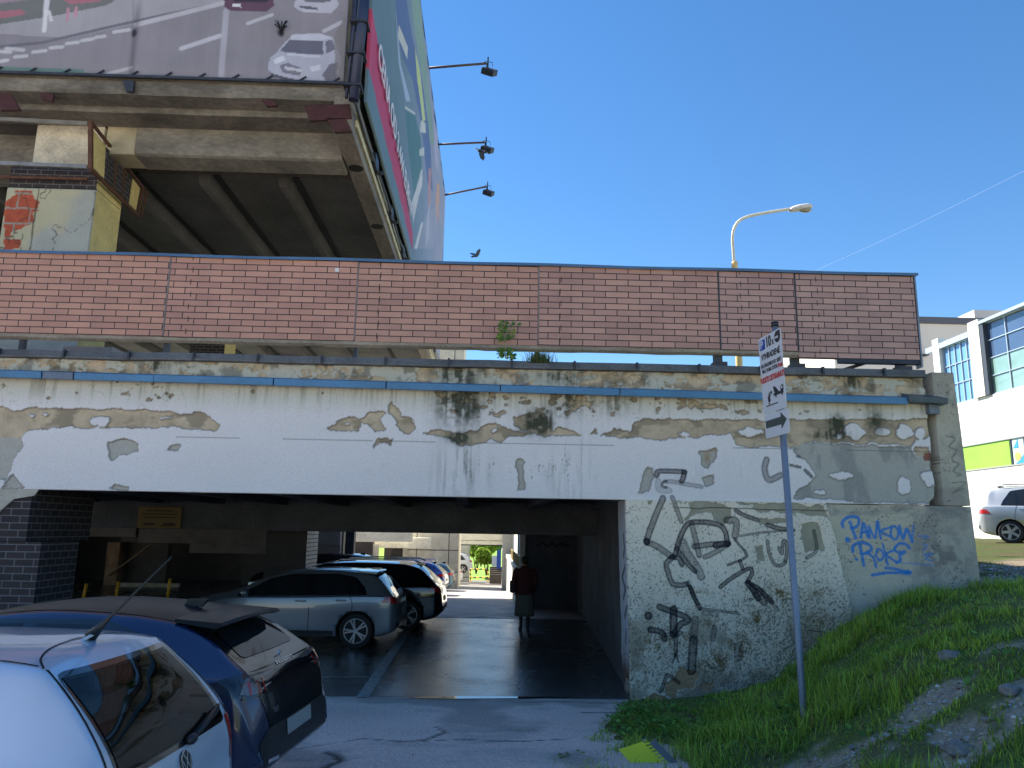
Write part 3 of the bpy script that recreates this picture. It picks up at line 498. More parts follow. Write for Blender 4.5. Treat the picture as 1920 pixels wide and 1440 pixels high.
# right tunnel wall and its dark end wall
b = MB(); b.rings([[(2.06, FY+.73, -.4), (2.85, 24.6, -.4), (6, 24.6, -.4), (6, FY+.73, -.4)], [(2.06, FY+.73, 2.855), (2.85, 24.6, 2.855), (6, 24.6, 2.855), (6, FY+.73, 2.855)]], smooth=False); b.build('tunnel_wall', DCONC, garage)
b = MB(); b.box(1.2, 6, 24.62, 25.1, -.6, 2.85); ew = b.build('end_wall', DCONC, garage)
b = MB()
q = [(1.55, 1.75), (1.75, 1.86), (1.9, 1.75), (2.05, 1.86), (2.2, 1.74), (2.35, 1.86), (2.5, 1.76), (2.62, 1.86)]
for p_, q_ in zip(q[:-1], q[1:]): b.bar((p_[0], 24.605, p_[1]), (q_[0], 24.605, q_[1]), .02, .05)
b.build('spray_scrawl', mat('black_spray', BLACK*.5, .8, nz=None, bump=None), ew)
# ledge flashing along the top
b = MB(); pts = np.linspace(-8.3, 6.45, 26)
rg = []
for x in pts:
    dz = .012*(fbm(x*1.3, 0., 3, 261)-.5)*2; dy = .03*(fbm(x*.9, 4., 3, 263)-.5); z = 4.572+dz; y = FY-.10+dy
    rg.append([(x, y, z), (x, y-.005, z+.028), (x, y+.025, z+.034), (x, y+.03, z+.112), (x, FY+.5, z+.125), (x, FY+.5, z+.0), (x, y+.06, z-.004)])
b.rings(rg, smooth=False); b.build('ledge_flashing', mat('tarnished_flashing', lin(92, 94, 98), .55, .25, nz=(3., .35), nz2=(30., .3), bump=(60., .3)), garage)
for x in np.arange(-8, 6.3, .92): MB().box(x, x+.03, FY-.122, FY-.05, 4.575, 4.692).build('flashing_joint', mat('dark_steel', lin(62, 64, 70), .55, .4, nz=(8., .3)), garage)
# blue drip strip, in segments
BLUEM = mat('blue_coated_sheet', lin(62, 118, 160), .42, .15, nz=(2.2, .18), nz2=(40., .12), bump=(20., .08))
GREYB = mat('faded_blue_sheet', lin(96, 112, 132), .5, .2, nz=(3., .3), nz2=(40., .15), bump=(20., .1))
sg = [-90, 90, 148, 297, 519, 727, 938, 1158, 1430, 1690]
for k, (a, c) in enumerate(zip(sg[:-1], sg[1:])):
    x0 = at_y(a, 720, FY)[0]+.008; x1 = at_y(c, 720, FY)[0]-.008; b = MB(); z0 = 4.362-.0083*(x0+7); z1 = 4.362-.0083*(x1+7); d = .012*((k*7) % 3-1)
    b.rings([[(x, FY-.17+d, z-.105), (x, FY-.18+d, z-.012), (x, FY-.165+d, z-.002), (x, FY+.02, z+.04), (x, FY+.02, z-.02), (x, FY-.12, z-.105)] for x, z in ((x0, z0), (x1, z1))], smooth=False)
    b.build('drip_strip', GREYB if k == 1 else BLUEM, garage)
b = MB(); x0 = at_y(1690, 745, FY)[0]; b.rings([[(x, FY-.19+e, z-.08), (x, FY-.21+e, z+.0), (x, FY+.02, z+.075), (x, FY+.02, z-.08)] for x, z, e in ((x0, 4.268, 0), (6.66, 4.235, -.02))], smooth=False); b.build('drip_strip', mat('grey_sheet_end', lin(84, 98, 108), .5, .3, nz=(5., .3)), garage)
b = MB(); b.box(6.44, 6.60, FY-.1, FY+.2, 4.02, 4.17, .02); b.build('outlet_box', mat('zinc_box', lin(110, 118, 128), .6, .3, nz=(6., .3)), garage)
# side brick column on the left
DTILE = brickmat('dark_glazed_brick', lin(52, 42, 42), lin(38, 32, 34), lin(104, 100, 100), .26, .098, .008, 'xz', (.02, .02), .75)
DTILEY = brickmat('dark_glazed_brick_side', lin(52, 42, 42), lin(38, 32, 34), lin(100, 96, 96), .22, .098, .008, 'yz', (.1, .02), .75)
def col2(name, x0, x1, y0, y1, z0, z1, parent, mf=None, ms=None):
    b = MB(); b.box(x0, x1, y0, y1, z0, z1); o = b.build(name, [mf or DTILE, ms or DTILEY], parent)
    for p in o.data.polygons: p.material_index = 1 if abs(p.normal.x) > .5 else 0
    return o
col2('brick_column', -9.5, -6.40, FY+.02, 12.62, 1.98, 2.70, garage)
col2('brick_column', -9.5, -6.19, FY+.03, 11.92, -.05, 1.975, garage)
b = MB(); b.prism([(-9.5, FY-.015, 2.15), (-6.95, FY-.015, 2.15), (-6.78, FY-.015, 2.40), (-6.62, FY-.015, 2.56), (-6.35, FY-.015, 2.61), (-6.30, FY-.015, 2.70), (-9.5, FY-.015, 2.70)], (0, .03, 0)); b.build('plaster_patch', mat('cream_plaster', lin(180, 172, 156), .9, nz=(6., .2), nz2=(60., .15), bump=(40., .4)), garage)
# inner columns; pale brick right face, with its daylight painted into the tone
PBR = brickmat('daylit_pale_brick', lin(232, 226, 214), lin(220, 214, 202), lin(90, 86, 80), .30, .098, .012, 'yz')
ICB = brickmat('dark_inner_brick', lin(40, 36, 38), lin(32, 29, 32), lin(48, 46, 48), .30, .098, .010, 'xz')  # plain dark brick for the inner column fronts
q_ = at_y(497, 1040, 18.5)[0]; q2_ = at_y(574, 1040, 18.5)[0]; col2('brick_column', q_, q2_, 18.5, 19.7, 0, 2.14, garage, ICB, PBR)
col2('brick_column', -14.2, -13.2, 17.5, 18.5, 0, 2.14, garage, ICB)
# back of the bay on the left: tiled walls, pale lintel, dark doorways, planks
BT = brickmat('brown_tile_wall', lin(66, 60, 60), lin(56, 52, 52), lin(48, 45, 44), .25, .075, .008, 'xz')
b = MB(); b.box(-24, -16.2, 30, 30.4, 0, 2.85); b.box(-14.0, -12.2, 30, 30.4, 0, 2.85); b.box(-9.4, -5.6, 30.2, 30.6, 0, 2.85); b.box(-24, -5.6, 32.6, 33, 0, 2.85); b.build('back_wall', BT, garage)
b = MB(); b.box(-13.2, -5.62, 29.6, 29.98, 1.55, 2.2); b.box(-11.3, -5.62, 29.75, 30.0, 1.2, 1.54); b.box(-24, -13.3, 29.6, 29.98, 1.75, 2.2); b.build('lintel', mat('pale_lintel', lin(112, 110, 110), .9, nz=(2., .25), bump=(30., .3)), garage)
for B_ in ((-14.2, -13.75, 29.4, 29.95, .0, 1.55), (-7.3, -6.1, 29.9, 30.19, 0, 1.25)): MB().box(*B_).build('door_post', mat('raw_plank', lin(130, 104, 84), .85, nz=(4., .3), bump=(20., .3)), garage)
for B_ in ((-18, -16.4, 29.0, 29.2, 0, .14), (-13.3, -11.2, 28.8, 29., 0, .13), (-7.6, -6., 29, 29.2, 0, .12)): MB().box(*B_).build('kerb_stone', mat('pale_kerb', lin(170, 160, 140), .9, nz=(4., .25)), garage)
PLK = mat('raw_plank', (.2, .15, .1))
b = MB(); b.bar((-14.0, 29.3, .35), (-12.6, 29.3, 1.45), .14, .05); o = b.build('plank', PLK); tag(o, 'bare plank leaning against the door post in the dark bay', 'plank')
YP = mat('yellow_post_paint', lin(226, 170, 40), .5, nz=(8., .2))
for k, (pb, pt) in enumerate((((155, 1128), (162, 1096)), ((217, 1124), (222, 1092)), ((314, 1122), (319, 1086)))):
    a = at_z(*pb, 0); t = at_y(*pt, a[1]); b = MB(); b.tube([a, t], .045, 10); b.tube([t-Vector((0, 0, .0)), Vector(t)+Vector((0, 0, .02))], .05, 10)
    o = b.build('marker_post', YP, smooth=False); tag(o, ['thin yellow post nearest the dark brick column', 'thin yellow post in the dark bay between two others', 'thin yellow post standing before the pale kerb'][k], 'post', 'yellow posts in the garage bay')
# dim warning board on the beam
wb = thing('warning_board', 'dim yellow warning board hung on the garage cross beam', 'board', (-7.15, 16.97, 2.16))
b = MB(); b.box(-.47, .47, -.015, .015, 0, .46, .01); b.build('panel', mat('dark_yellow_board', lin(104, 84, 36), .6, nz=(3., .2)), wb)  # panel in an evenly darkened yellow
b = MB()
for z, w in ((.36, .30), (.29, .38), (.22, .34)): b.box(-w, w, -.019, -.0155, z, z+.025)
b.prism([(-.36, -.019, .06), (-.30, -.019, .11), (-.12, -.019, .12), (-.06, -.019, .06)], (0, .0035, 0)); b.prism([(.05, -.019, .05), (.12, -.019, .12), (.32, -.019, .12), (.38, -.019, .05)], (0, .0035, 0)); b.build('print', mat('board_print', lin(50, 36, 26), .7, nz=None, bump=None), wb)
# ================================================================== CONCRETE WALL ON THE RIGHT (L shape, blue spray lettering)
def conc_wall():
    wl = thing('concrete_wall', 'bare grey concrete wall with blue spray lettering beside the garage', 'wall', (0, 0, 0)); st = .0125
    def skin(gx, gz, name, xr=None):
        X, Z = np.meshgrid(gx, gz); g = fbm(X*1.8, Z*1.8, 5, 301); f = fbm(X*9, Z*9, 5, 303)
        C = np.ones(X.shape+(3,))*lin(186, 178, 160)*(.80+.2*g+.18*f)[..., None]; a = at_y(1735, 1010, FY+.02)
        C = mixc(C, lin(206, 196, 170), .8*inpoly(X+.1*(fbm(X*6, Z*6, 3, 305)-.5), Z+.08*(g-.5), W([(1560, 965), (1715, 965), (1720, 1065), (1690, 1080), (1715, 1085), (1690, 1120), (1600, 1140), (1570, 1100)]))*(.6+.5*f))
        C = mixc(C, lin(116, 110, 104), .75*sst(.42, .62, f)*np.exp(-((X-6.55)/.45)**2-((Z-1.95)/.35)**2)); C = mixc(C, lin(132, 126, 120), .5*sst(.5, .62, g)*sst(5.6, 6.4, X))
        C = mixc(C, lin(188, 188, 180), .6*np.exp(-((X-5.3)/.14)**2-((Z-1.25)/.3)**2))
        C = mixc(C, lin(116, 120, 116), .5*np.exp(-((Z-2.62)/.09)**2)*sst(.45, .6, fbm(X*4, Z*9, 4, 307))); hole = sst(.75, .82, vnoise(X*55, Z*55, 309))*sst(.5, .6, fbm(X*3, Z*3, 3, 311)); C = mixc(C, lin(70, 68, 66), hole*.6)
        C = spray(C, X, Z, 'wall'); Xp = X if xr is None else np.minimum(X, 1e9)
        if xr is not None: s = xr(Z); Xp = gx[0]+(X-gx[0])*(s-gx[0])/(gx[-1]-gx[0])
        P, C = rim(np.stack([Xp, FY+.02+.012*(g-.5)+.01*hole, Z], -1), C, (0, .5, 0)); gridmesh(name, P, C, WALL, wl)
    xr = lambda z: 6.93+(4.66-z)*.033
    skin(np.arange(4.55, 7.05, st), np.arange(.6, 2.70, st), 'lower_wall', xr); skin(np.arange(6.60, 6.95, st), np.arange(2.70, 4.68, st), 'upright', xr)
    b = MB(); b.box(4.6, 6.9, FY+.06, FY+.5, .3, 2.65); b.box(6.63, 6.9, FY+.06, FY+.5, 2.66, 4.64); b.build('wall_core', CONC, wl)
conc_wall()
# ================================================================== TILED PARAPET
par = thing('tiled_parapet', 'long parapet of brown clinker tiles with a blue coping above the white garage front', 'parapet', (0, 0, 0))
sx = [-9.4]+[at_y(px, py, FY)[0] for px, py in ((314, 558), (668.5, 570), (1009.3, 568), (1348, 582), (1492, 582))]+[6.42]
def tilemat(k, dark): return brickmat('clinker_tile_%s' % 'abcdef'[k], lin(180, 136, 116)*np.array(dark), lin(162, 120, 105)*np.array(dark), lin(40, 27, 26), .345, .0945, .0066, 'xz', (.07*k, -.0315+.008*(k % 3)), .5, .8, .16)
for k, (x0, x1) in enumerate(zip(sx[:-1], sx[1:])):
    b = MB(); b.box(x0+.007, x1-.007, FY-.02, FY+.10, 4.935 if k < 5 else 4.852, 6.165)
    if k > 0:                                                # narrow filler tiles near the joint, every other course
        for j in range(7):
            xx = x0+.32+.015*(j % 2); b.box(xx, xx+.012, FY-.0225, FY-.0195, 4.98+j*.189-(.083 if k > 4 else 0), 4.98+j*.189+.085-(.083 if k > 4 else 0))
    o = b.build('tile_panel', [tilemat(k, [(1.2, 1.14, 1.1), (1.2, 1.15, 1.15), (1.16, 1.15, 1.16), (1.14, 1.16, 1.24), (1.1, 1.18, 1.36), (1.08, 1.18, 1.36)][k]), mat('dark_joint_mortar', lin(58, 46, 44), .9, nz=None, bump=None)], par)  # narrow filler faces take the dark joint mortar
    for p in o.data.polygons:
        if abs(p.normal.y) > .5 and p.area < .003: p.material_index = 1
b = MB(); rgs = []
for x in np.linspace(-9.4, 5.2, 70):                         # crumbling underside strip
    h = .055*(fbm(x*3, 0, 4, 401)-.3); y = FY-.012+.03*(fbm(x*5, 3, 3, 402)-.5); rgs.append([(x, y, 4.934), (x, y+.01, 4.895-h*.4), (x, FY+.05, 4.868-h*.8), (x, FY+.1, 4.87), (x, FY+.1, 4.934)])
b.rings(rgs, smooth=False); b.build('concrete_edge', CONC, par)
b = MB(); b.box(5.2, 6.42, FY-.01, FY+.09, 4.785, 4.848); b.build('steel_edge', mat('dark_blue_steel', lin(44, 48, 62), .5, .3, nz=(5., .3)), par)
b = MB(); rgs = []
for x in np.linspace(-9.4, 6.48, 40):
    z = 6.185+.006*math.sin(x*2.1); rgs.append([(x, FY-.06, z-.03), (x, FY-.065, z+.012), (x, FY+.02, z+.03), (x, FY+.16, z+.02), (x, FY+.16, z-.018), (x, FY-.04, z-.018)])
b.rings(rgs, smooth=False); b.build('coping', mat('blue_coping_sheet', lin(62, 96, 132), .38, .3, nz=(3., .2), nz2=(40., .15), bump=(15., .06)), par)
DST = mat('dark_steel', (.05, .05, .06))
for k, x in enumerate([-6.9]+sx[1:6]+[6.2]):
    b = MB(); w = .03 if k in (0, 1, 2, 3) else .06; b.box(x-w, x+w, FY+.105, FY+.2, 4.5, 6.1)
    if k > 3: b.box(x-.1, x+.1, FY+.0, FY+.19, 4.70, 4.76)
    b.build('support_post', DST, par)
for x in sx[1:6]:
    b = MB(); b.box(x-.012, x+.012, FY-.027, FY-.019, 4.95, 6.15); b.build('joint_strip', mat('grey_joint', lin(118, 108, 106), .8, nz=(9., .3)) if x < 2.5 else DST, par)
b = MB(); b.box(6.425, 6.45, FY-.03, FY+.12, 4.74, 6.15); b.build('end_trim', mat('steel_trim', lin(120, 126, 136), .4, .5, nz=(6., .2)), par)
b = MB(); b.bar((5.05, FY+.3, 4.62), (5.75, FY+.25, 4.86), .05); b.build('brace', DST, par)
q = at_y(632, 506, FY-.03); b = MB(); b.box(q[0]-.03, q[0]+.03, FY-.035, FY-.021, q[2]-.03, q[2]+.03, .004); o = b.build('number_plate', mat('white_enamel', lin(214, 214, 212), .4, nz=None, bump=None)); tag(o, 'tiny white plate fixed to the brown tiles', 'plate')
b = MB(); q = at_y(165, 656, 13.0); b.box(q[0]-.42, q[0]+.42, 13, 13.5, 4.505, q[2]+.06); o = b.build('concrete_block', mat('pale_block', lin(186, 172, 160), .85, nz=(3., .2))); tag(o, 'pale block lying on the terrace seen through the gap under the tiles', 'block')
# plants on the ledge
def ledge_weed():
    t = thing('weed_plant', 'tall leafy weed growing from the ledge before the brown tiles', 'plant', (0, 0, 0)); q0 = at_y(948, 672, FY-.05); q1 = at_y(946, 640, FY-.09); q2 = at_y(955, 605, FY-.12)
    b = MB(); b.tube([q0, q1, q2], [.009, .007, .003], 6); b.build('stem', mat('weed_stem', lin(128, 132, 76), .6), t); V = []; F = []; C = []; rr = np.random.default_rng(5)
    for k in range(150):
        s = k/149; p = (np.array(q0)*(1-s)+np.array(q1)*s) if s < .5 else (np.array(q1)*(2-2*s)+np.array(q2)*(2*s-1)); r = (.13 if s < .35 else .07 if s < .65 else .12)*rr.random(); a = rr.random()*6.28
        o = p+np.array([r*math.cos(a), -abs(r*math.sin(a))*.6, .05*(rr.random()-.5)]); d = np.array([math.cos(a), -abs(math.sin(a))*.5, .6*(rr.random()-.5)]); d /= np.linalg.norm(d); L = .035+.06*rr.random(); sd = np.array([0, -.3, 1.])*L*.28
        n = len(V); V += [o, o+d*L*.5+sd, o+d*L, o+d*L*.5-sd]; F.append((n, n+1, n+2, n+3)); h = rr.random(); C += [lin(64, 112, 70)*(1-h)+lin(136, 160, 70)*h]*4
    facemesh('leaves', V, F, GRASS, t, np.array(C))
ledge_weed()
def ledge_tuft():
    q = at_y(1012, 672, FY-.04); n = 420; x = q[0]+.13*RNG.normal(size=n)*.7; y = np.full(n, FY-.05)+.03*RNG.normal(size=n); h = .08+.16*RNG.random(n)
    C0 = lin(60, 96, 62)*(1-(k := RNG.random(n)))[:, None]+lin(140, 146, 92)*k[:, None]; o = blades(x, y, np.full(n, 4.66), h, np.full(n, .004), .3+1.0*RNG.random(n), RNG.random(n)*6.28, C0, 'grass_tuft', GRASS)
    tag(o, 'shaggy grass tuft hanging over the ledge beside the tall weed', 'grass tuft')
ledge_tuft()

# ================================================================== BUILDING ON STILTS WITH THE BANNERS
BY = 13.0; BX = at_y(668, 190, BY)[0]; ZB = 10.07
ub = thing('stilted_building', 'dark raised concrete building on stilts wrapped in billboards', 'building', (0, 0, 0))
b = MB(); b.box(-26, BX-.12, BY+.12, 38, 10.36, 19.2); b.build('body', CONC, ub)
cx_b = at_y(180, 360, 14)[0]
STAIN = mat('stained_beam', lin(112, 106, 97), .9, nz=(1.1, .5), nz2=(9., .3), bump=(18., .6), stretch=(1, 1, 2.5))
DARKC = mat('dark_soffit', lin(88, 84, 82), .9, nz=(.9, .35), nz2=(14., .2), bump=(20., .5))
b = MB(); rgs = []
for x in np.linspace(-26, BX-.02, 120):                       # broken front edge of the floor slab
    e = fbm(x*1.4, 0, 4, 411); rgs.append([(x, BY+.02+.05*(e-.5), 10.345), (x, BY+.03+.06*(e-.5), 10.20), (x, BY+.07, 10.11+.05*(e-.5)), (x, BY+.47, 10.09), (x, BY+.47, 10.35), (x, BY+.3, 10.355)])
b.rings(rgs, smooth=False); b.build('slab_edge', STAIN, ub)
b = MB(); rgs = []
for x in np.linspace(-26, BX-.32, 80):
    e = fbm(x*1.1, 4, 4, 413); rgs.append([(x, BY+.48, 10.12), (x, BY+.48+.02*(e-.5), 10.04), (x, BY+.50, 9.985+.03*(e-.5)), (x, BY+1.05, 9.985), (x, BY+1.05, 10.12)])
b.rings(rgs, smooth=False); b.build('front_beam', STAIN, ub)
b = MB(); b.rings([[(x, 14.06, 10.10), (x, 14.06, 9.52), (x, 14.09, 9.45), (x, 14.15, 9.42), (x, 14.68, 9.40), (x, 14.72, 9.46), (x, 14.72, 10.10)] for x in (-7.15, BX-.44)], smooth=False); b.build('cross_beam', mat('pale_beam', lin(126, 120, 110), .9, nz=(1.3, .38), nz2=(9., .25), bump=(18., .4), stretch=(1, 1, 2.)), ub)
b = MB(); b.box(cx_b+.02, -7.16, 14.08, 14.7, 9.42, 10.05, .02); b.build('beam_seat', mat('cream_seat', lin(176, 164, 136), .9, nz=(2., .35), bump=(20., .4)), ub)
# side edge beam with round holes
b = MB(); b.box(BX-.42, BX-.06, BY+.03, 38, 9.50, 10.35, .015); eb = b.build('edge_beam', mat('edge_concrete', lin(132, 122, 110), .9, nz=(1.5, .35), nz2=(12., .25), bump=(14., .7), stretch=(1, .35, 1)), ub)
b = MB(); b.box(BX-.055, BX-.015, BY+.3, 38, 9.72, 9.86); b.box(BX-.055, BX-.02, BY+.3, 38, 10.0, 10.06); b.build('lit_edge_strip', mat('lit_edge_cream', lin(206, 190, 150), .8, nz=(3., .25), bump=(20., .4)), ub)  # pale strips: light on the beam's outer side, painted in
for y in (14.55, 17.6, 21.0, 24.6):
    b = MB(); b.tube([(BX-.24, y, 9.503), (BX-.24, y, 9.49)], .15, 20); b.build('drain_hole', mat('hole_black', (.012, .012, .013), .9, nz=None, bump=None), eb)
# ceiling with ribs running away
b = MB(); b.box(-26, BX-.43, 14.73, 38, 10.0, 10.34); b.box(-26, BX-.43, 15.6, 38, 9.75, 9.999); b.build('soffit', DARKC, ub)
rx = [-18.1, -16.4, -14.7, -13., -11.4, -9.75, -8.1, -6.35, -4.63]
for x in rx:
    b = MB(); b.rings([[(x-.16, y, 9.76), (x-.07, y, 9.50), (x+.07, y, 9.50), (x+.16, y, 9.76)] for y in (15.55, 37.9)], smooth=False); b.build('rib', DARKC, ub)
    b = MB(); b.box(x+.20, x+.32, 15.55, 37.9, 9.72, 9.752); b.build('rib_dark_strip', mat('hole_black', (0, 0, 0)), ub)  # flat black strip beside each rib
for y in (22., 22.6): b = MB(); b.box(-3.95, -3.75, y, y+.3, 9.735, 9.7515); b.build('vent_hole', mat('hole_black', (0, 0, 0)), ub)
# stilts
def stilt(x0, x1, y0, y1, m1, m2, z1=9.74):
    b = MB(); b.box(x0, x1, y0, y1, 4.505, z1); o = b.build('stilt', [m1, m2], ub)
    for p in o.data.polygons: p.material_index = 1 if p.normal.x > .5 else 0
    return o
cx = at_y(180, 360, 14)[0]; lx = at_y(8, 400, 14)[0]
def stiltfront():
    gx = np.arange(lx, cx, .02); gz = np.arange(6.2, 8.62, .02); X, Z = np.meshgrid(gx, gz); C = np.ones(X.shape+(3,))*lin(168, 168, 158)*(.82+.3*fbm(X*2, Z*2, 5, 421))[..., None]
    C = mixc(C, lin(190, 178, 130), .5*sst(.5, .7, fbm(X*1.2, Z*1.2, 3, 423)))
    A = lambda px, py: (lambda q: (q[0], q[2]))(at_y(px, py, 14)); s = fbm(X*8, Z*8, 3, 425)-.5
    for P in ([(8, 470), (12, 440), (8, 425), (10, 380), (30, 365), (28, 358), (62, 358), (66, 370), (75, 378), (75, 395), (62, 398), (64, 420), (48, 424), (40, 430), (22, 436), (22, 448), (40, 452), (38, 465)],):
        m = inpoly(X+.1*s, Z+.08*s, [A(*p) for p in P]); wz_ = Z+.03*s; wx_ = X+.04*s; br = ((np.abs((wz_*3.3) % 1-.5) < .44) & (np.abs((wx_*1.9+.5*np.floor(wz_*3.3)) % 1-.5) < .47)); C = np.where(m[..., None], np.where(br[..., None], lin(168, 84, 62)*(.75+.5*fbm(X*12, Z*12, 3, 427))[..., None], lin(150, 140, 128)), C)
    ck = np.abs(fbm(X*1.6, Z*1.6, 4, 429)-.5); C = mixc(C, lin(64, 58, 50), sst(.012, .003, ck)*.8)
    xx = A(66, 400)[0]; C = mixc(C, lin(60, 54, 48), sst(.02, .008, np.abs(X-xx-.02*fbm(Z*4, Z*0, 3, 431)))*.8)
    P, C = rim(np.stack([X, np.full(X.shape, 13.985)+.01*s, Z], -1), C, (0, .05, 0)); return P, C
YEL = mat('yellow_render', lin(206, 184, 122), .9, nz=(1.6, .2), nz2=(14., .12), bump=(30., .35))
stilt(lx, cx, 14.02, 15.0, mat('grey_render', lin(170, 170, 160), .9, nz=(2.5, .22), bump=(30., .4)), YEL, 8.62)
P_, C_ = stiltfront(); gridmesh('stilt_facing', P_, C_, WALL, ub)
b = MB(); b.box(lx, cx, 14.0, 15.0, 8.63, 9.05); o = b.build('tile_band', [DTILE, YEL], ub)
for p in o.data.polygons: p.material_index = 1 if p.normal.x > .5 else 0
ax = at_y(62, 270, 14)[0]
b = MB(); b.box(ax, cx-.02, 14.06, 15.0, 9.06, 9.98); b.build('stilt_head', [mat('grimy_white', lin(196, 186, 166), .9, nz=(2.2, .45), nz2=(20., .2), bump=(25., .4))], ub)
b = MB(); b.box(-26, lx+.3, 14.5, 15.5, 9.3, 9.98); b.build('cross_beam', STAIN, ub)
for (x0, x1, y0) in ((-16.2, -14.9, 14.0), (-9.7, -8.6, 24.0), (-9.7, -8.6, 34.), (-20, -18.8, 24)): stilt(x0, x1, y0, y0+1., DTILE, YEL, 9.74)
# steel angles across the stilt
RUST = mat('rusty_steel', lin(96, 64, 48), .8, .2, nz=(7., .4), nz2=(40., .3), bump=(60., .4))
b = MB(); x1 = at_y(162, 232, 13.7)[0]
for py0, py1 in ((222, 232), (305, 313)):
    a = at_y(-30, py0, 13.75); c = at_y(164, py1, 13.75); b.bar(a, c, .06, .075)
b.build('steel_angle', mat('pale_steel_angle', lin(142, 138, 134), .5, .4, nz=(4., .3)), ub)
b = MB(); a = at_y(0, 332, 13.9); c = at_y(165, 336, 13.9); b.bar(a, c, .05, .05); b.build('steel_angle', RUST, ub)
# rusty frame hanging from the stilt corner
fr = thing('rusty_frame', 'rusty steel sign frame hanging from the corner of the yellow stilt', 'frame', (0, 0, 0))
fx = cx+.12; A = lambda px, py: Vector(at_x(px, py, fx)); tl, bl, trr, br = A(170, 228), A(170, 317), A(268, 352), A(258, 404)
b = MB()
for p, q, w in ((tl, bl, .07), (bl, br, .06), (tl, trr, .05), (trr, br, .04)): b.bar(p, q, w, w)
for t in (.45, .62): b.bar(tl.lerp(trr, t), bl.lerp(br, t), .04, .04)
b.bar(trr+Vector((.05, .1, .0)), br+Vector((.02, .12, 0)), .03); b.build('rail', RUST, fr)
b = MB(); b.prism([tl.lerp(trr, t).lerp(bl.lerp(br, t), .12 if k < 2 else .9) for t, k in ((.28, 0), (.78, 1), (.78, 2), (.28, 3))], (-.02, 0, 0)); b.build('tile_infill', DTILEY, fr)
b = MB(); b.prism([tl.lerp(trr, t).lerp(bl.lerp(br, t), s) for t, s in ((.03, .1), (.26, .12), (.26, .9), (.03, .9))], (-.02, 0, 0)); b.build('cream_infill', YEL, fr); b = MB(); b.prism([tl.lerp(trr, t).lerp(bl.lerp(br, t), s) for t, s in ((.8, .1), (.95, .12), (.95, .9), (.8, .9))], (-.02, 0, 0)); b.build('cream_infill', YEL, fr)
# rust plates, corner conduit, clamps and cables
b = MB()
for P in ([(570, 197), (655, 195), (660, 222), (580, 226)], [(612, 222), (648, 222), (660, 246), (628, 248)], [(0, 172), (20, 176), (38, 205), (0, 207)], [(76, 174), (100, 176), (98, 190), (78, 186)], [(490, 186), (512, 188), (520, 198), (500, 199)]): MB().prism([at_y(px, py, BY-.0) for px, py in P], (0, .06, 0)).build('rust_plate', mat('dark_red_rust', lin(72, 40, 40), .85, .1, nz=(9., .35), bump=(50., .5)), ub)
b = MB(); a = at_y(628, 190, BY-.35); c = at_y(690, -10, BY-.35); a = Vector(at_y(663, 188, BY-.3)); c = Vector(at_y(684, -8, BY-.3)); b.tube([a, c+(c-a)*.9], .095, 14); b.tube([a+Vector((-.14, .02, .05)), c+(c-a)*.9+Vector((-.14, .02, 0))], .03, 8); o = b.build('corner_conduit', mat('blue_black_conduit', lin(40, 48, 74), .4, .2, nz=(5., .2)), ub)
b = MB()
for t in (.12, .42, .72): p = a.lerp(c, t); MB().box(p.x-.2, p.x+.13, p.y-.12, p.y+.2, p.z-.02, p.z+.02).build('conduit_clip', DST, ub)
b = MB(); b.tube([a+Vector((.02, .05, -.02)), (BX+.02, BY+.9, 9.9), (BX+.03, BY+2.2, 9.96), (BX+.04, BY+4, 10.02), (BX+.04, BY+6.4, 9.98), (BX+.05, BY+8.6, 10.1), (BX+.06, BY+11, 9.9), (BX+.06, BY+11.5, 9.3)], .028, 8); b.build('cable', DST, ub)
for y in (15.2, 17.9, 20.6, 23.3):
    b = MB(); b.box(BX-.06, BX+.05, y, y+.42, 9.9, 10.2); b.box(BX-.05, BX+.16, y+.32, y+.42, 9.88, 9.93); b.build('bracket', DST, ub)
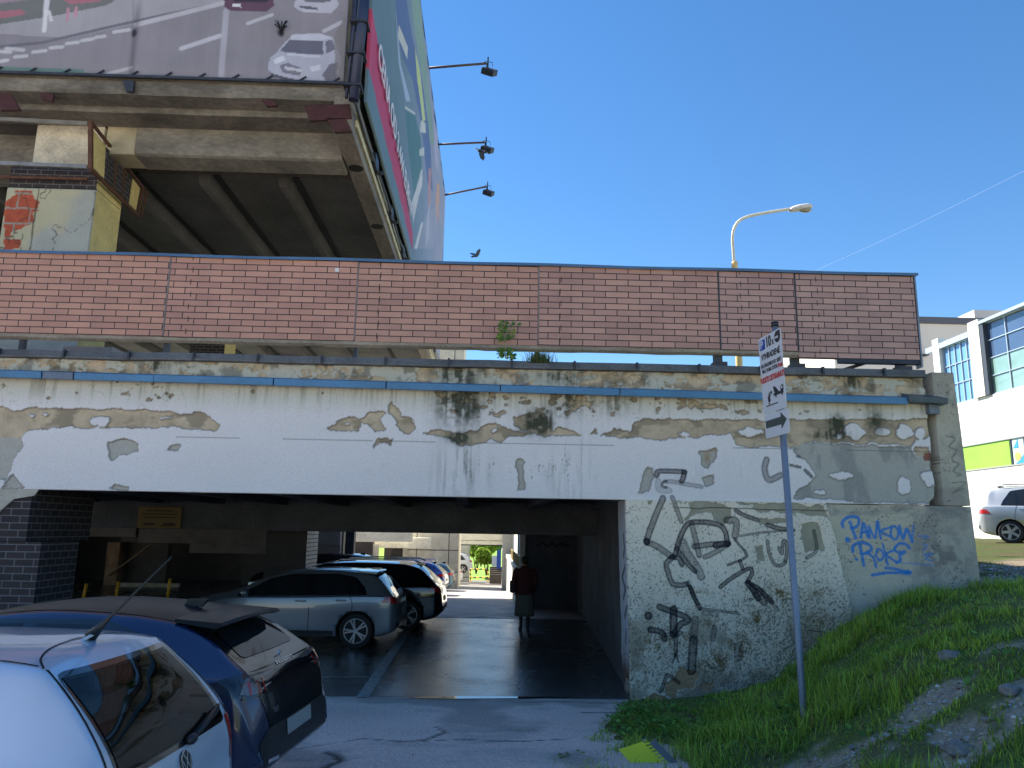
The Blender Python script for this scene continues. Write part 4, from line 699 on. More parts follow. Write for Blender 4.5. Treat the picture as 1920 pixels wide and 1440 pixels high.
# ------- front banner: faded street photograph on vinyl
BAN = mat('printed_vinyl', attr='Col', rough=.6, nz=(1.3, .08), nz2=(60., .05), bump=(4., .12), spec=.3)
def drawer(X, Y, C, conv):
    def poly(P, col, a=1., wob=0.):
        m = inpoly(X, Y, [conv(*p) for p in P]).astype(float)*a; return mixc(C[0], lin(*col), m)
    def line(P, w, col, a=1.):
        Q = [conv(*p) for p in P]; return mixc(C[0], lin(*col), sst(w*1.3, w*.7, distline(X, Y, Q))*a)
    return poly, line
def front_banner():
    t = thing('front_billboard', 'faded vinyl banner of a street with cars on the front of the raised building', 'billboard', (0, 0, 0)); fy = BY-.06
    conv = lambda px, py: (lambda q: (q[0], q[2]))(at_y(px, py, fy)); x1 = conv(645, 160)[0]; gx = np.arange(-12.5, x1, .022); gz = np.concatenate([np.arange(10.42, 12.6, .022), np.arange(12.65, 19.2, .25)]); X, Z = np.meshgrid(gx, gz)
    C = [np.ones(X.shape+(3,))*lin(138, 132, 138)*(.92+.14*fbm(X*.7, Z*.7, 4, 441))[..., None]]; poly, line = drawer(X, Z, C, conv)
    D = lambda P, c, a=1.: C.__setitem__(0, poly(P, c, a)); Ln = lambda P, w, c, a=1.: C.__setitem__(0, line(P, w, c, a))
    D([(-60, 60), (130, 72), (230, 50), (420, 6), (520, -30), (-60, -60)], (158, 154, 158)); D([(-60, 55), (90, 32), (200, 10), (250, -20), (-60, -60)], (112, 112, 110)); D([(-60, 15), (60, -2), (120, -30), (-60, -30)], (150, 130, 140))
    for P in ([(-40, 24), (40, 18), (50, 26), (10, 34), (-40, 36)], [(120, 0), (180, -6), (190, 3), (130, 8)]): D(P, (172, 104, 116), .8)
    Ln([(-40, 92), (80, 80), (200, 52), (420, 4)], .03, (110, 106, 116)); Ln([(255, 47), (420, 5)], .05, (182, 176, 182))
    for P in ([(-5, 97), (20, 98)], [(12, 91), (44, 94)], [(28, 107), (50, 105)], [(62, 98), (86, 95)], [(95, 90), (117, 88)], [(125, 82), (147, 79)], [(154, 76), (174, 73)], [(180, 70), (196, 68)], [(-20, 118), (14, 113)], [(214, 60), (242, 56)]): Ln(P, .035, (186, 182, 186))
    Ln([(340, 91), (413, 67)], .045, (184, 180, 186)); Ln([(465, 44), (510, 28)], .035, (180, 176, 182)); Ln([(200, 138), (247, 126)], .03, (176, 172, 178)); Ln([(608, 58), (640, 42)], .04, (178, 174, 180))
    Ln([(424, 20), (414, 146)], .055, (176, 172, 180), .75); Ln([(250, -10), (250, 148)], .012, (120, 112, 122), .6)
    # walking figures and parked cars of the print
    Ln([(88, 0), (86, 20)], .05, (196, 192, 196)); Ln([(86, 22), (83, 58)], .04, (206, 202, 204)); Ln([(92, 22), (96, 38)], .03, (200, 196, 200)); Ln([(128, 16), (126, 38)], .025, (180, 130, 146)); Ln([(143, 14), (141, 30)], .03, (184, 134, 148))
    D([(420, 0), (430, -14), (512, -14), (514, 10), (500, 22), (432, 20), (420, 12)], (98, 72, 88)); D([(436, 6), (452, 8), (452, 14), (436, 12)], (210, 206, 208)); D([(552, 5), (566, -12), (630, -12), (636, 10), (622, 24), (566, 22), (552, 14)], (178, 174, 184)); D([(560, 10), (596, 14), (596, 19), (562, 15)], (96, 92, 100))
    D([(502, 128), (506, 108), (520, 96), (536, 76), (552, 64), (600, 62), (624, 70), (632, 92), (640, 110), (634, 140), (610, 154), (560, 150), (512, 142)], (172, 170, 182)); D([(524, 96), (544, 74), (606, 76), (606, 102), (560, 100)], (104, 102, 116)); D([(524, 122), (540, 118), (566, 128), (562, 142), (530, 136)], (122, 118, 130)); D([(534, 124), (566, 130), (566, 135), (534, 130)], (186, 184, 190))
    D([(545, 66), (600, 63), (622, 70), (606, 76), (546, 74)], (190, 188, 198)); D([(610, 78), (622, 74), (630, 92), (612, 100)], (112, 110, 122)); D([(512, 112), (530, 104), (536, 112), (516, 120)], (206, 204, 212)); D([(506, 136), (560, 150), (606, 152), (606, 157), (556, 156), (508, 142)], (88, 84, 94)); D([(612, 136), (618, 122), (630, 122), (632, 142), (622, 150)], (70, 66, 74)); D([(540, 100), (600, 104), (602, 108), (538, 104)], (196, 194, 204)); D([(436, -2), (506, -2), (500, 4), (440, 4)], (60, 52, 66)); D([(568, -4), (624, -4), (618, 4), (572, 4)], (110, 108, 118)); D([(580, 126), (600, 120), (602, 130), (586, 134)], (200, 198, 206)); D([(604, 140), (618, 120), (634, 116), (630, 148), (612, 152)], (112, 108, 118)); D([(626, 66), (648, 30), (650, 160), (630, 158)], (128, 122, 120), .7)
    for cx_, cy_, r in ((252, 62, .07), (527, 60, .09)):      # burnt spots
        q = conv(cx_, cy_); d = np.hypot((X-q[0])*1.6, Z-q[1])+.07*(fbm(X*14, Z*9, 4, 443)-.5); C[0] = mixc(C[0], lin(24, 22, 24), sst(r*1.6, r*.7, d))
    q = conv(252, 80); C[0] = mixc(C[0], lin(70, 66, 72), .5*np.exp(-((X-q[0])/.06)**2)*sst(12.2, 11.6, Z)); q0 = conv(300, 150)[1]
    C[0] = mixc(C[0], lin(62, 58, 62), sst(q0+.16, q0, Z+.05*(fbm(X*3, Z*3, 3, 445)-.5))*.75); C[0] = mixc(C[0], lin(84, 120, 108), .8*sst(.05, .02, np.abs(Z-q0-.14))*(np.abs(X+8.6) < .9)); C[0] *= (.94+.12*fbm(X*9, Z*.8, 3, 447))[..., None]
    Yv = fy+.025*(fbm(X*.9, Z*.9, 3, 449)-.5)+.03*sst(10.7, 10.42, Z)*fbm(X*4, Z, 3, 451); Pp, Cc = rim(np.stack([X, Yv, Z], -1), C[0], (0, .05, 0)); gridmesh('vinyl_print', Pp, Cc, BAN, t)
    b = MB(); b.bar((-12.5, fy-.01, 10.39), (x1+.1, fy-.01, 10.39), .05); b.bar((x1+.09, fy+.02, 10.3), (x1+.09, fy+.02, 19.2), .07)
    for x in np.arange(-11.8, x1, .62): b.bar((x, fy-.015, 10.39), (x+.16, fy-.015, 10.50), .025)
    b.build('tension_frame', DST, t)
    b = MB(); q = at_y(527, 56, fy-.03)
    for k in range(14): a = k*.7; b.bar(q, q+Vector((.12*math.cos(a), -.05, .05+.12*abs(math.sin(a*1.7)))), .02, .008)
    b.build('torn_fringe', mat('hole_black', (0, 0, 0)), t); b = MB(); q = at_y(240, 158, BY-.05); b.prism([q+Vector(v) for v in ((-.12, 0, .08), (.1, 0, .08), (.1, 0, -.14), (-.02, 0, -.14))], (0, .06, 0)); b.build('frame_bracket', DST, t)
front_banner()
# ------- side banner
def side_banner():
    t = thing('side_billboard', 'large side banner with a red price band facing the open sky', 'billboard', (0, 0, 0)); X0 = BX+.08
    conv = lambda px, py: (lambda q: (q[1], q[2]))(at_x(px, py, X0)); y1 = conv(832, 440)[0]; gy = np.arange(13.6, y1, .055); gz = np.arange(10.42, 19.0, .055); Yv, Z = np.meshgrid(gy, gz)
    C = [np.ones(Yv.shape+(3,))*lin(110, 130, 136)]; poly, line = drawer(Yv, Z, C, conv); D = lambda P, c, a=1.: C.__setitem__(0, poly(P, c, a))
    C[0] = mixc(C[0], lin(150, 156, 176), .8*sst(18, 30, Yv+.8*(Z-12))); C[0] = mixc(C[0], lin(160, 150, 170), .5*sst(.45, .6, fbm(Yv*.25, Z*.5, 3, 461))*sst(24, 32, Yv))
    D([(742, -10), (760, -10), (772, 60), (790, 150), (806, 260), (812, 360), (800, 340), (790, 240), (774, 150), (756, 110), (744, 60)], (96, 112, 150)); D([(742, 10), (752, 120), (770, 190), (762, 190), (748, 120)], (170, 180, 200))
    D([(748, 46), (765, 90), (764, 112), (747, 70)], (206, 202, 190)); D([(772, -10), (786, -10), (796, 90), (806, 190), (815, 270), (806, 270), (796, 180), (786, 110), (778, 60)], (136, 158, 140)); D([(778, 90), (786, 130), (797, 225), (792, 228), (782, 150)], (196, 206, 140))
    D([(760, 198), (777, 212), (789, 262), (791, 350), (778, 374), (772, 330), (764, 260)], (86, 124, 126)); D([(760, 198), (778, 212), (777, 216), (760, 203)], (204, 204, 196)); D([(789, 226), (797, 230), (798, 250), (787, 247)], (204, 202, 194)); D([(786, 280), (795, 276), (795, 292), (786, 292)], (196, 196, 192)); D([(789, 318), (792, 316), (791, 350), (777, 395), (776, 372)], (190, 192, 192))
    D([(772, 380), (790, 330), (792, 332), (776, 420)], (214, 208, 204), .8); D([(803, 315), (809, 316), (808, 380), (803, 400)], (196, 140, 130), .8); D([(820, 340), (824, 346), (822, 420), (816, 390)], (206, 150, 110), .8); D([(800, 410), (806, 380), (806, 440), (798, 470)], (196, 190, 200), .7); D([(812, 180), (820, 250), (822, 330), (815, 300)], (180, 170, 196), .6)
    D([(776, 466), (812, 466), (822, 380), (790, 420)], (170, 164, 176), .5); D([(778, 465), (790, 416), (793, 418), (782, 468)], (222, 216, 212), .8)
    D([(697, 12), (775, 440), (774, 470), (690, 122)], (196, 66, 96)); D([(690, 122), (697, 12), (703, 48), (697, 152)], (206, 78, 104), .6)
    C[0] *= (.95+.1*fbm(Yv*.6, Z*1.5, 3, 463))[..., None]; Xd = X0+.06*(fbm(Yv*.35, Z*.35, 3, 465)-.5)+.02*np.sin(Yv*3.2)*sst(18.6, 19, Z); top = (Z > 18.9)
    Pp, Cc = rim(np.stack([Xd, Yv, Z+.05*top*np.sin(Yv*5)], -1), C[0], (-.06, 0, 0)); gridmesh('vinyl_print', Pp, Cc, BAN, t)
    a = np.array(conv(705.5, 112)); c = np.array(conv(769.5, 413)); d = c-a; L = np.hypot(*d); M = basis((X0+.045, a[0], a[1]), (0, d[0], d[1]), (0, -d[1], d[0]))
    o = textmesh('lettering', 'CENA OD 3.444 EUR/m\u00b2', 1., mat('white_print', lin(226, 216, 218), .6, nz=None, bump=None), t, Matrix(), .004, bold=.012); w = max(v.co.x for v in o.data.vertices); o.data.transform(M @ Matrix.Diagonal((L/w, .78, 1, 1)))
    b = MB(); b.bar((X0-.02, 13.55, 18.98), (X0-.02, y1, 18.98), .06); b.bar((X0-.02, y1, 10.4), (X0-.02, y1, 19), .06); b.build('tension_frame', DST, t)
    for y in np.arange(16, 37, 3.): b = MB(); b.box(BX-.1, X0-.06, y, y+.08, 18.0, 18.08); b.build('stand_off', DST, t)
side_banner()
# ------- floodlights on arms
def flood(p0, p1, label):
    p0 = Vector(p0); p1 = Vector(p1); t = thing('floodlight', label, 'floodlight', p0, 0, 'floodlights above the side banner'); d = p1-p0
    b = MB(); b.tube([(0, 0, 0), d], .045, 10); b.build('arm', mat('brown_steel_arm', lin(92, 74, 70), .6, .3, nz=(9., .25)), t)
    b = MB(); b.box(-.25, .25, -.19, .19, -.14, .08, .02); b.box(-.19, .19, -.14, .14, -.155, -.1401); o = b.build('lamp_head', mat('black_lamp_body', lin(40, 38, 40), .5, nz=(9., .2)), t); o.location = d+Vector((.12, 0, -.30)); o.rotation_euler = (R(38), R(24), R(-14))
    b = MB(); b.bar(d+Vector((.02, 0, -.26)), d+Vector((.02, 0, .02)), .04); b.bar(d+Vector((.06, 0, -.2)), d+Vector((.06, 0, .26)), .05, .05); b.tube([d+Vector((-.2, 0, 0)), d+Vector((0, .05, .12)), d+Vector((.22, 0, .05)), d+Vector((.24, 0, -.12))], .012, 6); b.build('bracket', DST, t)
for (a, c, y, lb) in (((797, 128), (912, 119), 25.4, 'floodlight on a long arm nearest the camera, highest against the sky'), ((815, 271), (909, 267), 30.7, 'middle floodlight arm with a pigeon flying under its lamp'), ((827, 367), (912, 350), 35.6, 'farthest floodlight, on an arm that slopes up to its lamp')):
    flood(at_y(*a, y), at_y(*c, y), lb)
# ------- pigeons in flight
def pigeon(px, py, y, s, rz, label, flap):
    t = at_y(px, py, y); m = mat('pigeon_feather', lin(74, 84, 96), .7, nz=(14., .35)); b = MB()
    b.rings([[(x, r*math.cos(a), z+r*.9*math.sin(a)) for a in np.linspace(0, 2*PI, 10, endpoint=False)] for x, r, z in ((-.30, .012, .0), (-.22, .05, -.005), (-.12, .045, 0), (-.02, .065, 0), (.07, .06, .012), (.12, .038, .035), (.155, .033, .055), (.18, .02, .053), (.21, .006, .045))])
    b.prism([(-.12, -.03, 0), (-.30, -.085, .0), (-.31, .085, .0), (-.12, .03, 0)], (0, 0, .008)); o = b.build('pigeon', m, smooth=True); o.location = t; o.rotation_euler = (R(8), R(-20), rz); o.scale = (s,)*3; tag(o, label, 'bird', 'pigeons in flight')
    for sd in (-1, 1):
        up_ = flap[0 if sd < 0 else 1]; P = [(.08, 0, 0), (.13, .12, .4), (.10, .28, .75), (-.02, .36, 1.), (-.10, .26, .7), (-.10, .12, .4), (-.09, 0, 0)]; b = MB(); b.prism([(x, sd*(.04+y_*math.cos(up_)), .03+y_*math.sin(up_)+.04*math.sin(3*y_)) for x, y_, _ in P], (0, 0, .009)); w = b.build('wing', mat('pigeon_wing', lin(92, 104, 114), .7, nz=(20., .3)), o)
pigeon(901, 284, 28, 1.15, R(150), 'dark pigeon with wings down flying under the middle floodlight', (-.7, -.5)); pigeon(893, 480, 20, .62, R(35), 'small pigeon with raised wings flying just above the blue coping', (.6, .35))
# ------- street lamp
sl = thing('street_lamp', 'pale street lamp with a long curved arm and yellow lower pole behind the parapet', 'street lamp', (at_y(1387, 680, 20)[0], 20, 0)); bx = sl.location.x
L_ = lambda px, py: Vector(at_y(px, py, 20))-Vector((bx, 20, 0)); CRM = mat('cream_pole_paint', lin(222, 214, 190), .5, nz=(6., .12), bump=None)
pt = [L_(*p) for p in ((1376.5, 494), (1374.5, 465), (1373.5, 447), (1376, 430), (1384, 416), (1397, 408), (1413, 403.5), (1447, 397), (1484, 391.5))]; b = MB(); b.tube(smoothline([tuple(p) for p in pt], 4), .042, 12); b.build('arm', CRM, sl)
zc = L_(1377, 490).z; b = MB(); b.tube([(0, 0, 0), (0, 0, 3), (-.03, 0, zc-.12), (-.03, 0, zc-.02), (-.03, 0, zc)], [.11, .10, .085, .085, .05], 14); b.build('pole', mat('yellow_pole_paint', lin(222, 188, 120), .5, nz=(4., .12), bump=None), sl)
h0 = L_(1480, 394); h1 = L_(1523, 388); d = (h1-h0); b = MB(); rg = []
for t, w, hu, hd in ((0, .06, .05, .05), (.12, .11, .09, .06), (.4, .15, .12, .06), (.75, .15, .12, .05), (.93, .11, .08, .04), (1, .04, .02, .02)):
    c = h0+d*t; rg.append([c+Vector((0, w*math.cos(a), (hu if math.sin(a) > 0 else hd)*math.sin(a))) for a in np.linspace(0, 2*PI, 14, endpoint=False)])
b.rings(rg); b.build('lamp_housing', mat('lamp_grey_shell', lin(214, 208, 202), .5, nz=(9., .12), bump=None), sl, smooth=True)
b = MB(); c = h0+d*.68+Vector((0, 0, -.05)); b.blob(c, (.19, .11, .09), 0, 1, 2); b.build('lamp_bowl', mat('lamp_bowl_glass', lin(186, 180, 160), .15, nz=None, bump=None, trans=.4), sl)
# overhead wire
b = MB(); a = Vector(at_y(1545, 500, 40)); c = Vector(at_y(1925, 318, 26)); b.tube([a+(a-c)*.2]+[a.lerp(c, s)+Vector((0, 0, -.5*math.sin(PI*s)*.2)) for s in np.linspace(0, 1.3, 8)], .0065, 6); o = b.build('overhead_wire', mat('pale_wire', lin(120, 150, 200), .5, nz=None, bump=None)); tag(o, 'thin overhead wire slanting up across the blue sky', 'wire')

# ================================================================== PARKING SIGN
sb = onT(1508, 1345); ps = thing('parking_sign', 'white parking sign on a leaning grey post in the grass', 'sign', sb); rel = lambda px, py, dy=0: Vector(at_y(px, py, sb[1]+dy))-Vector(sb)
top = rel(1453, 612); bot = rel(1508, 1350); b = MB(); dv = (top-bot); b.tube([bot-dv*.03, bot, top], .036, 18); b.build('post', mat('galvanised_post', lin(128, 136, 150), .45, .35, nz=(3., .15), nz2=(40., .1), bump=(50., .1)), ps)
b = MB(); b.tube([top-dv*.002, top+dv*.012], .042, 16); b.build('post_cap', mat('black_cap', lin(28, 30, 40), .5, nz=None, bump=None), ps)
WH = mat('white_sign_sheet', lin(206, 208, 212), .35, nz=(3., .06), bump=None); BK = mat('sign_black', lin(42, 44, 52), .4, nz=None, bump=None); RD = mat('sign_red', lin(196, 60, 48), .4, nz=None, bump=None); BL = mat('sign_blue', lin(24, 68, 160), .4, nz=None, bump=None)
dl = .27; tl = rel(1429, 637, dl); tr = rel(1471, 612, -dl); bl_ = rel(1437, 778, dl); xv = (tr-tl); xv.z *= .3; wv = xv.length; xv.normalize(); hz = (tl-bl_); upv = dv.normalized(); upv = (upv-xv*upv.dot(xv)).normalized(); nv = xv.cross(upv); hgt = hz.length
nv_cam = nv if nv.dot(Vector((-sb[0], -sb[1], 0))) > 0 else -nv
Msg = basis(tl+nv_cam*.05-upv*hgt, xv, upv)
def plate(name, w, h, m, M, parent, r=.03, t=.004):
    pts = []
    for cx_, cy_, a0 in ((w-r, h-r, 0), (r, h-r, 90), (r, r, 180), (w-r, r, 270)):
        for k in range(5): a = R(a0+k*22.5); pts.append(M @ Vector((cx_+r*math.cos(a), cy_+r*math.sin(a), 0)))
    b = MB(); b.prism(pts, -(M.to_3x3() @ Vector((0, 0, t)))); return b.build(name, m, parent)
def flat(name, polys, m, M, parent, z=.0015):
    b = MB()
    for P in polys: b.prism([M @ Vector((x, y, z)) for x, y in P], M.to_3x3() @ Vector((0, 0, -.001)))
    return b.build(name, m, parent)
mp = plate('main_plate', wv, hgt, WH, Msg, ps); w, h = wv, hgt
flat('blue_field', [[(.03*w/.55, h*.83), (.16*w/.55, h*.83), (.16*w/.55, h*.965), (.03*w/.55, h*.965)]], BL, Msg, mp)
tx = lambda s, x, y, sz, m, sx=.8, bold=.0, al='LEFT': textmesh('lettering', s, sz, m, mp, Msg @ Matrix.Translation((x*w, y*h, .003)), .0008, al, sx, bold)
tx('P', .085, .855, .125, WH, 1., .004); tx('10', .33, .845, .17, BK, .75, .006); tx('x', .60, .845, .11, BK, .8, .003); tx('VYHRADEN\u00c9', .5, .70, .095, BK, .82, .003, 'CENTER')
tx('PRE Z\u00c1KAZN\u00cdKOV KL. BUFET', .5, .595, .062, BK, .60, .001, 'CENTER'); tx('MAX. DOBA ST\u00c1TIA', .42, .525, .062, BK, .66, .001, 'CENTER'); tx('60 min', .87, .525, .062, RD, .66, .003, 'CENTER'); tx('BUDETE ODTIAHNUT\u00cd', .5, .40, .088, RD, .64, .004, 'CENTER'); tx('Neopr\u00e1vnene zaparkovan\u00e9 vozidl\u00e1 bud\u00fa odtiahnut\u00e9', .16, .085, .024, BK, .55)
cxl, cyl, rl = .84*w, .91*h, .068; flat('leaf_logo', [[(cxl+rl*1.0*math.cos(a)*(1 if not (0 < a < PI/2) else 1.0), cyl+rl*math.sin(a)) for a in np.linspace(PI/2, 2*PI, 22)]+[(cxl+rl, cyl+rl)]], BK, Msg, mp)
tx('zona', .745, .895, .045, WH, .85, .002)
S_ = lambda P: [[(w*x, h*y) for x, y in Q] for Q in P]
flat('tow_symbol', S_([[(.26, .13), (.36, .14), (.34, .20), (.44, .235), (.46, .26), (.38, .265), (.30, .25), (.24, .19)], [(.50, .19), (.92, .19), (.92, .225), (.80, .225), (.56, .225), (.50, .22)], [(.80, .226), (.93, .226), (.93, .29), (.86, .30), (.80, .27)], [(.55, .226), (.74, .226), (.60, .30), (.53, .315), (.50, .30)]]+[[(x+.035*math.cos(a), y+.012*math.sin(a)) for a in np.linspace(0, 2*PI, 12, endpoint=False)] for x, y in ((.60, .178), (.86, .178), (.29, .115))]), BK, Msg, mp)
flat('tow_window', S_([[(.34, .215), (.41, .24), (.36, .245)], [(.82, .25), (.90, .25), (.90, .275), (.85, .28)]]), WH, Msg, mp, .0035)
h2 = hgt*.30; M2 = Msg @ Matrix.Translation((.015, -h2-.012, 0)); ap = plate('arrow_plate', w*1.02, h2, WH, M2, ps)
flat('arrow', [[(.04*w, h2*.42), (.70*w, h2*.42), (.70*w, h2*.22), (.94*w, h2*.58), (.70*w, h2*.94), (.70*w, h2*.74), (.04*w, h2*.74)]], mat('sign_dark_green', lin(54, 66, 66), .4, nz=None, bump=None), M2, ap)
# yellow notched sheet in the grass
yp = onT(1205, 1422); yp = at_y(1205, 1422, yp[1]-.4); ys = thing('yellow_card', 'bright yellow notched plastic card stuck upright in the grass edge', 'card', yp); cv = lambda px, py: Vector(at_y(px, py, yp[1]))-Vector(yp)
tl, tr, rr_ = cv(1160, 1406), cv(1214, 1389), cv(1262, 1440); dn = rr_-tr; b = MB(); edge = [tr]
for k in range(9):
    a = tr+dn*(k/9); e = dn/9; inn = (tl-tr).normalized()*.045; edge += [a+e*.05, a+e*.05+inn, a+e*.55+inn, a+e*.55]
edge += [rr_, rr_+dn*.6]; P = [tl, *edge, tl+dn*1.6]; b.prism([p+Vector((0, .12*(p.z), 0)) for p in P], (0, .006, 0)); b.build('sheet', mat('fluorescent_card', lin(238, 236, 60), .5, nz=(4., .08), bump=None), ys)
b = MB(); b.bar(tr+Vector((.05, .02, -.01)), rr_+dn*.4+Vector((.06, .02, 0)), .03, .06); b.build('grey_edge', mat('grey_plastic_edge', lin(120, 124, 130), .5), ys)
b = MB(); rr2 = random.Random(4); c0 = cv(1215, 1434)
for k in range(16): p = c0+Vector((rr2.uniform(-.18, .12), -.004, rr2.uniform(-.08, .02))); p.y = .12*p.z-.003; b.bar(p, p+Vector((rr2.uniform(.03, .1), 0, rr2.uniform(-.03, .03))), .004, .012)
b.build('scribble', BK, ys)
# ================================================================== CARS
GLASS = mat('dark_car_glass', (.012, .014, .016), .04, nz=None, bump=None, spec=.6)
BLKP = mat('black_trim_plastic', (.014, .014, .016), .45, nz=(30., .2), bump=None)
SBLK = mat('satin_black_paint', (.010, .011, .013), .38, nz=None, bump=None, spec=.35)
GBLK = mat('gloss_black_paint', (.006, .007, .009), .12, nz=None, bump=None, coat=1.)
TYRE = mat('tyre_rubber', (.018, .018, .018), .8, nz=(20., .2), bump=(60., .3)); ALLOY = mat('alloy_rim', (.42, .43, .45), .3, .9, nz=(9., .1), bump=None)
REDL = mat('red_lamp_glass', (.42, .02, .02), .12, nz=(60., .25), bump=None, coat=.6); CLRL = mat('clear_lamp_glass', (.20, .16, .15), .12, .3, nz=(70., .3), bump=None, coat=.6); CHROME = mat('bright_chrome', (.7, .7, .72), .12, 1., nz=None, bump=None); DARKI = mat('dark_cavity', (.01, .01, .011), .9, nz=None, bump=None)
PLATEM = mat('plate_white', lin(150, 150, 146), .4, nz=None, bump=None)
def paint(name, c, met=.35, rough=.28): return mat(name, c, rough, met, nz=(1.5, .05), nz2=(900., .06), bump=None, coat=1., spec=.5)
def glassmat(name, tint, f0=.10):
    m = bpy.data.materials.new(name); m.use_nodes = True; nt = m.node_tree; nt.nodes.remove(nt.nodes['Principled BSDF']); out = nt.nodes['Material Output']
    t = nt.nodes.new('ShaderNodeBsdfTransparent'); t.inputs[0].default_value = (*tint, 1); g = nt.nodes.new('ShaderNodeBsdfGlossy'); g.inputs['Roughness'].default_value = .015; lw = nt.nodes.new('ShaderNodeLayerWeight'); lw.inputs[0].default_value = .22
    ad = nt.nodes.new('ShaderNodeMath'); ad.operation = 'ADD'; ad.use_clamp = True; ad.inputs[1].default_value = f0; nt.links.new(lw.outputs['Fresnel'], ad.inputs[0])
    mx = nt.nodes.new('ShaderNodeMixShader'); nt.links.new(ad.outputs[0], mx.inputs[0]); nt.links.new(t.outputs[0], mx.inputs[1]); nt.links.new(g.outputs[0], mx.inputs[2]); nt.links.new(mx.outputs[0], out.inputs['Surface']); return m
def pch(P):
    X = np.array([p[0] for p in P], float); Y = np.array([p[1] for p in P], float); h = np.diff(X); d = np.diff(Y)/h; m = np.zeros(len(X)); m[0] = d[0]; m[-1] = d[-1]
    for k in range(1, len(X)-1): m[k] = 0 if d[k-1]*d[k] <= 0 else (h[k-1]+h[k])*3/((2*h[k]+h[k-1])/d[k-1]+(h[k]+2*h[k-1])/d[k])
    def f(x):
        x = np.clip(x, X[0], X[-1]); k = np.clip(np.searchsorted(X, x, 'right')-1, 0, len(h)-1); t = (x-X[k])/h[k]
        return Y[k]*(1+2*t)*(1-t)**2+h[k]*m[k]*t*(1-t)**2+Y[k+1]*t*t*(3-2*t)+h[k]*m[k+1]*t*t*(t-1)
    return f
WHEELS = {}
def wheel_meshes(style, r):
    key = (style, round(r, 3))
    if key in WHEELS: return WHEELS[key]
    n = 40; pr = [(-.10, r*.70), (-.10, r*.93), (-.075, r*.99), (0, r), (.075, r*.99), (.098, r*.93), (.10, r*.74), (.088, r*.70)]; b = MB()
    b.rings([[(rr*math.cos(a), y, rr*math.sin(a)) for a in np.linspace(0, 2*PI, n, endpoint=False)] for y, rr in pr]); bmesh.ops.recalc_face_normals(b.b, faces=b.b.faces); me1 = bpy.data.meshes.new('tyre'); b.b.to_mesh(me1); me1.materials.append(TYRE)
    b = MB(); q = r*.71
    b.rings([[(rr*math.cos(a), y, rr*math.sin(a)) for a in np.linspace(0, 2*PI, n, endpoint=False)] for y, rr in ((.06, q), (.092, q), (.10, q*.985), (.098, q*.92), (.06, q*.90))], caps=False)
    ns = 5
    for k in range(ns):
        a = 2*PI*k/ns+.3
        for da in ((-.16, .16) if style == 'twin' else (-.05,)):
            p = (q*.18*math.cos(a+da*.4), .085, q*.18*math.sin(a+da*.4)); e = (q*.95*math.cos(a+da), .09, q*.95*math.sin(a+da)); b.bar(p, e, .03 if style == 'twin' else .075, .05, upv=(0, 1, 0))
    b.tube([(0, .05, 0), (0, .10, 0)], q*.2, 16); bmesh.ops.recalc_face_normals(b.b, faces=b.b.faces); me2 = bpy.data.meshes.new('rim'); b.b.to_mesh(me2); me2.materials.append(ALLOY)
    b = MB(); b.tube([(0, -.05, 0), (0, .045, 0)], q*.97, 24); me3 = bpy.data.meshes.new('brake_disc'); b.b.to_mesh(me3); me3.materials.append(DARKI)
    WHEELS[key] = (me1, me2, me3); return WHEELS[key]
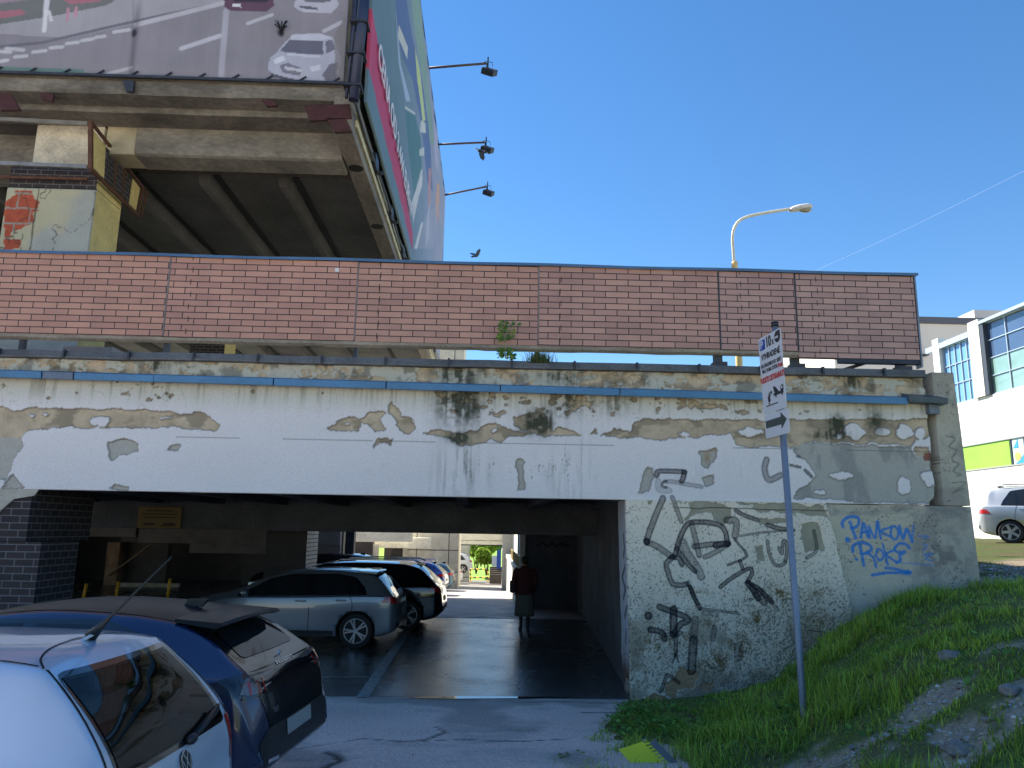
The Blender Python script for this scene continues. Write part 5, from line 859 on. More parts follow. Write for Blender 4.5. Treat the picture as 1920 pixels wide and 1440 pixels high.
class Car:
    def __init__(s, name, label, loc, deg, L=4.05, W=1.75, H=1.46, top=None, belt=None, wr=None, wb=None, pm=None, low=.2, wheels=(.72, 3.2), wr_=.315, style='twin', cat='car', cavity=None, wheels_on=True, bot=None, tilt=0):
        s.L, s.W, s.H = L, W, H; hw = W/2
        s.root = thing(name, label, cat, loc, R(deg)); s.root.rotation_euler = (0, tilt, R(deg)) if tilt else (0, 0, R(deg))
        s.top = pch(top or [(0, .50), (.02, .70), (.06, .88), (.14, 1.0), (.46, H-.075), (.85, H-.02), (1.5, H), (2.1, H-.03), (2.55, H-.15), (3.12, 1.03), (3.55, .94), (L-.12, .76), (L, .52)])
        s.belt = pch(belt or [(0, .5), (.14, .97), (.5, .975), (1.5, .95), (3.0, .92), (L, .6)])
        s.wb = pch(wb or [(0, hw*.72), (.05, hw*.83), (.18, hw*.93), (.6, hw*.98), (1.6, hw), (3.0, hw*.99), (L-.5, hw*.93), (L-.1, hw*.74), (L, hw*.5)])
        s.wr = pch(wr or [(0, hw*.66), (.14, hw*.76), (.46, hw*.66), (1.2, hw*.68), (2.2, hw*.66), (2.6, hw*.68), (3.12, hw*.78), (3.6, hw*.74), (L, hw*.4)])
        s.bot = pch(bot or [(0, .38), (.15, .27), (.5, low), (L-.5, low), (L-.1, .24), (L, .34)])
        xs = np.unique(np.concatenate([np.linspace(0, .2, 9), np.linspace(.2, .6, 9), np.linspace(.6, L-.4, 26), np.linspace(L-.4, L, 9)]))
        rings = []
        for x in xs:
            zl, zt = s.bot(x), s.top(x); zb = min(s.belt(x), zt-.03); wb = s.wb(x); wr = min(s.wr(x), wb); g = max(zt-zb, .03)
            P = [(0, zl), (wb*.6, zl), (wb*.93, zl+.015), (wb*.985, zl+.09), (wb*1.0, zl+.45*(zb-zl)), (wb*1.005, zl+.72*(zb-zl)), (wb*.985, zb-.03), (wb*.955, zb), (wb+(wr-wb)*.62-.01, zb+.62*g), (wr+.015, zb+.88*g), (wr*.9, zt-.035*min(1, g/.3)), (wr*.55, zt-.008), (0, zt)]
            Q = np.array(smoothline(P, 3)); h = [(x, y, z) for y, z in Q]; rings.append(h+[(x, -y, z) for y, z in Q[-2:0:-1]])
        b = MB(); b.rings(rings); bm = b.b; bmesh.ops.recalc_face_normals(bm, faces=bm.faces); s.bvh = BVHTree.FromBMesh(bm); me = bpy.data.meshes.new('body'); bm.to_mesh(me); bm.free()
        s.body = link('body', me, [pm, DARKI], s.root, True); s.pm = pm
        cut = MB()
        for x in wheels: cut.tube([(x, hw-.27, wr_), (x, hw+.3, wr_)], wr_*1.13, 32); cut.tube([(x, -hw+.27, wr_), (x, -hw-.3, wr_)], wr_*1.13, 32)
        for cv_ in (cavity or []): cut.prism(*cv_)
        co = cut.build('cutter', None, s.root); co.data.materials.clear(); md = s.body.modifiers.new('b', 'BOOLEAN'); md.object = co; md.solver = 'EXACT'; md.operation = 'DIFFERENCE'
        dg = bpy.context.evaluated_depsgraph_get(); dg.update(); nm = bpy.data.meshes.new_from_object(s.body.evaluated_get(dg)); s.body.modifiers.clear(); s.body.data = nm; nm.name = 'body'; bpy.data.objects.remove(co)
        if len(nm.materials) == 0: nm.materials.append(pm); nm.materials.append(DARKI)
        for p in nm.polygons:
            d = s.bvh.find_nearest(p.center)[3]; dark = d is not None and d > .014; p.material_index = 1 if dark else 0; p.use_smooth = not dark
        m1, m2, m3 = wheel_meshes(style, wr_)
        if wheels_on:
            for x in wheels:
                for sd in (1, -1):
                    w = bpy.data.objects.new('wheel', m1); COL.objects.link(w); w.parent = s.root; w.location = (x, sd*(hw-.125), wr_); w.rotation_euler = (0, .4*x, 0 if sd > 0 else PI)
                    for nme, mm in (('rim', m2), ('brake_disc', m3)): r = bpy.data.objects.new(nme, mm); COL.objects.link(r); r.parent = w
    def hit(s, axis, a, b, sgn=1):
        o, d = {'side': ((a, 3*sgn, b), (0, -sgn, 0)), 'rear': ((-2, a, b), (1, 0, 0)), 'front': ((s.L+2, a, b), (-1, 0, 0)), 'top': ((a, b, 4), (0, 0, -1))}[axis]
        p, n, _, _ = s.bvh.ray_cast(Vector(o), Vector(d))
        return (p, n) if p is not None else (None, None)
    def patch(s, name, axis, lo, hi, m, sgn=1, off=.004, n=22, k=6, parent=None, label=None, t=.0):
        def res(P, n):
            P = np.array(P, float); d = np.r_[0, np.cumsum(np.hypot(*np.diff(P, axis=0).T))]; q = np.linspace(0, d[-1], n); return np.stack([np.interp(q, d, P[:, 0]), np.interp(q, d, P[:, 1])], 1)
        A, B = res(lo, n), res(hi, n); b = bmesh.new(); G = []; last = None
        for j in range(k):
            row = []
            for i in range(n):
                q = A[i]*(1-j/(k-1))+B[i]*(j/(k-1)); p, nn = s.hit(axis, q[0], q[1], sgn)
                if p is None: row.append(None); continue
                row.append(b.verts.new(p+nn*off))
            G.append(row)
        for j in range(k-1):
            for i in range(n-1):
                v = [G[j][i], G[j][i+1], G[j+1][i+1], G[j+1][i]]
                if None in v or len(set(v)) < 4: continue
                f = b.faces.new(v); f.smooth = True
        want = {'side': Vector((0, sgn, 0)), 'rear': Vector((-1, 0, 0)), 'front': Vector((1, 0, 0)), 'top': Vector((0, 0, 1))}[axis]; b.normal_update()
        if sum(f.normal.dot(want)*f.calc_area() for f in b.faces) < 0: bmesh.ops.reverse_faces(b, faces=b.faces)
        me = bpy.data.meshes.new(name); b.to_mesh(me); b.free(); o = link(name, me, m, parent or s.root)
        if label: o['label'] = label
        return o
    def seam(s, pts, axis='side', sgn=1, w=.006, m=None, name='door_seam', off=.003, parent=None):
        P = np.array(smoothline(pts, 5)); d = np.gradient(P, axis=0); nrm = np.stack([-d[:, 1], d[:, 0]], 1)/np.hypot(d[:, 0], d[:, 1])[:, None]
        return s.patch(name, axis, P-nrm*w, P+nrm*w, m or DARKI, sgn, off, len(P)*2, 2, parent or s.body)
    def handle(s, x, z, sgn, m=None):
        p, n = s.hit('side', x, z, sgn); b = MB(); b.box(-.10, .10, -.006, .02, -.016, .016, .008); o = b.build('handle', m or s.pm, s.root); o.location = p; o.rotation_euler = (0, 0, 0 if sgn > 0 else PI)
    def mirrors(s, x, z, m=None):
        for sg in (1, -1):
            p, n = s.hit('side', x, z, sg); b = MB(); b.blob((0, .10*sg, .03), (.08, .11, .075), 0, 2, 2); b.bar((0, -.02*sg, -.02), (0, .08*sg, .01), .05, .03); o = b.build('mirror', m or s.pm, s.root, smooth=True); o.location = p
    def text(s, body, y, z, size, m, name='badge', axis='rear', sx=1.):
        p, n = s.hit(axis, y, z); right = Vector((0, -1, 0)) if axis == 'rear' else Vector((-1, 0, 0)); upv = n.cross(right).normalized(); upv = upv if upv.z > 0 else -upv
        return textmesh(name, body, size, m, s.body, basis(p+n*.004, right, upv), .002, 'CENTER', sx, .003)
SBLUE = paint('silver_blue_paint', lin(196, 208, 224), .3, .32); DBLUE = paint('deep_blue_paint', lin(34, 43, 78), .3, .28); SILV = paint('silver_grey_paint', lin(126, 131, 138), .55, .3); BLACKP = paint('black_car_paint', (.008, .008, .010), .1, .15); NAVY = paint('royal_blue_paint', lin(38, 58, 130), .3, .25); WHTP = paint('white_car_paint', lin(214, 216, 220), .0, .3); GRNP = paint('dark_teal_paint', lin(60, 92, 110), .4, .3); CHAMP = paint('pale_silver_paint', lin(186, 190, 194), .5, .3)

GLT = glassmat('tinted_car_window', (.62, .70, .66), .02)
# ---- silver blue hatchback nearest the camera
L = 3.95; H = 1.47
cav = [([(-.4, y, z) for y, z in ((.575, .945), (.515, 1.335), (-.505, 1.335), (-.57, .945))], (3.0, 0, 0)), ([(x, -1.2, z) for x, z in ((1.37, 1.02), (1.36, 1.35), (2.05, 1.34), (2.4, 1.23), (2.72, 1.0))], (0, 2.4, 0))]
rearx = lambda z: .12+(z-.98)*.85
hb = Car('hatchback', 'silver blue hatchback seen from behind, nearest car at the lower left', (-1.56, 4.40, .17), 177, L, 1.68, H, pm=SBLUE, wheels=(.68, 3.12), cavity=cav, style='single', wr_=.30,
         top=[(0, .55), (.015, .76), (.03, .84), (.055, .90), (.44, H-.095), (.53, H-.035), (.85, H-.005), (1.4, H), (2.1, H-.03), (2.6, H-.17), (3.1, 1.02), (3.5, .93), (L-.12, .74), (L, .5)],
         wr=[(0, .58), (.075, .655), (.44, .575), (1.2, .59), (2.2, .57), (2.6, .58), (3.1, .66), (3.6, .6), (L, .36)], wb=[(0, .66), (.03, .72), (.1, .775), (.5, .82), (1.6, .84), (3.0, .83), (L-.5, .78), (L-.1, .62), (L, .42)])
ring_out = [(.605, .95), (.60, .915), (.57, .905), (-.57, .905), (-.60, .915), (-.605, .95), (-.535, 1.335), (-.51, 1.36), (-.47, 1.368), (.48, 1.368), (.52, 1.36), (.545, 1.335), (.605, .95)]
ring_in = [(.57, .975), (.565, .95), (.545, .945), (-.54, .945), (-.56, .95), (-.565, .975), (-.50, 1.32), (-.495, 1.332), (-.475, 1.335), (.485, 1.335), (.505, 1.332), (.51, 1.32), (.57, .975)]
hb.patch('window_frame', 'rear', ring_in, ring_out, GBLK, off=.004, n=120, k=4)
hb.patch('rear_window', 'rear', [(.585, .93), (-.58, .93)], [(.525, 1.345), (-.51, 1.345)], GLT, off=.008, n=24, k=10)
b = MB(); b.box(.62, .80, .06, .52, .62, 1.17, .05); b.box(.66, .76, .16, .42, 1.17, 1.27, .04); b.build('seat_cover', mat('blue_seat_cover', lin(28, 74, 150), .9, nz=(9., .2), bump=(50., .3)), hb.root)
b = MB(); b.box(.62, .80, -.54, .03, .62, 1.12, .05); b.box(.66, .76, -.42, -.18, 1.13, 1.26, .04); b.box(1.4, 1.55, -.5, -.1, .7, 1.22, .05); b.build('rear_seat', mat('grey_seat_cloth', lin(92, 90, 90), .95, nz=(20., .2), bump=(90., .3)), hb.root)
b = MB(); b.box(.30, .66, -.50, .50, .948, .965); b.build('parcel_shelf', mat('shelf_felt', lin(40, 40, 42), .95), hb.root)
for sg in (1, -1):
    hb.seam([(sg*.69, .68), (sg*.685, .85), (sg*.63, 1.10), (sg*.565, 1.33), (sg*.55, 1.385)], axis='rear', w=.006, name='tailgate_seam'); hb.patch('side_glass', 'side', [(1.2, .98), (2.85, .95)], [(1.25, 1.30), (1.4, H-.11), (2.1, H-.12), (2.45, H-.22), (2.85, 1.0)], GLT, sg, .005, 40, 6)
    hb.seam([(1.12, .32), (1.08, .9), (1.16, 1.34)], sgn=sg); hb.patch('tail_lamp', 'side', [(.05, .70), (.22, .72)], [(.07, .95), (.16, .97)], REDL, sg, .006, 8, 6)
    hb.patch('tail_lamp', 'rear', [(sg*.60, .69), (sg*.74, .71)], [(sg*.62, .93), (sg*.70, .945)], REDL, 1, .006, 8, 6); hb.handle(.75, .86, sg); hb.handle(1.75, .86, sg)
hb.mirrors(2.75, 1.0)
hb.seam([(.52, .55), (.60, .45), (.66, .25), (.68, 0), (.66, -.25), (.60, -.45), (.52, -.55)], axis='top', w=.005, name='tailgate_seam')
for sg in (1, -1): hb.seam([(.55, sg*.545), (1.2, sg*.545), (2.2, sg*.53)], axis='top', w=.006, name='roof_seam')
hb.patch('bumper_trim', 'rear', [(.66, .52), (-.66, .52)], [(.66, .58), (-.66, .58)], BLKP, off=.02, n=20, k=3); hb.patch('number_plate', 'rear', [(.26, .62), (-.26, .62)], [(.26, .73), (-.26, .73)], PLATEM, off=.012, n=4, k=3)
# round badge with a V over a W
p, n = hb.hit('rear', 0., .835); M = basis(p+n*.004, (0, -1, 0), n.cross(Vector((0, -1, 0)))); 
if M.col[1].z < 0: M = basis(p+n*.004, (0, -1, 0), -(n.cross(Vector((0, -1, 0)))))
b = MB(); rr = .058
cir = lambda r, z: [M @ Vector((r*math.cos(a), r*math.sin(a), z)) for a in np.linspace(0, 2*PI, 32, endpoint=False)]
sgn_ = 1 if (M.to_3x3() @ Vector((0, 0, 1))).dot(n) > 0 else -1
b.prism(cir(rr, .002*sgn_), n*.004); bd = b.build('round_badge', mat('badge_dark', (.03, .03, .035), .3, nz=None, bump=None), hb.body); b = MB()
C1, C2 = cir(rr, .008*sgn_), cir(rr*.88, .009*sgn_)
for k in range(32): b.face([C1[k], C1[(k+1) % 32], C2[(k+1) % 32], C2[k]])
for P in ([(-.5, .8), (-.02, .12)], [(.5, .8), (.02, .12)], [(-.84, .25), (-.42, -.78)], [(-.42, -.78), (-.0, .05)], [(0, .05), (.42, -.78)], [(.42, -.78), (.84, .25)]):
    a_, c_ = [M @ Vector((x*rr, y*rr, .009*sgn_)) for x, y in P]; b.bar(a_, c_, .009, .005, upv=n)
b.build('emblem', CHROME, bd)
b = MB(); p, n = hb.hit('rear', -.0, .985); q0 = Vector(hb.hit('rear', -.10, .915)[0])+Vector((-.02, 0, .01)); q1 = Vector(hb.hit('rear', -.50, .99)[0])+Vector((-.035, 0, .0)); b.bar(q0, q1, .035, .02); b.bar(q0+Vector((-.01, 0, 0)), q1+Vector((-.012, 0, .02)), .012, .03); b.blob(q0, (.03, .05, .03), 0, 1, 2); b.build('wiper', BLKP, hb.root)
p, n = hb.hit('top', .62, .0); an = MB(); an.tube([p, p+Vector((.01, 0, .014))], [.05, .045], 16); ab = an.build('aerial_foot', mat('aerial_foot', lin(190, 194, 200), .4, nz=None, bump=None), hb.root); b = MB(); ba = p+Vector((.0, 0, .015)); dirn = Vector((-.60, .0, .64)).normalized(); b.tube([ba, ba+dirn*.09, ba+dirn*.16, ba+dirn*.60], [.036, .018, .008, .004], 10); b.build('aerial', BLKP, hb.root)

# ---- deep blue hatchback beside it, black roof, spoiler and tail panel
L = 4.05; H = 1.44
tb = Car('blue_hatchback', 'deep blue hatchback with black roof, tail panel and spoiler beside the nearest car', (-1.44, 6.36, .20), 173.8, L, 1.76, H, pm=DBLUE, wheels=(.70, 3.22),
         top=[(0, .48), (.02, .66), (.05, .80), (.12, .97), (.24, 1.06), (.62, H-.125), (.80, H-.07), (1.2, H-.015), (1.7, H), (2.2, H-.04), (2.65, H-.17), (3.2, 1.0), (3.6, .92), (L-.12, .74), (L, .5)],
         wr=[(0, .58), (.24, .66), (.62, .53), (1.2, .59), (2.2, .57), (2.6, .58), (3.2, .66), (3.6, .6), (L, .36)], wb=[(0, .70), (.05, .78), (.2, .86), (.7, .875), (1.6, .85), (3.0, .86), (L-.5, .80), (L-.1, .62), (L, .42)], belt=[(0, .5), (.24, 1.0), (.6, 1.02), (1.5, .95), (3.0, .9), (L, .6)])
tb.patch('black_roof', 'top', [(.55, .50), (1.2, .555), (2.2, .535), (2.7, .52)], [(.55, -.50), (1.2, -.555), (2.2, -.535), (2.7, -.52)], SBLK, off=.005, n=24, k=14)
b = MB(); rg = []
for y in np.linspace(-.56, .56, 17):
    e = (y/.56)**2; x0 = .36+.07*e; z = H-.085-.035*e; rg.append([(x0, y, z), (x0+.02, y, z+.022), (.80, y, H-.055-.02*e), (.80, y, H-.10), (x0+.06, y, z-.022)])
b.rings(rg, smooth=False); b.build('spoiler', SBLK, tb.root)
tb.patch('rear_panel', 'rear', [(.66, 1.0), (.3, .98), (-.3, .98), (-.66, 1.0)], [(.55, H-.135), (-.55, H-.135)], GBLK, off=.004, n=30, k=14); tb.patch('rear_window', 'rear', [(.50, 1.10), (.46, 1.085), (-.46, 1.085), (-.50, 1.10)], [(.47, 1.20), (.40, 1.275), (-.40, 1.275), (-.47, 1.20)], GLASS, off=.009, n=24, k=8)
tb.patch('lamp_strip', 'rear', [(.78, .86), (-.78, .86)], [(.72, .985), (-.72, .985)], GBLK, off=.005, n=30, k=4); tb.patch('tailgate_dark_reflection', 'rear', [(.56, .62), (-.56, .62)], [(.64, .855), (-.64, .855)], GBLK, off=.005, n=30, k=5); tb.patch('lower_bumper', 'rear', [(.70, .40), (-.70, .40)], [(.72, .56), (.6, .64), (-.6, .64), (-.72, .56)], BLKP, off=.006, n=30, k=4); tb.patch('number_plate', 'rear', [(.26, .52), (-.26, .52)], [(.26, .63), (-.26, .63)], PLATEM, off=.012, n=4, k=3)  # tailgate patch: dark reflection painted as black over the blue body
for sg in (1, -1):
    tb.patch('tail_lamp', 'rear', [(sg*.50, .87), (sg*.80, .865)], [(sg*.48, .975), (sg*.76, .99)], GBLK, 1, .008, 14, 6); tb.patch('tail_lamp', 'side', [(.07, .865), (.22, .89), (.38, .95)], [(.10, 1.0), (.22, 1.02), (.38, .97)], GBLK, sg, .006, 14, 6)
    for k in range(3): tb.patch('lamp_claw', 'rear', [(sg*(.54+.085*k), .885), (sg*(.56+.085*k), .885)], [(sg*(.52+.085*k), .965), (sg*(.54+.085*k), .965)], REDL, 1, .011, 4, 4)
    tb.patch('lamp_claw', 'side', [(.09, .89), (.16, .90)], [(.11, .975), (.17, .99)], CLRL, sg, .010, 6, 4); tb.patch('lamp_claw', 'rear', [(sg*.60, .885), (sg*.76, .885)], [(sg*.585, .94), (sg*.74, .955)], CLRL, 1, .010, 6, 4)
    tb.patch('window_frame', 'side', [(.88, 1.0), (1.3, .965), (3.05, .91)], [(.80, 1.12), (.92, 1.25), (1.3, H-.085), (2.1, H-.10), (2.55, H-.22), (3.05, .93)], GBLK, sg, .005, 40, 8); tb.patch('door_glass', 'side', [(1.12, 1.0), (1.85, .975)], [(1.10, 1.24), (1.35, 1.315), (1.80, 1.315)], GLASS, sg, .009, 18, 6)
    tb.patch('quarter_glass', 'side', [(.93, 1.02), (1.07, 1.01)], [(.90, 1.14), (1.05, 1.23)], GLASS, sg, .009, 8, 5); tb.patch('door_glass', 'side', [(1.95, .955), (2.95, .925)], [(1.92, 1.315), (2.15, 1.30), (2.5, 1.20), (2.92, .96)], GLASS, sg, .009, 18, 6)
    tb.seam([(1.88, .30), (1.90, .93)], sgn=sg); tb.seam([(.98, .44), (.92, .68), (.95, .95)], sgn=sg); tb.seam([(2.98, .3), (2.98, .88)], sgn=sg); tb.handle(1.02, .86, sg); tb.handle(2.02, .82, sg)
    tb.patch('handle_recess', 'side', [(.80, .93), (.92, .93)], [(.82, 1.10), (.90, 1.13)], GBLK, sg, .005, 6, 5) if False else None
    tb.patch('arch_trim', 'side', [(.70+.41*math.cos(a), .315+.41*math.sin(a)) for a in np.linspace(-.1, PI+.1, 20)], [(.70+.36*math.cos(a), .315+.36*math.sin(a)) for a in np.linspace(-.1, PI+.1, 20)], BLKP, sg, .006, 30, 3)
tb.seam([(.62, .66), (.55, .78), (.46, .80), (.40, .72), (.42, .62)], sgn=1, w=.004, name='fuel_flap_seam'); tb.mirrors(2.85, .98, GBLK)
tb.text('P E U G E O T', 0, 1.0, .040, CHROME, 'lettering', sx=1.4); tb.text('208', .42, .72, .05, CHROME, 'lettering')
b = MB(); p, n = tb.hit('rear', 0, 1.045); z_ = lambda y, z: p+Vector((-.012, -y, z))                        # small silver rampant emblem
for a_, c_ in (((-.015, -.03), (.0, 0)), ((.0, 0), (.012, .03)), ((.0, 0), (.02, -.03)), ((.006, .012), (.03, .018)), ((.0, .004), (-.024, .012)), ((.012, .03), (-.006, .038))): b.bar(z_(*a_), z_(*c_), .009, .008)
b.build('emblem', CHROME, tb.body); tb.patch('reflector', 'rear', [(.42, .40), (.62, .42)], [(.42, .425), (.62, .445)], CHROME, off=.010, n=6, k=2)
b = MB(); p, n = tb.hit('top', .95, 0); b.prism([p+Vector(v) for v in ((-.08, -.02, 0), (.08, -.012, 0), (.08, .012, 0), (-.08, .02, 0))], (-.05, 0, .06)); b.build('roof_fin', SBLK, tb.root)

def generic(name, label, loc, deg, pm, L, W, H, style='hatch', wm='twin', lamp=REDL, tilt=0, wr_=.32, detail=True, roofbar=None):
    hw = W/2
    top = {'hatch': [(0, .50), (.02, .70), (.06, .88), (.14, .99), (.52, H-.085), (.80, H-.025), (1.5, H), (2.15, H-.03), (2.6, H-.15), (3.2, 1.03), (3.65, .94), (L-.12, .76), (L, .52)],
           'estate': [(0, .52), (.02, .72), (.06, .90), (.16, 1.01), (.62, H-.09), (.95, H-.02), (1.9, H), (2.7, H-.03), (3.15, H-.15), (3.8, 1.03), (4.2, .95), (L-.12, .78), (L, .52)],
           'mpv': [(0, .55), (.02, .78), (.05, .95), (.12, 1.08), (.36, H-.10), (.7, H-.02), (1.5, H), (2.2, H-.03), (2.7, H-.16), (3.4, 1.12), (3.8, 1.0), (L-.12, .8), (L, .55)]}[style]
    xr = {'hatch': 0, 'estate': .55, 'mpv': .1}[style]; bz = .98 if style != 'mpv' else 1.06
    wr = [(0, hw*.66), (.14, hw*.76), (.5, hw*.64), (1.2, hw*.67), (2.2+xr, hw*.65), (2.65+xr, hw*.67), (3.2+xr, hw*.78), (3.7+xr, hw*.7), (L, hw*.4)]
    belt = [(0, .5), (.14, bz-.01), (.6, bz), (1.8, bz-.03), (3.1+xr, bz-.06), (L, .6)]
    c = Car(name, label, loc, deg, L, W, H, top=top, wr=wr, belt=belt, pm=pm, wheels=(.78, L-.88), wr_=wr_, style=wm, tilt=tilt)
    c.patch('rear_window', 'rear', [(hw*.70, bz+.04), (-hw*.70, bz+.04)], [(hw*.60, H-.13), (-hw*.60, H-.13)], GLASS, off=.006, n=20, k=8); c.patch('number_plate', 'rear', [(.26, .60), (-.26, .60)], [(.26, .71), (-.26, .71)], PLATEM, off=.012, n=4, k=3)
    c.patch('lower_bumper', 'rear', [(hw*.8, .40), (-hw*.8, .40)], [(hw*.82, .50), (-hw*.82, .50)], BLKP, off=.006, n=20, k=3)
    for sg in (1, -1):
        x1 = 3.05+xr; xm = 1.68+xr*.6; c.patch('window_frame', 'side', [(.60, bz+.005), (x1, bz-.05)], [(.66, bz+.14), (.85, H-.15), (1.2, H-.095), (2.1+xr, H-.11), (2.5+xr, H-.20), (x1, bz-.03)], GBLK, sg, .005, 44, 8)
        c.patch('quarter_glass', 'side', [(.70, bz+.02), (xm-.75, bz+.005)], [(.76, bz+.13), (.92, H-.17), (xm-.78, H-.13)], GLASS, sg, .009, 14, 6) if xm > 1.6 else None
        c.patch('door_glass', 'side', [(xm-.70, bz+.0), (xm-.05, bz-.015)], [(xm-.73, H-.13), (xm-.07, H-.12)], GLASS, sg, .009, 14, 6); c.patch('door_glass', 'side', [(xm+.05, bz-.02), (x1-.10, bz-.045)], [(xm+.03, H-.12), (2.1+xr, H-.13), (2.5+xr, H-.23), (x1-.12, bz-.02)], GLASS, sg, .009, 18, 6)
        c.patch('tail_lamp', 'rear', [(sg*hw*.62, .82), (sg*hw*.86, .82)], [(sg*hw*.60, .94), (sg*hw*.82, .95)], lamp, 1, .007, 10, 5); c.patch('tail_lamp', 'side', [(.06, .83), (.34, .84)], [(.08, .95), (.24, .955)], lamp, sg, .007, 10, 5)
        if detail:
            c.seam([(xm, .30), (xm, bz-.03)], sgn=sg); c.seam([(.98, .5), (xm-.82, .75), (xm-.76, bz)], sgn=sg); c.seam([(x1-.06, .3), (x1-.06, bz-.06)], sgn=sg); c.handle(xm-.60, bz-.10, sg); c.handle(xm+.16, bz-.12, sg); c.patch('sill_trim', 'side', [(1.2, .25), (L-1.3, .25)], [(1.2, .33), (L-1.3, .33)], BLKP, sg, .006, 12, 3)
        if roofbar:
            b = MB(); b.tube([(.55, sg*hw*.62, H-.02), (.7, sg*hw*.645, H+.04), (1.8, sg*hw*.66, H+.055), (2.4, sg*hw*.645, H+.02), (2.5, sg*hw*.64, H-.03)], .018, 8); b.build('roof_rail', roofbar, c.root)
    c.mirrors(x1-.15, bz-.01)
    b = MB(); p, n = c.hit('top', .62, 0); b.prism([p+Vector(v) for v in ((-.08, -.02, -.02), (.10, -.012, -.02), (.10, .012, -.02), (-.08, .02, -.02))], (-.05, 0, .075)); b.build('roof_fin', GBLK, c.root)
    return c
gf = generic('silver_hatchback', 'silver grey hatchback parked side on just inside the garage', (-1.66, 15.85, .0), 178.5, SILV, 4.28, 1.79, 1.45, wr_=.325)
b = MB(); rg = []
for y in np.linspace(-.56, .56, 11): e = (y/.56)**2; rg.append([(.40+.05*e, y, 1.405-.03*e), (.42+.05*e, y, 1.425-.03*e), (.82, y, 1.435-.02*e), (.82, y, 1.39), (.5, y, 1.375-.02*e)])
b.rings(rg, smooth=False); b.build('spoiler', SILV, gf.root)
es = generic('black_estate', 'black estate car backed out beside the silver grey hatchback in the garage', (-.98, 18.6, .0), 178.5, BLACKP, 4.75, 1.84, 1.49, 'estate', wr_=.33, roofbar=CHROME)
generic('dark_suv', 'dark car seen only by its roof behind the silver grey hatchback', (-3.7, 27., AZ(26)), 178, BLACKP, 4.4, 1.8, 1.62, 'mpv', detail=False)
q = at_z(846, 1108, AZ(34)); generic('royal_blue_estate', 'royal blue car with a red tail lamp beyond the black estate', (q[0]-.1, 34.8, AZ(34.6)), 177, NAVY, 4.5, 1.82, 1.47, 'estate', detail=False, roofbar=CHROME)
generic('teal_hatchback', 'dark teal car end showing beyond the royal blue car', (-1.65, 40.5, AZ(40.5)), 177, GRNP, 4.2, 1.78, 1.45, detail=False)
generic('white_hatchback', 'white hatchback parked lowest beyond the yellow and black barrier', (at_y(866, 1083, 55)[0], 55., AZ(55)), 190, WHTP, 4.1, 1.75, 1.45, detail=False)
generic('white_hatchback', 'white hatchback with red tail lamps on the rise behind the other white car', (at_y(883, 1074, 59)[0], 59., at_y(883, 1074, 59)[2]), 192, WHTP, 4.1, 1.75, 1.47, detail=False)
cg = onT(1850, 1030); gy = 22.0; gx = at_y(1836, 985, gy)[0]; sm = generic('silver_people_carrier', 'pale silver people carrier with roof rails parked at the top of the bank', (gx+.45, gy+.6, float(T(gx+1, gy))-.02), -38, CHAMP, 4.45, 1.83, 1.63, 'mpv', 'single', roofbar=mat('grey_rail', lin(150, 150, 154), .35, .6, nz=None, bump=None))
generic('grey_hatchback', 'grey car almost hidden behind the concrete wall and the silver people carrier', (gx-2.2, 29, float(T(gx, 29))), 8, paint('mid_grey_paint', lin(96, 104, 116), .4), 4.2, 1.78, 1.5, detail=False)
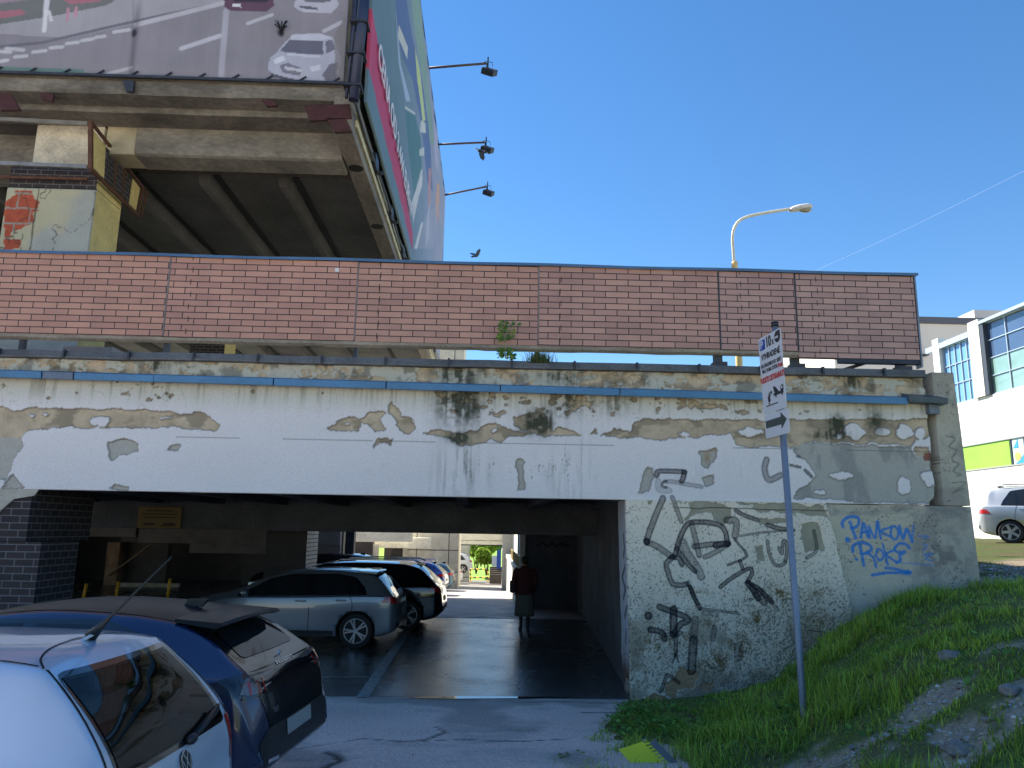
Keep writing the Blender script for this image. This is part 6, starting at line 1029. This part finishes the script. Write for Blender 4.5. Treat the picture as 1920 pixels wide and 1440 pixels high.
# ================================================================== PERSON
def person():
    w = at_z(983, 1183, 0); t = thing('person', 'person in dark red jacket and long grey skirt walking away through the garage', 'person', (w[0], w[1], 0), R(4))
    me = bpy.data.meshes.new('figure'); V = []; E = []; Rr = []
    def v(p, r, par=None): V.append(p); Rr.append(r); (E.append((par, len(V)-1)) if par is not None else None); return len(V)-1
    pel = v((0, 0, .90), .125); sp = v((0, 0, 1.08), .115, pel); ch = v((0, .0, 1.27), .13, sp); nk = v((0, .0, 1.405), .052, ch); hd0 = v((0, .012, 1.47), .062, nk); hd = v((0, .015, 1.545), .078, hd0); v((0, .005, 1.615), .062, hd)
    for sg, (kn, an, toe) in ((-1, ((-.085, .03, .47), (-.075, .035, .085), (-.085, .175, .03))), (1, ((.08, -.03, .47), (.065, -.10, .10), (.075, .02, .028)))):
        hp = v((sg*.09, 0, .82), .088, pel); k = v(kn, .056, hp); c = v((kn[0]*.5+an[0]*.5, kn[1]*.5+an[1]*.5-.02, .31), .052, k); a = v(an, .034, c); h_ = v((an[0], an[1]-.03, an[2]-.05), .034, a); v(toe, .026, a)
        sh = v((sg*.175, .0, 1.335), .058, ch); el = v((sg*.235, -.04, 1.08), .043, sh); wr = v((sg*.215, .07, .875), .027, el); pm = v((sg*.205, .10, .815), .034, wr)
        for f in range(4): y = .075+.02*f; b0 = v((sg*.205, y+.01, .785), .0095, pm); b1 = v((sg*(.20-.004*f), y+.022, .750), .0088, b0); v((sg*(.19-.004*f), y+.02, .722+.006*abs(f-1)), .0075, b1)
        th = v((sg*.185, .075, .83), .0105, wr); v((sg*.165, .085, .795), .0088, th)
    me.from_pydata(V, E, []); o = bpy.data.objects.new('body', me); COL.objects.link(o); md = o.modifiers.new('s', 'SKIN'); md.use_smooth_shade = True
    for q, r in zip(me.skin_vertices[0].data, Rr): q.radius = (r, r)
    me.skin_vertices[0].data[0].use_root = True; o.modifiers.new('u', 'SUBSURF').levels = 1; dg = bpy.context.evaluated_depsgraph_get(); dg.update(); nm = bpy.data.meshes.new_from_object(o.evaluated_get(dg)); bpy.data.objects.remove(o)
    SK = mat('skin', lin(196, 150, 126), .6, nz=(20., .06), bump=None); TI = mat('dark_tights', lin(34, 32, 36), .8, nz=None, bump=None); nm.name = 'body'; o = link('body', nm, [SK, TI], t, True)
    for p in nm.polygons: p.material_index = 1 if p.center.z < .78 and abs(p.center.x) < .15 else 0
    JK = mat('dark_red_jacket', lin(66, 28, 34), .9, nz=(9., .25), nz2=(60., .2), bump=(50., .5))
    ell = lambda z, rx, ry, oy=0, n=24, cx=0, wob=0: [(cx+rx*math.cos(a)*(1+wob*math.sin(5*a)), oy+ry*math.sin(a)*(1+wob*math.sin(5*a+1)), z) for a in np.linspace(0, 2*PI, n, endpoint=False)]
    b = MB(); b.rings([ell(.80, .225, .165, 0, wob=.02), ell(.88, .225, .165, 0), ell(1.0, .205, .15, 0), ell(1.15, .205, .145, 0), ell(1.28, .215, .14, -.005), ell(1.36, .185, .115, 0), ell(1.405, .10, .085, 0), ell(1.44, .066, .07, .005), ell(1.445, .055, .06, .005)])
    for sg in (-1, 1): b.tube(smoothline([(sg*.15, 0, 1.35), (sg*.205, -.01, 1.30), (sg*.25, -.045, 1.10), (sg*.235, .0, .98), (sg*.217, .062, .885)], 4), [.07, .075, .078, .076, .074, .073, .072, .07, .068, .066, .064, .062, .06, .058, .056, .054, .052][:17], 14)
    b.build('jacket', JK, t, smooth=True)
    b = MB(); n = 40; fold = lambda z, k: [((.19+.018*k)*math.cos(a)*(1+.035*k*math.sin(9*a)), (.15+.02*k)*math.sin(a)*(1+.035*k*math.sin(9*a+1)), z) for a in np.linspace(0, 2*PI, n, endpoint=False)]
    b.rings([fold(.90, 0), fold(.78, .6), fold(.6, 1), fold(.42, 1.4), fold(.33, 1.5), [(x*.95, y*.95, .335) for x, y, z in fold(.33, 1.5)]]); b.build('skirt', mat('grey_green_skirt', lin(92, 94, 88), .9, nz=(7., .15), bump=(80., .3)), t, smooth=True)
    b = MB(); b.blob((0, -.008, 1.575), (.092, .098, .088), .12, 3, 3); b.blob((0, -.055, 1.52), (.075, .05, .06), .12, 4, 2); b.build('hair', mat('dark_hair', lin(34, 28, 26), .7, nz=(40., .3), bump=(90., .6), stretch=(1, 1, .3)), t)
    b = MB(); b.blob((0, .098, 1.535), (.012, .02, .02), 0, 1, 1); b.blob((.08, .01, 1.535), (.012, .022, .03), 0, 1, 1); b.blob((-.08, .01, 1.535), (.012, .022, .03), 0, 1, 1); b.build('nose_and_ears', SK, o)
    b = MB()
    for sg in (-1, 1): b.blob((sg*.032, .085, 1.552), (.012, .008, .008), 0, 1, 1)
    b.build('eye', mat('eye_dark', (.03, .03, .03), .3, nz=None, bump=None), o); b = MB(); b.blob((0, .086, 1.495), (.024, .008, .007), 0, 1, 1); b.build('mouth', mat('lip', lin(150, 84, 80), .6, nz=None, bump=None), o)
    for x, y in ((-.082, .085), (.07, -.06)):
        b = MB(); b.rings([[(x+.043*s*math.cos(a), y+.115*s2*math.sin(a)+.02, z) for a in np.linspace(0, 2*PI, 16, endpoint=False)] for z, s, s2 in ((0, .9, .95), (.02, 1, 1), (.05, .95, .85), (.09, .75, .5))]); b.build('shoe', mat('black_shoe', (.012, .012, .013), .5, nz=None, bump=None), t, smooth=True)
    hb_ = thing('handbag', 'dark shoulder bag held at the left side of the walking person', 'bag', (w[0]-.29, w[1]+.02, .86)); b = MB(); b.box(-.055, .055, -.15, .15, -.02, .24, .03); b.build('bag', mat('dark_bag_leather', lin(36, 26, 30), .6, nz=(12., .2), bump=(60., .3)), hb_)
    b = MB(); b.tube(smoothline([(0, -.13, .22), (.04, -.08, .42), (.10, 0, .53), (.05, .08, .42), (0, .13, .22)], 4), .012, 8); b.build('strap', mat('dark_bag_leather', (0, 0, 0)), hb_)
person()

# ================================================================== BACKGROUND RIGHT: white building with glazing
GX = 24.0; G = lambda px, py: (lambda q: (q[1], q[2]))(at_x(px, py, GX)); wbld = thing('modern_building', 'bright white modern building with glazed upper floor and green wall band', 'building', (0, 0, 0))
ybase = 1.6; y0 = 22.; yF = G(1752, 740)[0]; zG = G(1860, 740)[1]; zB = G(1880, 592)[1]; yC = G(1846, 680)[0]; yC2 = G(1829, 660)[0]; zA = G(1800, 640)[1]; zl, zh = G(1850, 868)[1], G(1850, 824)[1]; zl = G(1820, 882)[1]; zh = G(1820, 835)[1]
WW = mat('white_cladding', lin(212, 210, 202), .6, nz=(.8, .04), nz2=(8., .03), bump=(6., .05)); b = MB(); b.box(GX, GX+14, y0, yF+.3, -1, zl); b.box(GX, GX+14, y0, yF+.3, zh, zG); b.box(GX+.1, GX+14, y0, yF+.3, zl+.002, zh-.002); b.build('white_wall', WW, wbld)
b = MB()
for y in np.arange(y0, yF+.3, 1.55): b.box(GX-.006, GX+.01, y, y+.02, zh+.003, zG-.003); b.box(GX-.006, GX+.01, y, y+.02, 0, zl-.003)
b.box(GX-.006, GX+.01, y0, yF+.3, (zh+zG)/2, (zh+zG)/2+.02); b.build('cladding_joint', mat('joint_grey', lin(186, 184, 178), .8, nz=None, bump=None), wbld)
yw = G(1893, 850)[0]; b = MB(); b.box(GX+.02, GX+.09, yw, yF+.3, zl+.03, zh-.03)
b.build('green_band', mat('lime_green_panel', lin(136, 196, 64), .5, nz=(.5, .12), bump=None), wbld); b = MB(); b.box(GX-.03, GX+.12, y0, yF+.3, zl-.03, zl+.029); b.box(GX-.03, GX+.12, y0, yF+.3, zh-.029, zh+.03); b.build('band_trim', mat('grey_trim', lin(150, 150, 150), .5, nz=None, bump=None), wbld)
wn = MB(); wn.box(GX+.03, GX+.095, y0, yw-.12, zl+.03, zh-.03); wo = wn.build('shop_window', mat('pale_window_film', lin(186, 208, 206), .25, nz=(1., .05), bump=None), wbld); b = MB()
for y in (yw-.1, yw-1.0, yw-1.95, yw-2.9): b.box(GX-.02, GX+.1, y-.06, y, zl+.03, zh-.03)
b.build('frame', mat('dark_frame', lin(72, 76, 84), .4, .3, nz=None, bump=None), wo); b = MB(); hh = zh-zl; b.prism([(GX+.025, yw-.25, zl+hh*.62), (GX+.025, yw-.6, zl+hh*.62), (GX+.025, yw-.6, zl+hh*.95)], (-.01, 0, 0)); b.prism([(GX+.025, yw-.95, zl+.05), (GX+.025, yw-.3, zl+.05), (GX+.025, yw-.7, zl+hh*.22), (GX+.025, yw-.95, zl+hh*.4)], (-.01, 0, 0)); b.build('blue_print', mat('poster_blue', lin(54, 140, 186), .5, nz=None, bump=None), wo)
b = MB(); b.prism([(GX+.022, yw-.5+.2*math.cos(a), zl+hh*.3+.2*math.sin(a)) for a in np.linspace(0, 2*PI, 18, endpoint=False)], (-.012, 0, 0)); b.build('orange_print', mat('poster_orange', lin(226, 170, 92), .5, nz=None, bump=None), wo); b = MB(); b.box(GX+.012, GX+.022, yw-1.7, yw-1.15, zl+hh*.6, zl+hh*.95); b.build('orange_print', mat('poster_orange', lin(226, 170, 92), .5, nz=None, bump=None), wo)
FRM = mat('window_aluminium', lin(170, 186, 200), .4, .3, nz=None, bump=None); GLB = mat('blue_reflecting_glass', lin(110, 158, 206), .06, .0, nz=(.35, .25), bump=(.9, .03), coat=1.); GLD = mat('dark_spandrel_glass', lin(66, 84, 112), .12, nz=(.5, .12), bump=None, coat=1.); GLG = mat('pale_green_glass', lin(120, 150, 142), .08, nz=(.6, .3), bump=None, coat=1.)
def glazing(ya, yb, za, zb, cols, rows, mats, x=GX):
    for j in range(rows):
        for i in range(cols):
            b = MB(); b.box(x+.12, x+.16, ya+(yb-ya)*i/cols+.03, ya+(yb-ya)*(i+1)/cols-.03, za+(zb-za)*j/rows+.03, za+(zb-za)*(j+1)/rows-.03); b.build('pane', mats[j], wbld)
    b = MB()
    for i in range(cols+1): y = ya+(yb-ya)*i/cols; b.box(x+.06, x+.17, y-.022, y+.022, za, zb)
    for j in range(rows+1): z = za+(zb-za)*j/rows; b.box(x+.07, x+.165, ya+.03, yb-.03, z-.02, z+.02)
    b.build('mullion', FRM, wbld)
glazing(y0, yC-.15, zG+.05, zB, 9, 4, [GLG, GLG, GLD, GLD]); glazing(yC2+.3, yF-1.0, zG+.05, zA, 5, 3, [GLB, GLB, GLB]); b = MB(); b.box(GX+.3, GX+14, y0, yC, zG+.01, zB); b.box(GX+.3, GX+14, yC+.02, yF+.3, zG+.01, zA); b.build('upper_storey', WW, wbld)
zc = zB+.3; b = MB(); b.box(GX-.12, GX+.25, yC+.02, yC2+.25, zG+.02, zc); b.build('pier', WW, wbld); b = MB(); b.box(GX-.10, GX+.2, yC-.28, yC+.015, zG+.02, zc-.1); b.build('dark_pier_side', mat('dark_frame', (0, 0, 0)), wbld); b = MB(); b.box(GX-.12, GX+.25, yF-.95, yF-.4, zG+.02, zA+.6); b.build('pier', WW, wbld)
b = MB(); b.box(GX-.15, GX+14, y0, yC, zB+.01, zB+.16); b.box(GX-.1, GX+14, yC2+.26, yF+.3, zA+.01, zA+.3); b.build('roof_edge', FRM, wbld); 
# louvres over the window, then grey block behind
gb = thing('grey_block', 'plain beige grey building with dark roof edge behind the glazed one', 'building', (0, 0, 0)); BG = mat('beige_render', lin(206, 198, 188), .9, nz=(.3, .06), bump=None); xl = at_y(1560, 600, 60)[0]; xr = at_y(1850, 600, 60)[0]; zt = at_y(1780, 608, 60)[2]
b = MB(); b.box(xl, xr+6, 60, 75, -3, zt); b.build('wall', BG, gb); b = MB(); b.box(xl-.2, xr+6.2, 59.8, 75, zt+.01, zt+.55); b.build('roof_edge', mat('dark_roof_edge', lin(84, 84, 92), .6, nz=None, bump=None), gb)
q = at_y(1875, 592, 66); b = MB(); b.box(q[0]-2.4, q[0]+4.5, 66, 72, zt+.56, q[2]+.5); b.build('roof_hut', BG, gb); b = MB(); x = at_y(1725, 662, 59)[0]; z = at_y(1725, 662, 59)[2]; b.box(x-.6, x+.9, 59.2, 59.79, z-.1, z); b.build('bracket', DST, gb)

# ================================================================== BEHIND THE GARAGE
LC = mat('lit_concrete_panel', lin(216, 210, 194), .85, nz=(.7, .16), nz2=(9., .12), bump=(12., .3)); PAN = brickmat('concrete_panels', lin(218, 212, 196), lin(206, 200, 184), lin(96, 92, 86), 1.9, 1.25, .03, 'xz', (.4, .25), .85, .5, .22, 0.)
A_ = lambda px, py, y: at_y(px, py, y)
an = thing('rear_wing', 'pale concrete rear wing with stained beams and dark tiled columns behind the garage', 'building', (0, 0, 0))
x0, x1 = A_(760, 1020, 46)[0], A_(860, 1020, 46)[0]; col2('panel_wall', x0, x1, 46, 50, -2, 15.5, an, PAN, LC); 
def beam(px0, px1, py0, py1, y, d, name='beam', m=None, zt=None): a = A_(px0, py1, y); c = A_(px1, py0, y); b = MB(); b.box(a[0], c[0], y, y+d, a[2], zt or c[2]+1.2, .02); return b.build(name, m or mat('stained_pale_beam', lin(226, 220, 202), .85, nz=(1., .22), nz2=(7., .15), bump=(15., .35), stretch=(1, 1, 2)), an)
beam(560, 772, 990, 1013, 43, .8); beam(640, 809, 1000, 1026, 44.5, .8, zt=A_(700, 1007, 44.5)[2]); beam(560, 650, 1013, 1026, 45.6, .5, 'beam', mat('tan_beam', lin(170, 140, 112), .85, nz=(2., .2)), zt=A_(700, 1013, 45.6)[2])
for p0, p1, y in ((648, 698, 43.9), (733, 756, 45.4)): col2('tiled_column', A_(p0, 1040, y)[0], A_(p1, 1040, y)[0], y, y+.8, -2, A_(p0, 1015, y)[2], an, BT, BT)
for p0, p1, y in ((696, 707, 44.), (755, 761, 45.3)): b = MB(); a = A_(p0, 1040, y)[0]; c = A_(p1, 1040, y)[0]; b.box(a, c, y, y+.7, -2, A_(p0, 1020, y)[2]); b.build('concrete_post', LC, an)
b = MB(); b.box(A_(585, 1040, 48)[0], A_(618, 1040, 48)[0], 48, 48.5, -2, 2.4); b.box(A_(640, 1040, 48)[0], A_(704, 1040, 48)[0], 48.02, 48.4, -2, 2.4); b.box(A_(720, 1040, 48)[0], A_(745, 1040, 48)[0], 48, 48.3, -2, 2.4); b.build('dark_wall', mat('dark_rear_wall', lin(64, 58, 54), .9, nz=(2., .2)), an)
wx0, wx1 = A_(618, 1040, 48)[0], A_(640, 1040, 48)[0]; b = MB(); b.box(wx0, wx0+.12, 48.1, 48.3, -2, 2.4); b.box((wx0+wx1)/2-.05, (wx0+wx1)/2+.05, 48.12, 48.25, -2, 2.3); b.box(wx0, wx1, 48.14, 48.22, A_(620, 1040, 48)[2]-.05, A_(620, 1040, 48)[2]+.05); b.build('window_bar', DST, an)
# bridge over the drive, with its left pillar, and the right hand flank
br = thing('footbridge', 'pale concrete bridge crossing the drive beyond the barrier', 'bridge', (0, 0, 0)); a = A_(858, 1018, 56); c = A_(946, 1016, 56); ym = 56
b = MB(); b.box(a[0]-.3, c[0]+.5, ym, ym+1.2, A_(900, 1013, ym)[2], 4.5); b.box(a[0]-.3, c[0]+.5, ym+.05, ym+1.1, A_(900, 1021, ym)[2], A_(900, 1013.5, ym)[2]-.02); b.build('deck', LC, br); b = MB(); b.box(a[0]-.3, c[0]+.5, ym+.3, ym+1.1, A_(900, 1023, ym)[2], A_(900, 1021, ym)[2]-.01); b.build('underside', DST, br)
col2('pillar', A_(857, 1030, 62)[0], A_(881, 1030, 62)[0], 62, 63, -4, A_(860, 1019, 62)[2], br, PAN, LC)
rw = thing('alley_wall', 'pale concrete side wall with blue glazing along the right of the drive', 'wall', (0, 0, 0)); xw = 1.05; ya = 25.3; zs = A_(990, 1046, ya)[2]
b = MB(); b.box(xw, 6, ya, 56, -3, .78); b.box(xw-.06, 6, ya, 56, .785, .95, .02); b.build('parapet_base', LC, rw); b = MB(); b.box(xw+.35, 6, 30.5, 56, .955, 4.4); b.build('upper_wall', LC, rw); b = MB(); b.box(xw+.25, xw+.34, 26.2, 32.5, 1.0, 3.4); b.build('glazing', mat('blue_shop_glass', lin(70, 130, 160), .08, nz=(.8, .2), bump=None, coat=1.), rw)
b = MB()
for y in (26.1, 28.2, 30.4, 32.5): b.box(xw+.2, xw+.36, y, y+.12, .96, 3.5)
b.build('glazing_frame', FRM, rw); b = MB()
for y in np.arange(26, 36, .35): b.box(xw+.03, xw+.05, y, y+.03, .96, 1.35)
b.box(xw+.03, xw+.05, 26, 36, 1.35, 1.39); b.build('railing', mat('thin_rail', lin(160, 140, 90), .5), rw); b = MB(); b.box(xw-.2, xw+.6, 44, 45, -3, 2.2); b.build('buttress', LC, rw)
b = MB(); b.box(1.02, 1.19, 24.5, 24.75, .0, 2.8); b.build('edge_post', mat('pale_post', lin(190, 184, 168), .8, nz=(8., .3)), rw)
# barrier
ba = thing('barrier', 'yellow and black striped tube barrier across the drive', 'barrier', (0, 0, 0)); yb = 50.5; p = [A_(px, py, yb) for px, py in ((882, 1091), (882, 1067), (915, 1091), (915, 1067), (882, 1083), (915, 1083))]
for a_, c_, nm in ((p[0], p[1], 'post'), (p[2], p[3], 'post'), (p[1], p[3], 'rail'), (p[4], p[5], 'rail')):
    a_, c_ = Vector(a_), Vector(c_); n = 6
    for k0, mm in ((0, mat('barrier_yellow', lin(236, 186, 40), .5, nz=None, bump=None)), (1, mat('barrier_black', (.015, .015, .015), .5, nz=None, bump=None))):
        b = MB()
        for k in range(k0, n, 2): b.tube([a_.lerp(c_, k/n), a_.lerp(c_, (k+1)/n)], .045, 10)
        if k0 == 0: root = b.build(nm, mm, ba)
        else: b.build('stripe', mm, root)
# far green and steps
gm = MB(); gx = np.linspace(-40, 40, 60); gy = np.linspace(60, 110, 40); X, Y = np.meshgrid(gx, gy); Z = -2.6+np.clip((Y-66)*.07, 0, 4)+.6*(fbm(X*.2, Y*.2, 3, 501)-.5); Z[Y > 72] += .2; Z = np.where(Y < 68, AZ(64)-.6, Z)
o = gridmesh('lawn', np.stack([X, Y, Z], -1), np.ones(X.shape+(3,))*lin(112, 148, 48)*(.8+.4*fbm(X*1.5, Y*1.5, 4, 503))[..., None], mat('lawn_grass', attr='Col', rough=.9, nz=(3., .2), bump=(8., .5))); tag(o, 'sunlit lawn far behind the garage', 'lawn', kind='structure')
gm = MB(); gm.face([(-26, 51, -1.45), (-4.9, 51, -1.45), (-4.9, 63, 1.6), (-26, 63, 1.6)]); o = gm.build('grass_slope', mat('sunlit_slope', lin(128, 164, 52), .9, nz=(2., .2), nz2=(20., .25), bump=(12., .5))); tag(o, 'sunlit grass slope seen between the dark columns', 'slope', kind='structure')
def bush(px, py, y, w, h, label, seed):
    c = A_(px, py, y); t = thing('bush', label, 'bush', (c[0], y, c[2])); rr = np.random.default_rng(seed); n = 3200; a = rr.random(n)*6.28; u = rr.random(n)*2-1; r = rr.random(n)**.35; P = np.stack([r*np.sqrt(1-u*u)*np.cos(a)*w, r*np.sqrt(1-u*u)*np.sin(a)*w*.7, h*.5*(1+r*u)], 1)
    lump = fbm(P[:, 0]*1.4+seed, P[:, 2]*1.4, 3, seed); k = lump > .42; P = P[k]; P[:, 2] += .5*lump[k]; n = len(P); d = rr.normal(size=(n, 3)); d /= np.linalg.norm(d, axis=1)[:, None]; e = np.cross(d, rr.normal(size=(n, 3))); e /= np.linalg.norm(e, axis=1)[:, None]; s = (.10+.10*rr.random(n))[:, None]
    V = np.stack([P-d*s, P+e*s*.5, P+d*s, P-e*s*.5], 1).reshape(-1, 3); F = np.arange(n*4).reshape(-1, 4); hmix = rr.random(n)[:, None]; C = np.repeat(lin(72, 112, 34)*(1-hmix)+lin(150, 176, 60)*hmix, 4, 0); facemesh('foliage', V, F, GRASS, t, C)
    b = MB()
    for q in range(5): b.tube([(0, 0, -.6), (w*.4*math.cos(q*1.3), w*.3*math.sin(q*1.3), h*.7)], [.05, .015], 6)
    b.build('stem', mat('bush_stem', lin(80, 64, 44), .9), t)
bush(893, 1062, 62, .95, 1.6, 'bright green bush left of centre under the bridge', 1); bush(912, 1064, 60, .9, 1.3, 'bright green bush beside the pale sign panel under the bridge', 2); bush(902, 1050, 72, 1.7, 2.3, 'taller sunlit bush behind the two lower bushes', 3)
b = MB(); a = A_(922, 1062, 58.5); b.box(a[0], a[0]+.62, 58.5, 58.6, a[2], A_(922, 1042, 58.5)[2]); o = b.build('sign_panel', mat('pale_sign_panel', lin(186, 196, 200), .5, nz=None, bump=None)); tag(o, 'pale grey panel beside the blue board under the bridge', 'panel')
b = MB(); a = A_(931, 1066, 58); b.box(a[0], a[0]+.32, 58, 58.1, a[2], A_(931, 1032, 58)[2]); o = b.build('blue_board', mat('blue_board', lin(36, 74, 170), .5, nz=None, bump=None)); tag(o, 'upright blue board under the bridge at the right', 'board')
b = MB()
for k in range(5): b.box(A_(918, 1079, 57.2)[0]+.0, 3, 57.2+.3*k, 57.5+.3*k, -3, A_(918, 1077-3.2*k, 57.2)[2])
o = b.build('steps', mat('dark_steps', lin(92, 84, 78), .9, nz=(3., .2))); tag(o, 'low dark steps right of the striped barrier', 'steps')
fw_ = thing('far_block', 'sunlit pale building far beyond the bushes under the bridge', 'building', (0, 0, 0)); b = MB(); b.box(-20, 20, 104, 112, -3, 12); b.build('wall', mat('far_cream_wall', lin(226, 216, 200), .9, nz=(.2, .1), bump=None), fw_)
for x in np.arange(-8, 8, 2.2): b = MB(); b.box(x, x+1.1, 103.9, 103.99, .2, 4.4); b.build('window', GLD, fw_)

# ================================================================== LIGHT, CAMERA
EL, AZM = R(47), math.atan2(.62, -.78)                         # direction towards the sun
sd = Vector((math.cos(EL)*math.cos(AZM), math.cos(EL)*math.sin(AZM), math.sin(EL)))
w = bpy.data.worlds.new('World'); S.world = w; w.use_nodes = True; nt = w.node_tree; bg = nt.nodes['Background']; sk = nt.nodes.new('ShaderNodeTexSky'); sk.sky_type = 'NISHITA'; sk.sun_disc = False; sk.sun_elevation = EL
sk.sun_rotation = math.atan2(sd.x, sd.y); sk.altitude = 200; sk.air_density = 1.0; sk.dust_density = 0.; sk.ozone_density = 3.; hs = nt.nodes.new('ShaderNodeHueSaturation'); hs.inputs['Saturation'].default_value = 1.22; nt.links.new(sk.outputs[0], hs.inputs['Color']); nt.links.new(hs.outputs[0], bg.inputs['Color']); bg.inputs['Strength'].default_value = .071
la = bpy.data.lights.new('sun', 'SUN'); la.energy = 5.; la.angle = R(.53); la.color = (1, .95, .86); lo = bpy.data.objects.new('sun', la); COL.objects.link(lo); lo.rotation_euler = (-sd).to_track_quat('-Z', 'Y').to_euler()
ca = bpy.data.cameras.new('camera'); ca.sensor_fit = 'HORIZONTAL'; ca.sensor_width = 36; ca.lens = FOC/1920*36; ca.clip_start = .05; ca.clip_end = 1500; co = bpy.data.objects.new('camera', ca); COL.objects.link(co)
M = Matrix((tuple(rt), tuple(up), tuple(-fw))).transposed().to_4x4(); M.translation = Vector(EYEP); co.matrix_world = M; S.camera = co
S.view_settings.view_transform = 'Standard'; S.view_settings.look = 'None'; S.view_settings.exposure = 1.52; S.view_settings.gamma = 1; S.view_settings.use_curve_mapping = False
S.render.engine = 'CYCLES'; S.cycles.use_denoising = True; S.cycles.max_bounces = 8; S.cycles.diffuse_bounces = 4; S.cycles.glossy_bounces = 4; S.cycles.transparent_max_bounces = 12; S.cycles.sample_clamp_indirect = 6
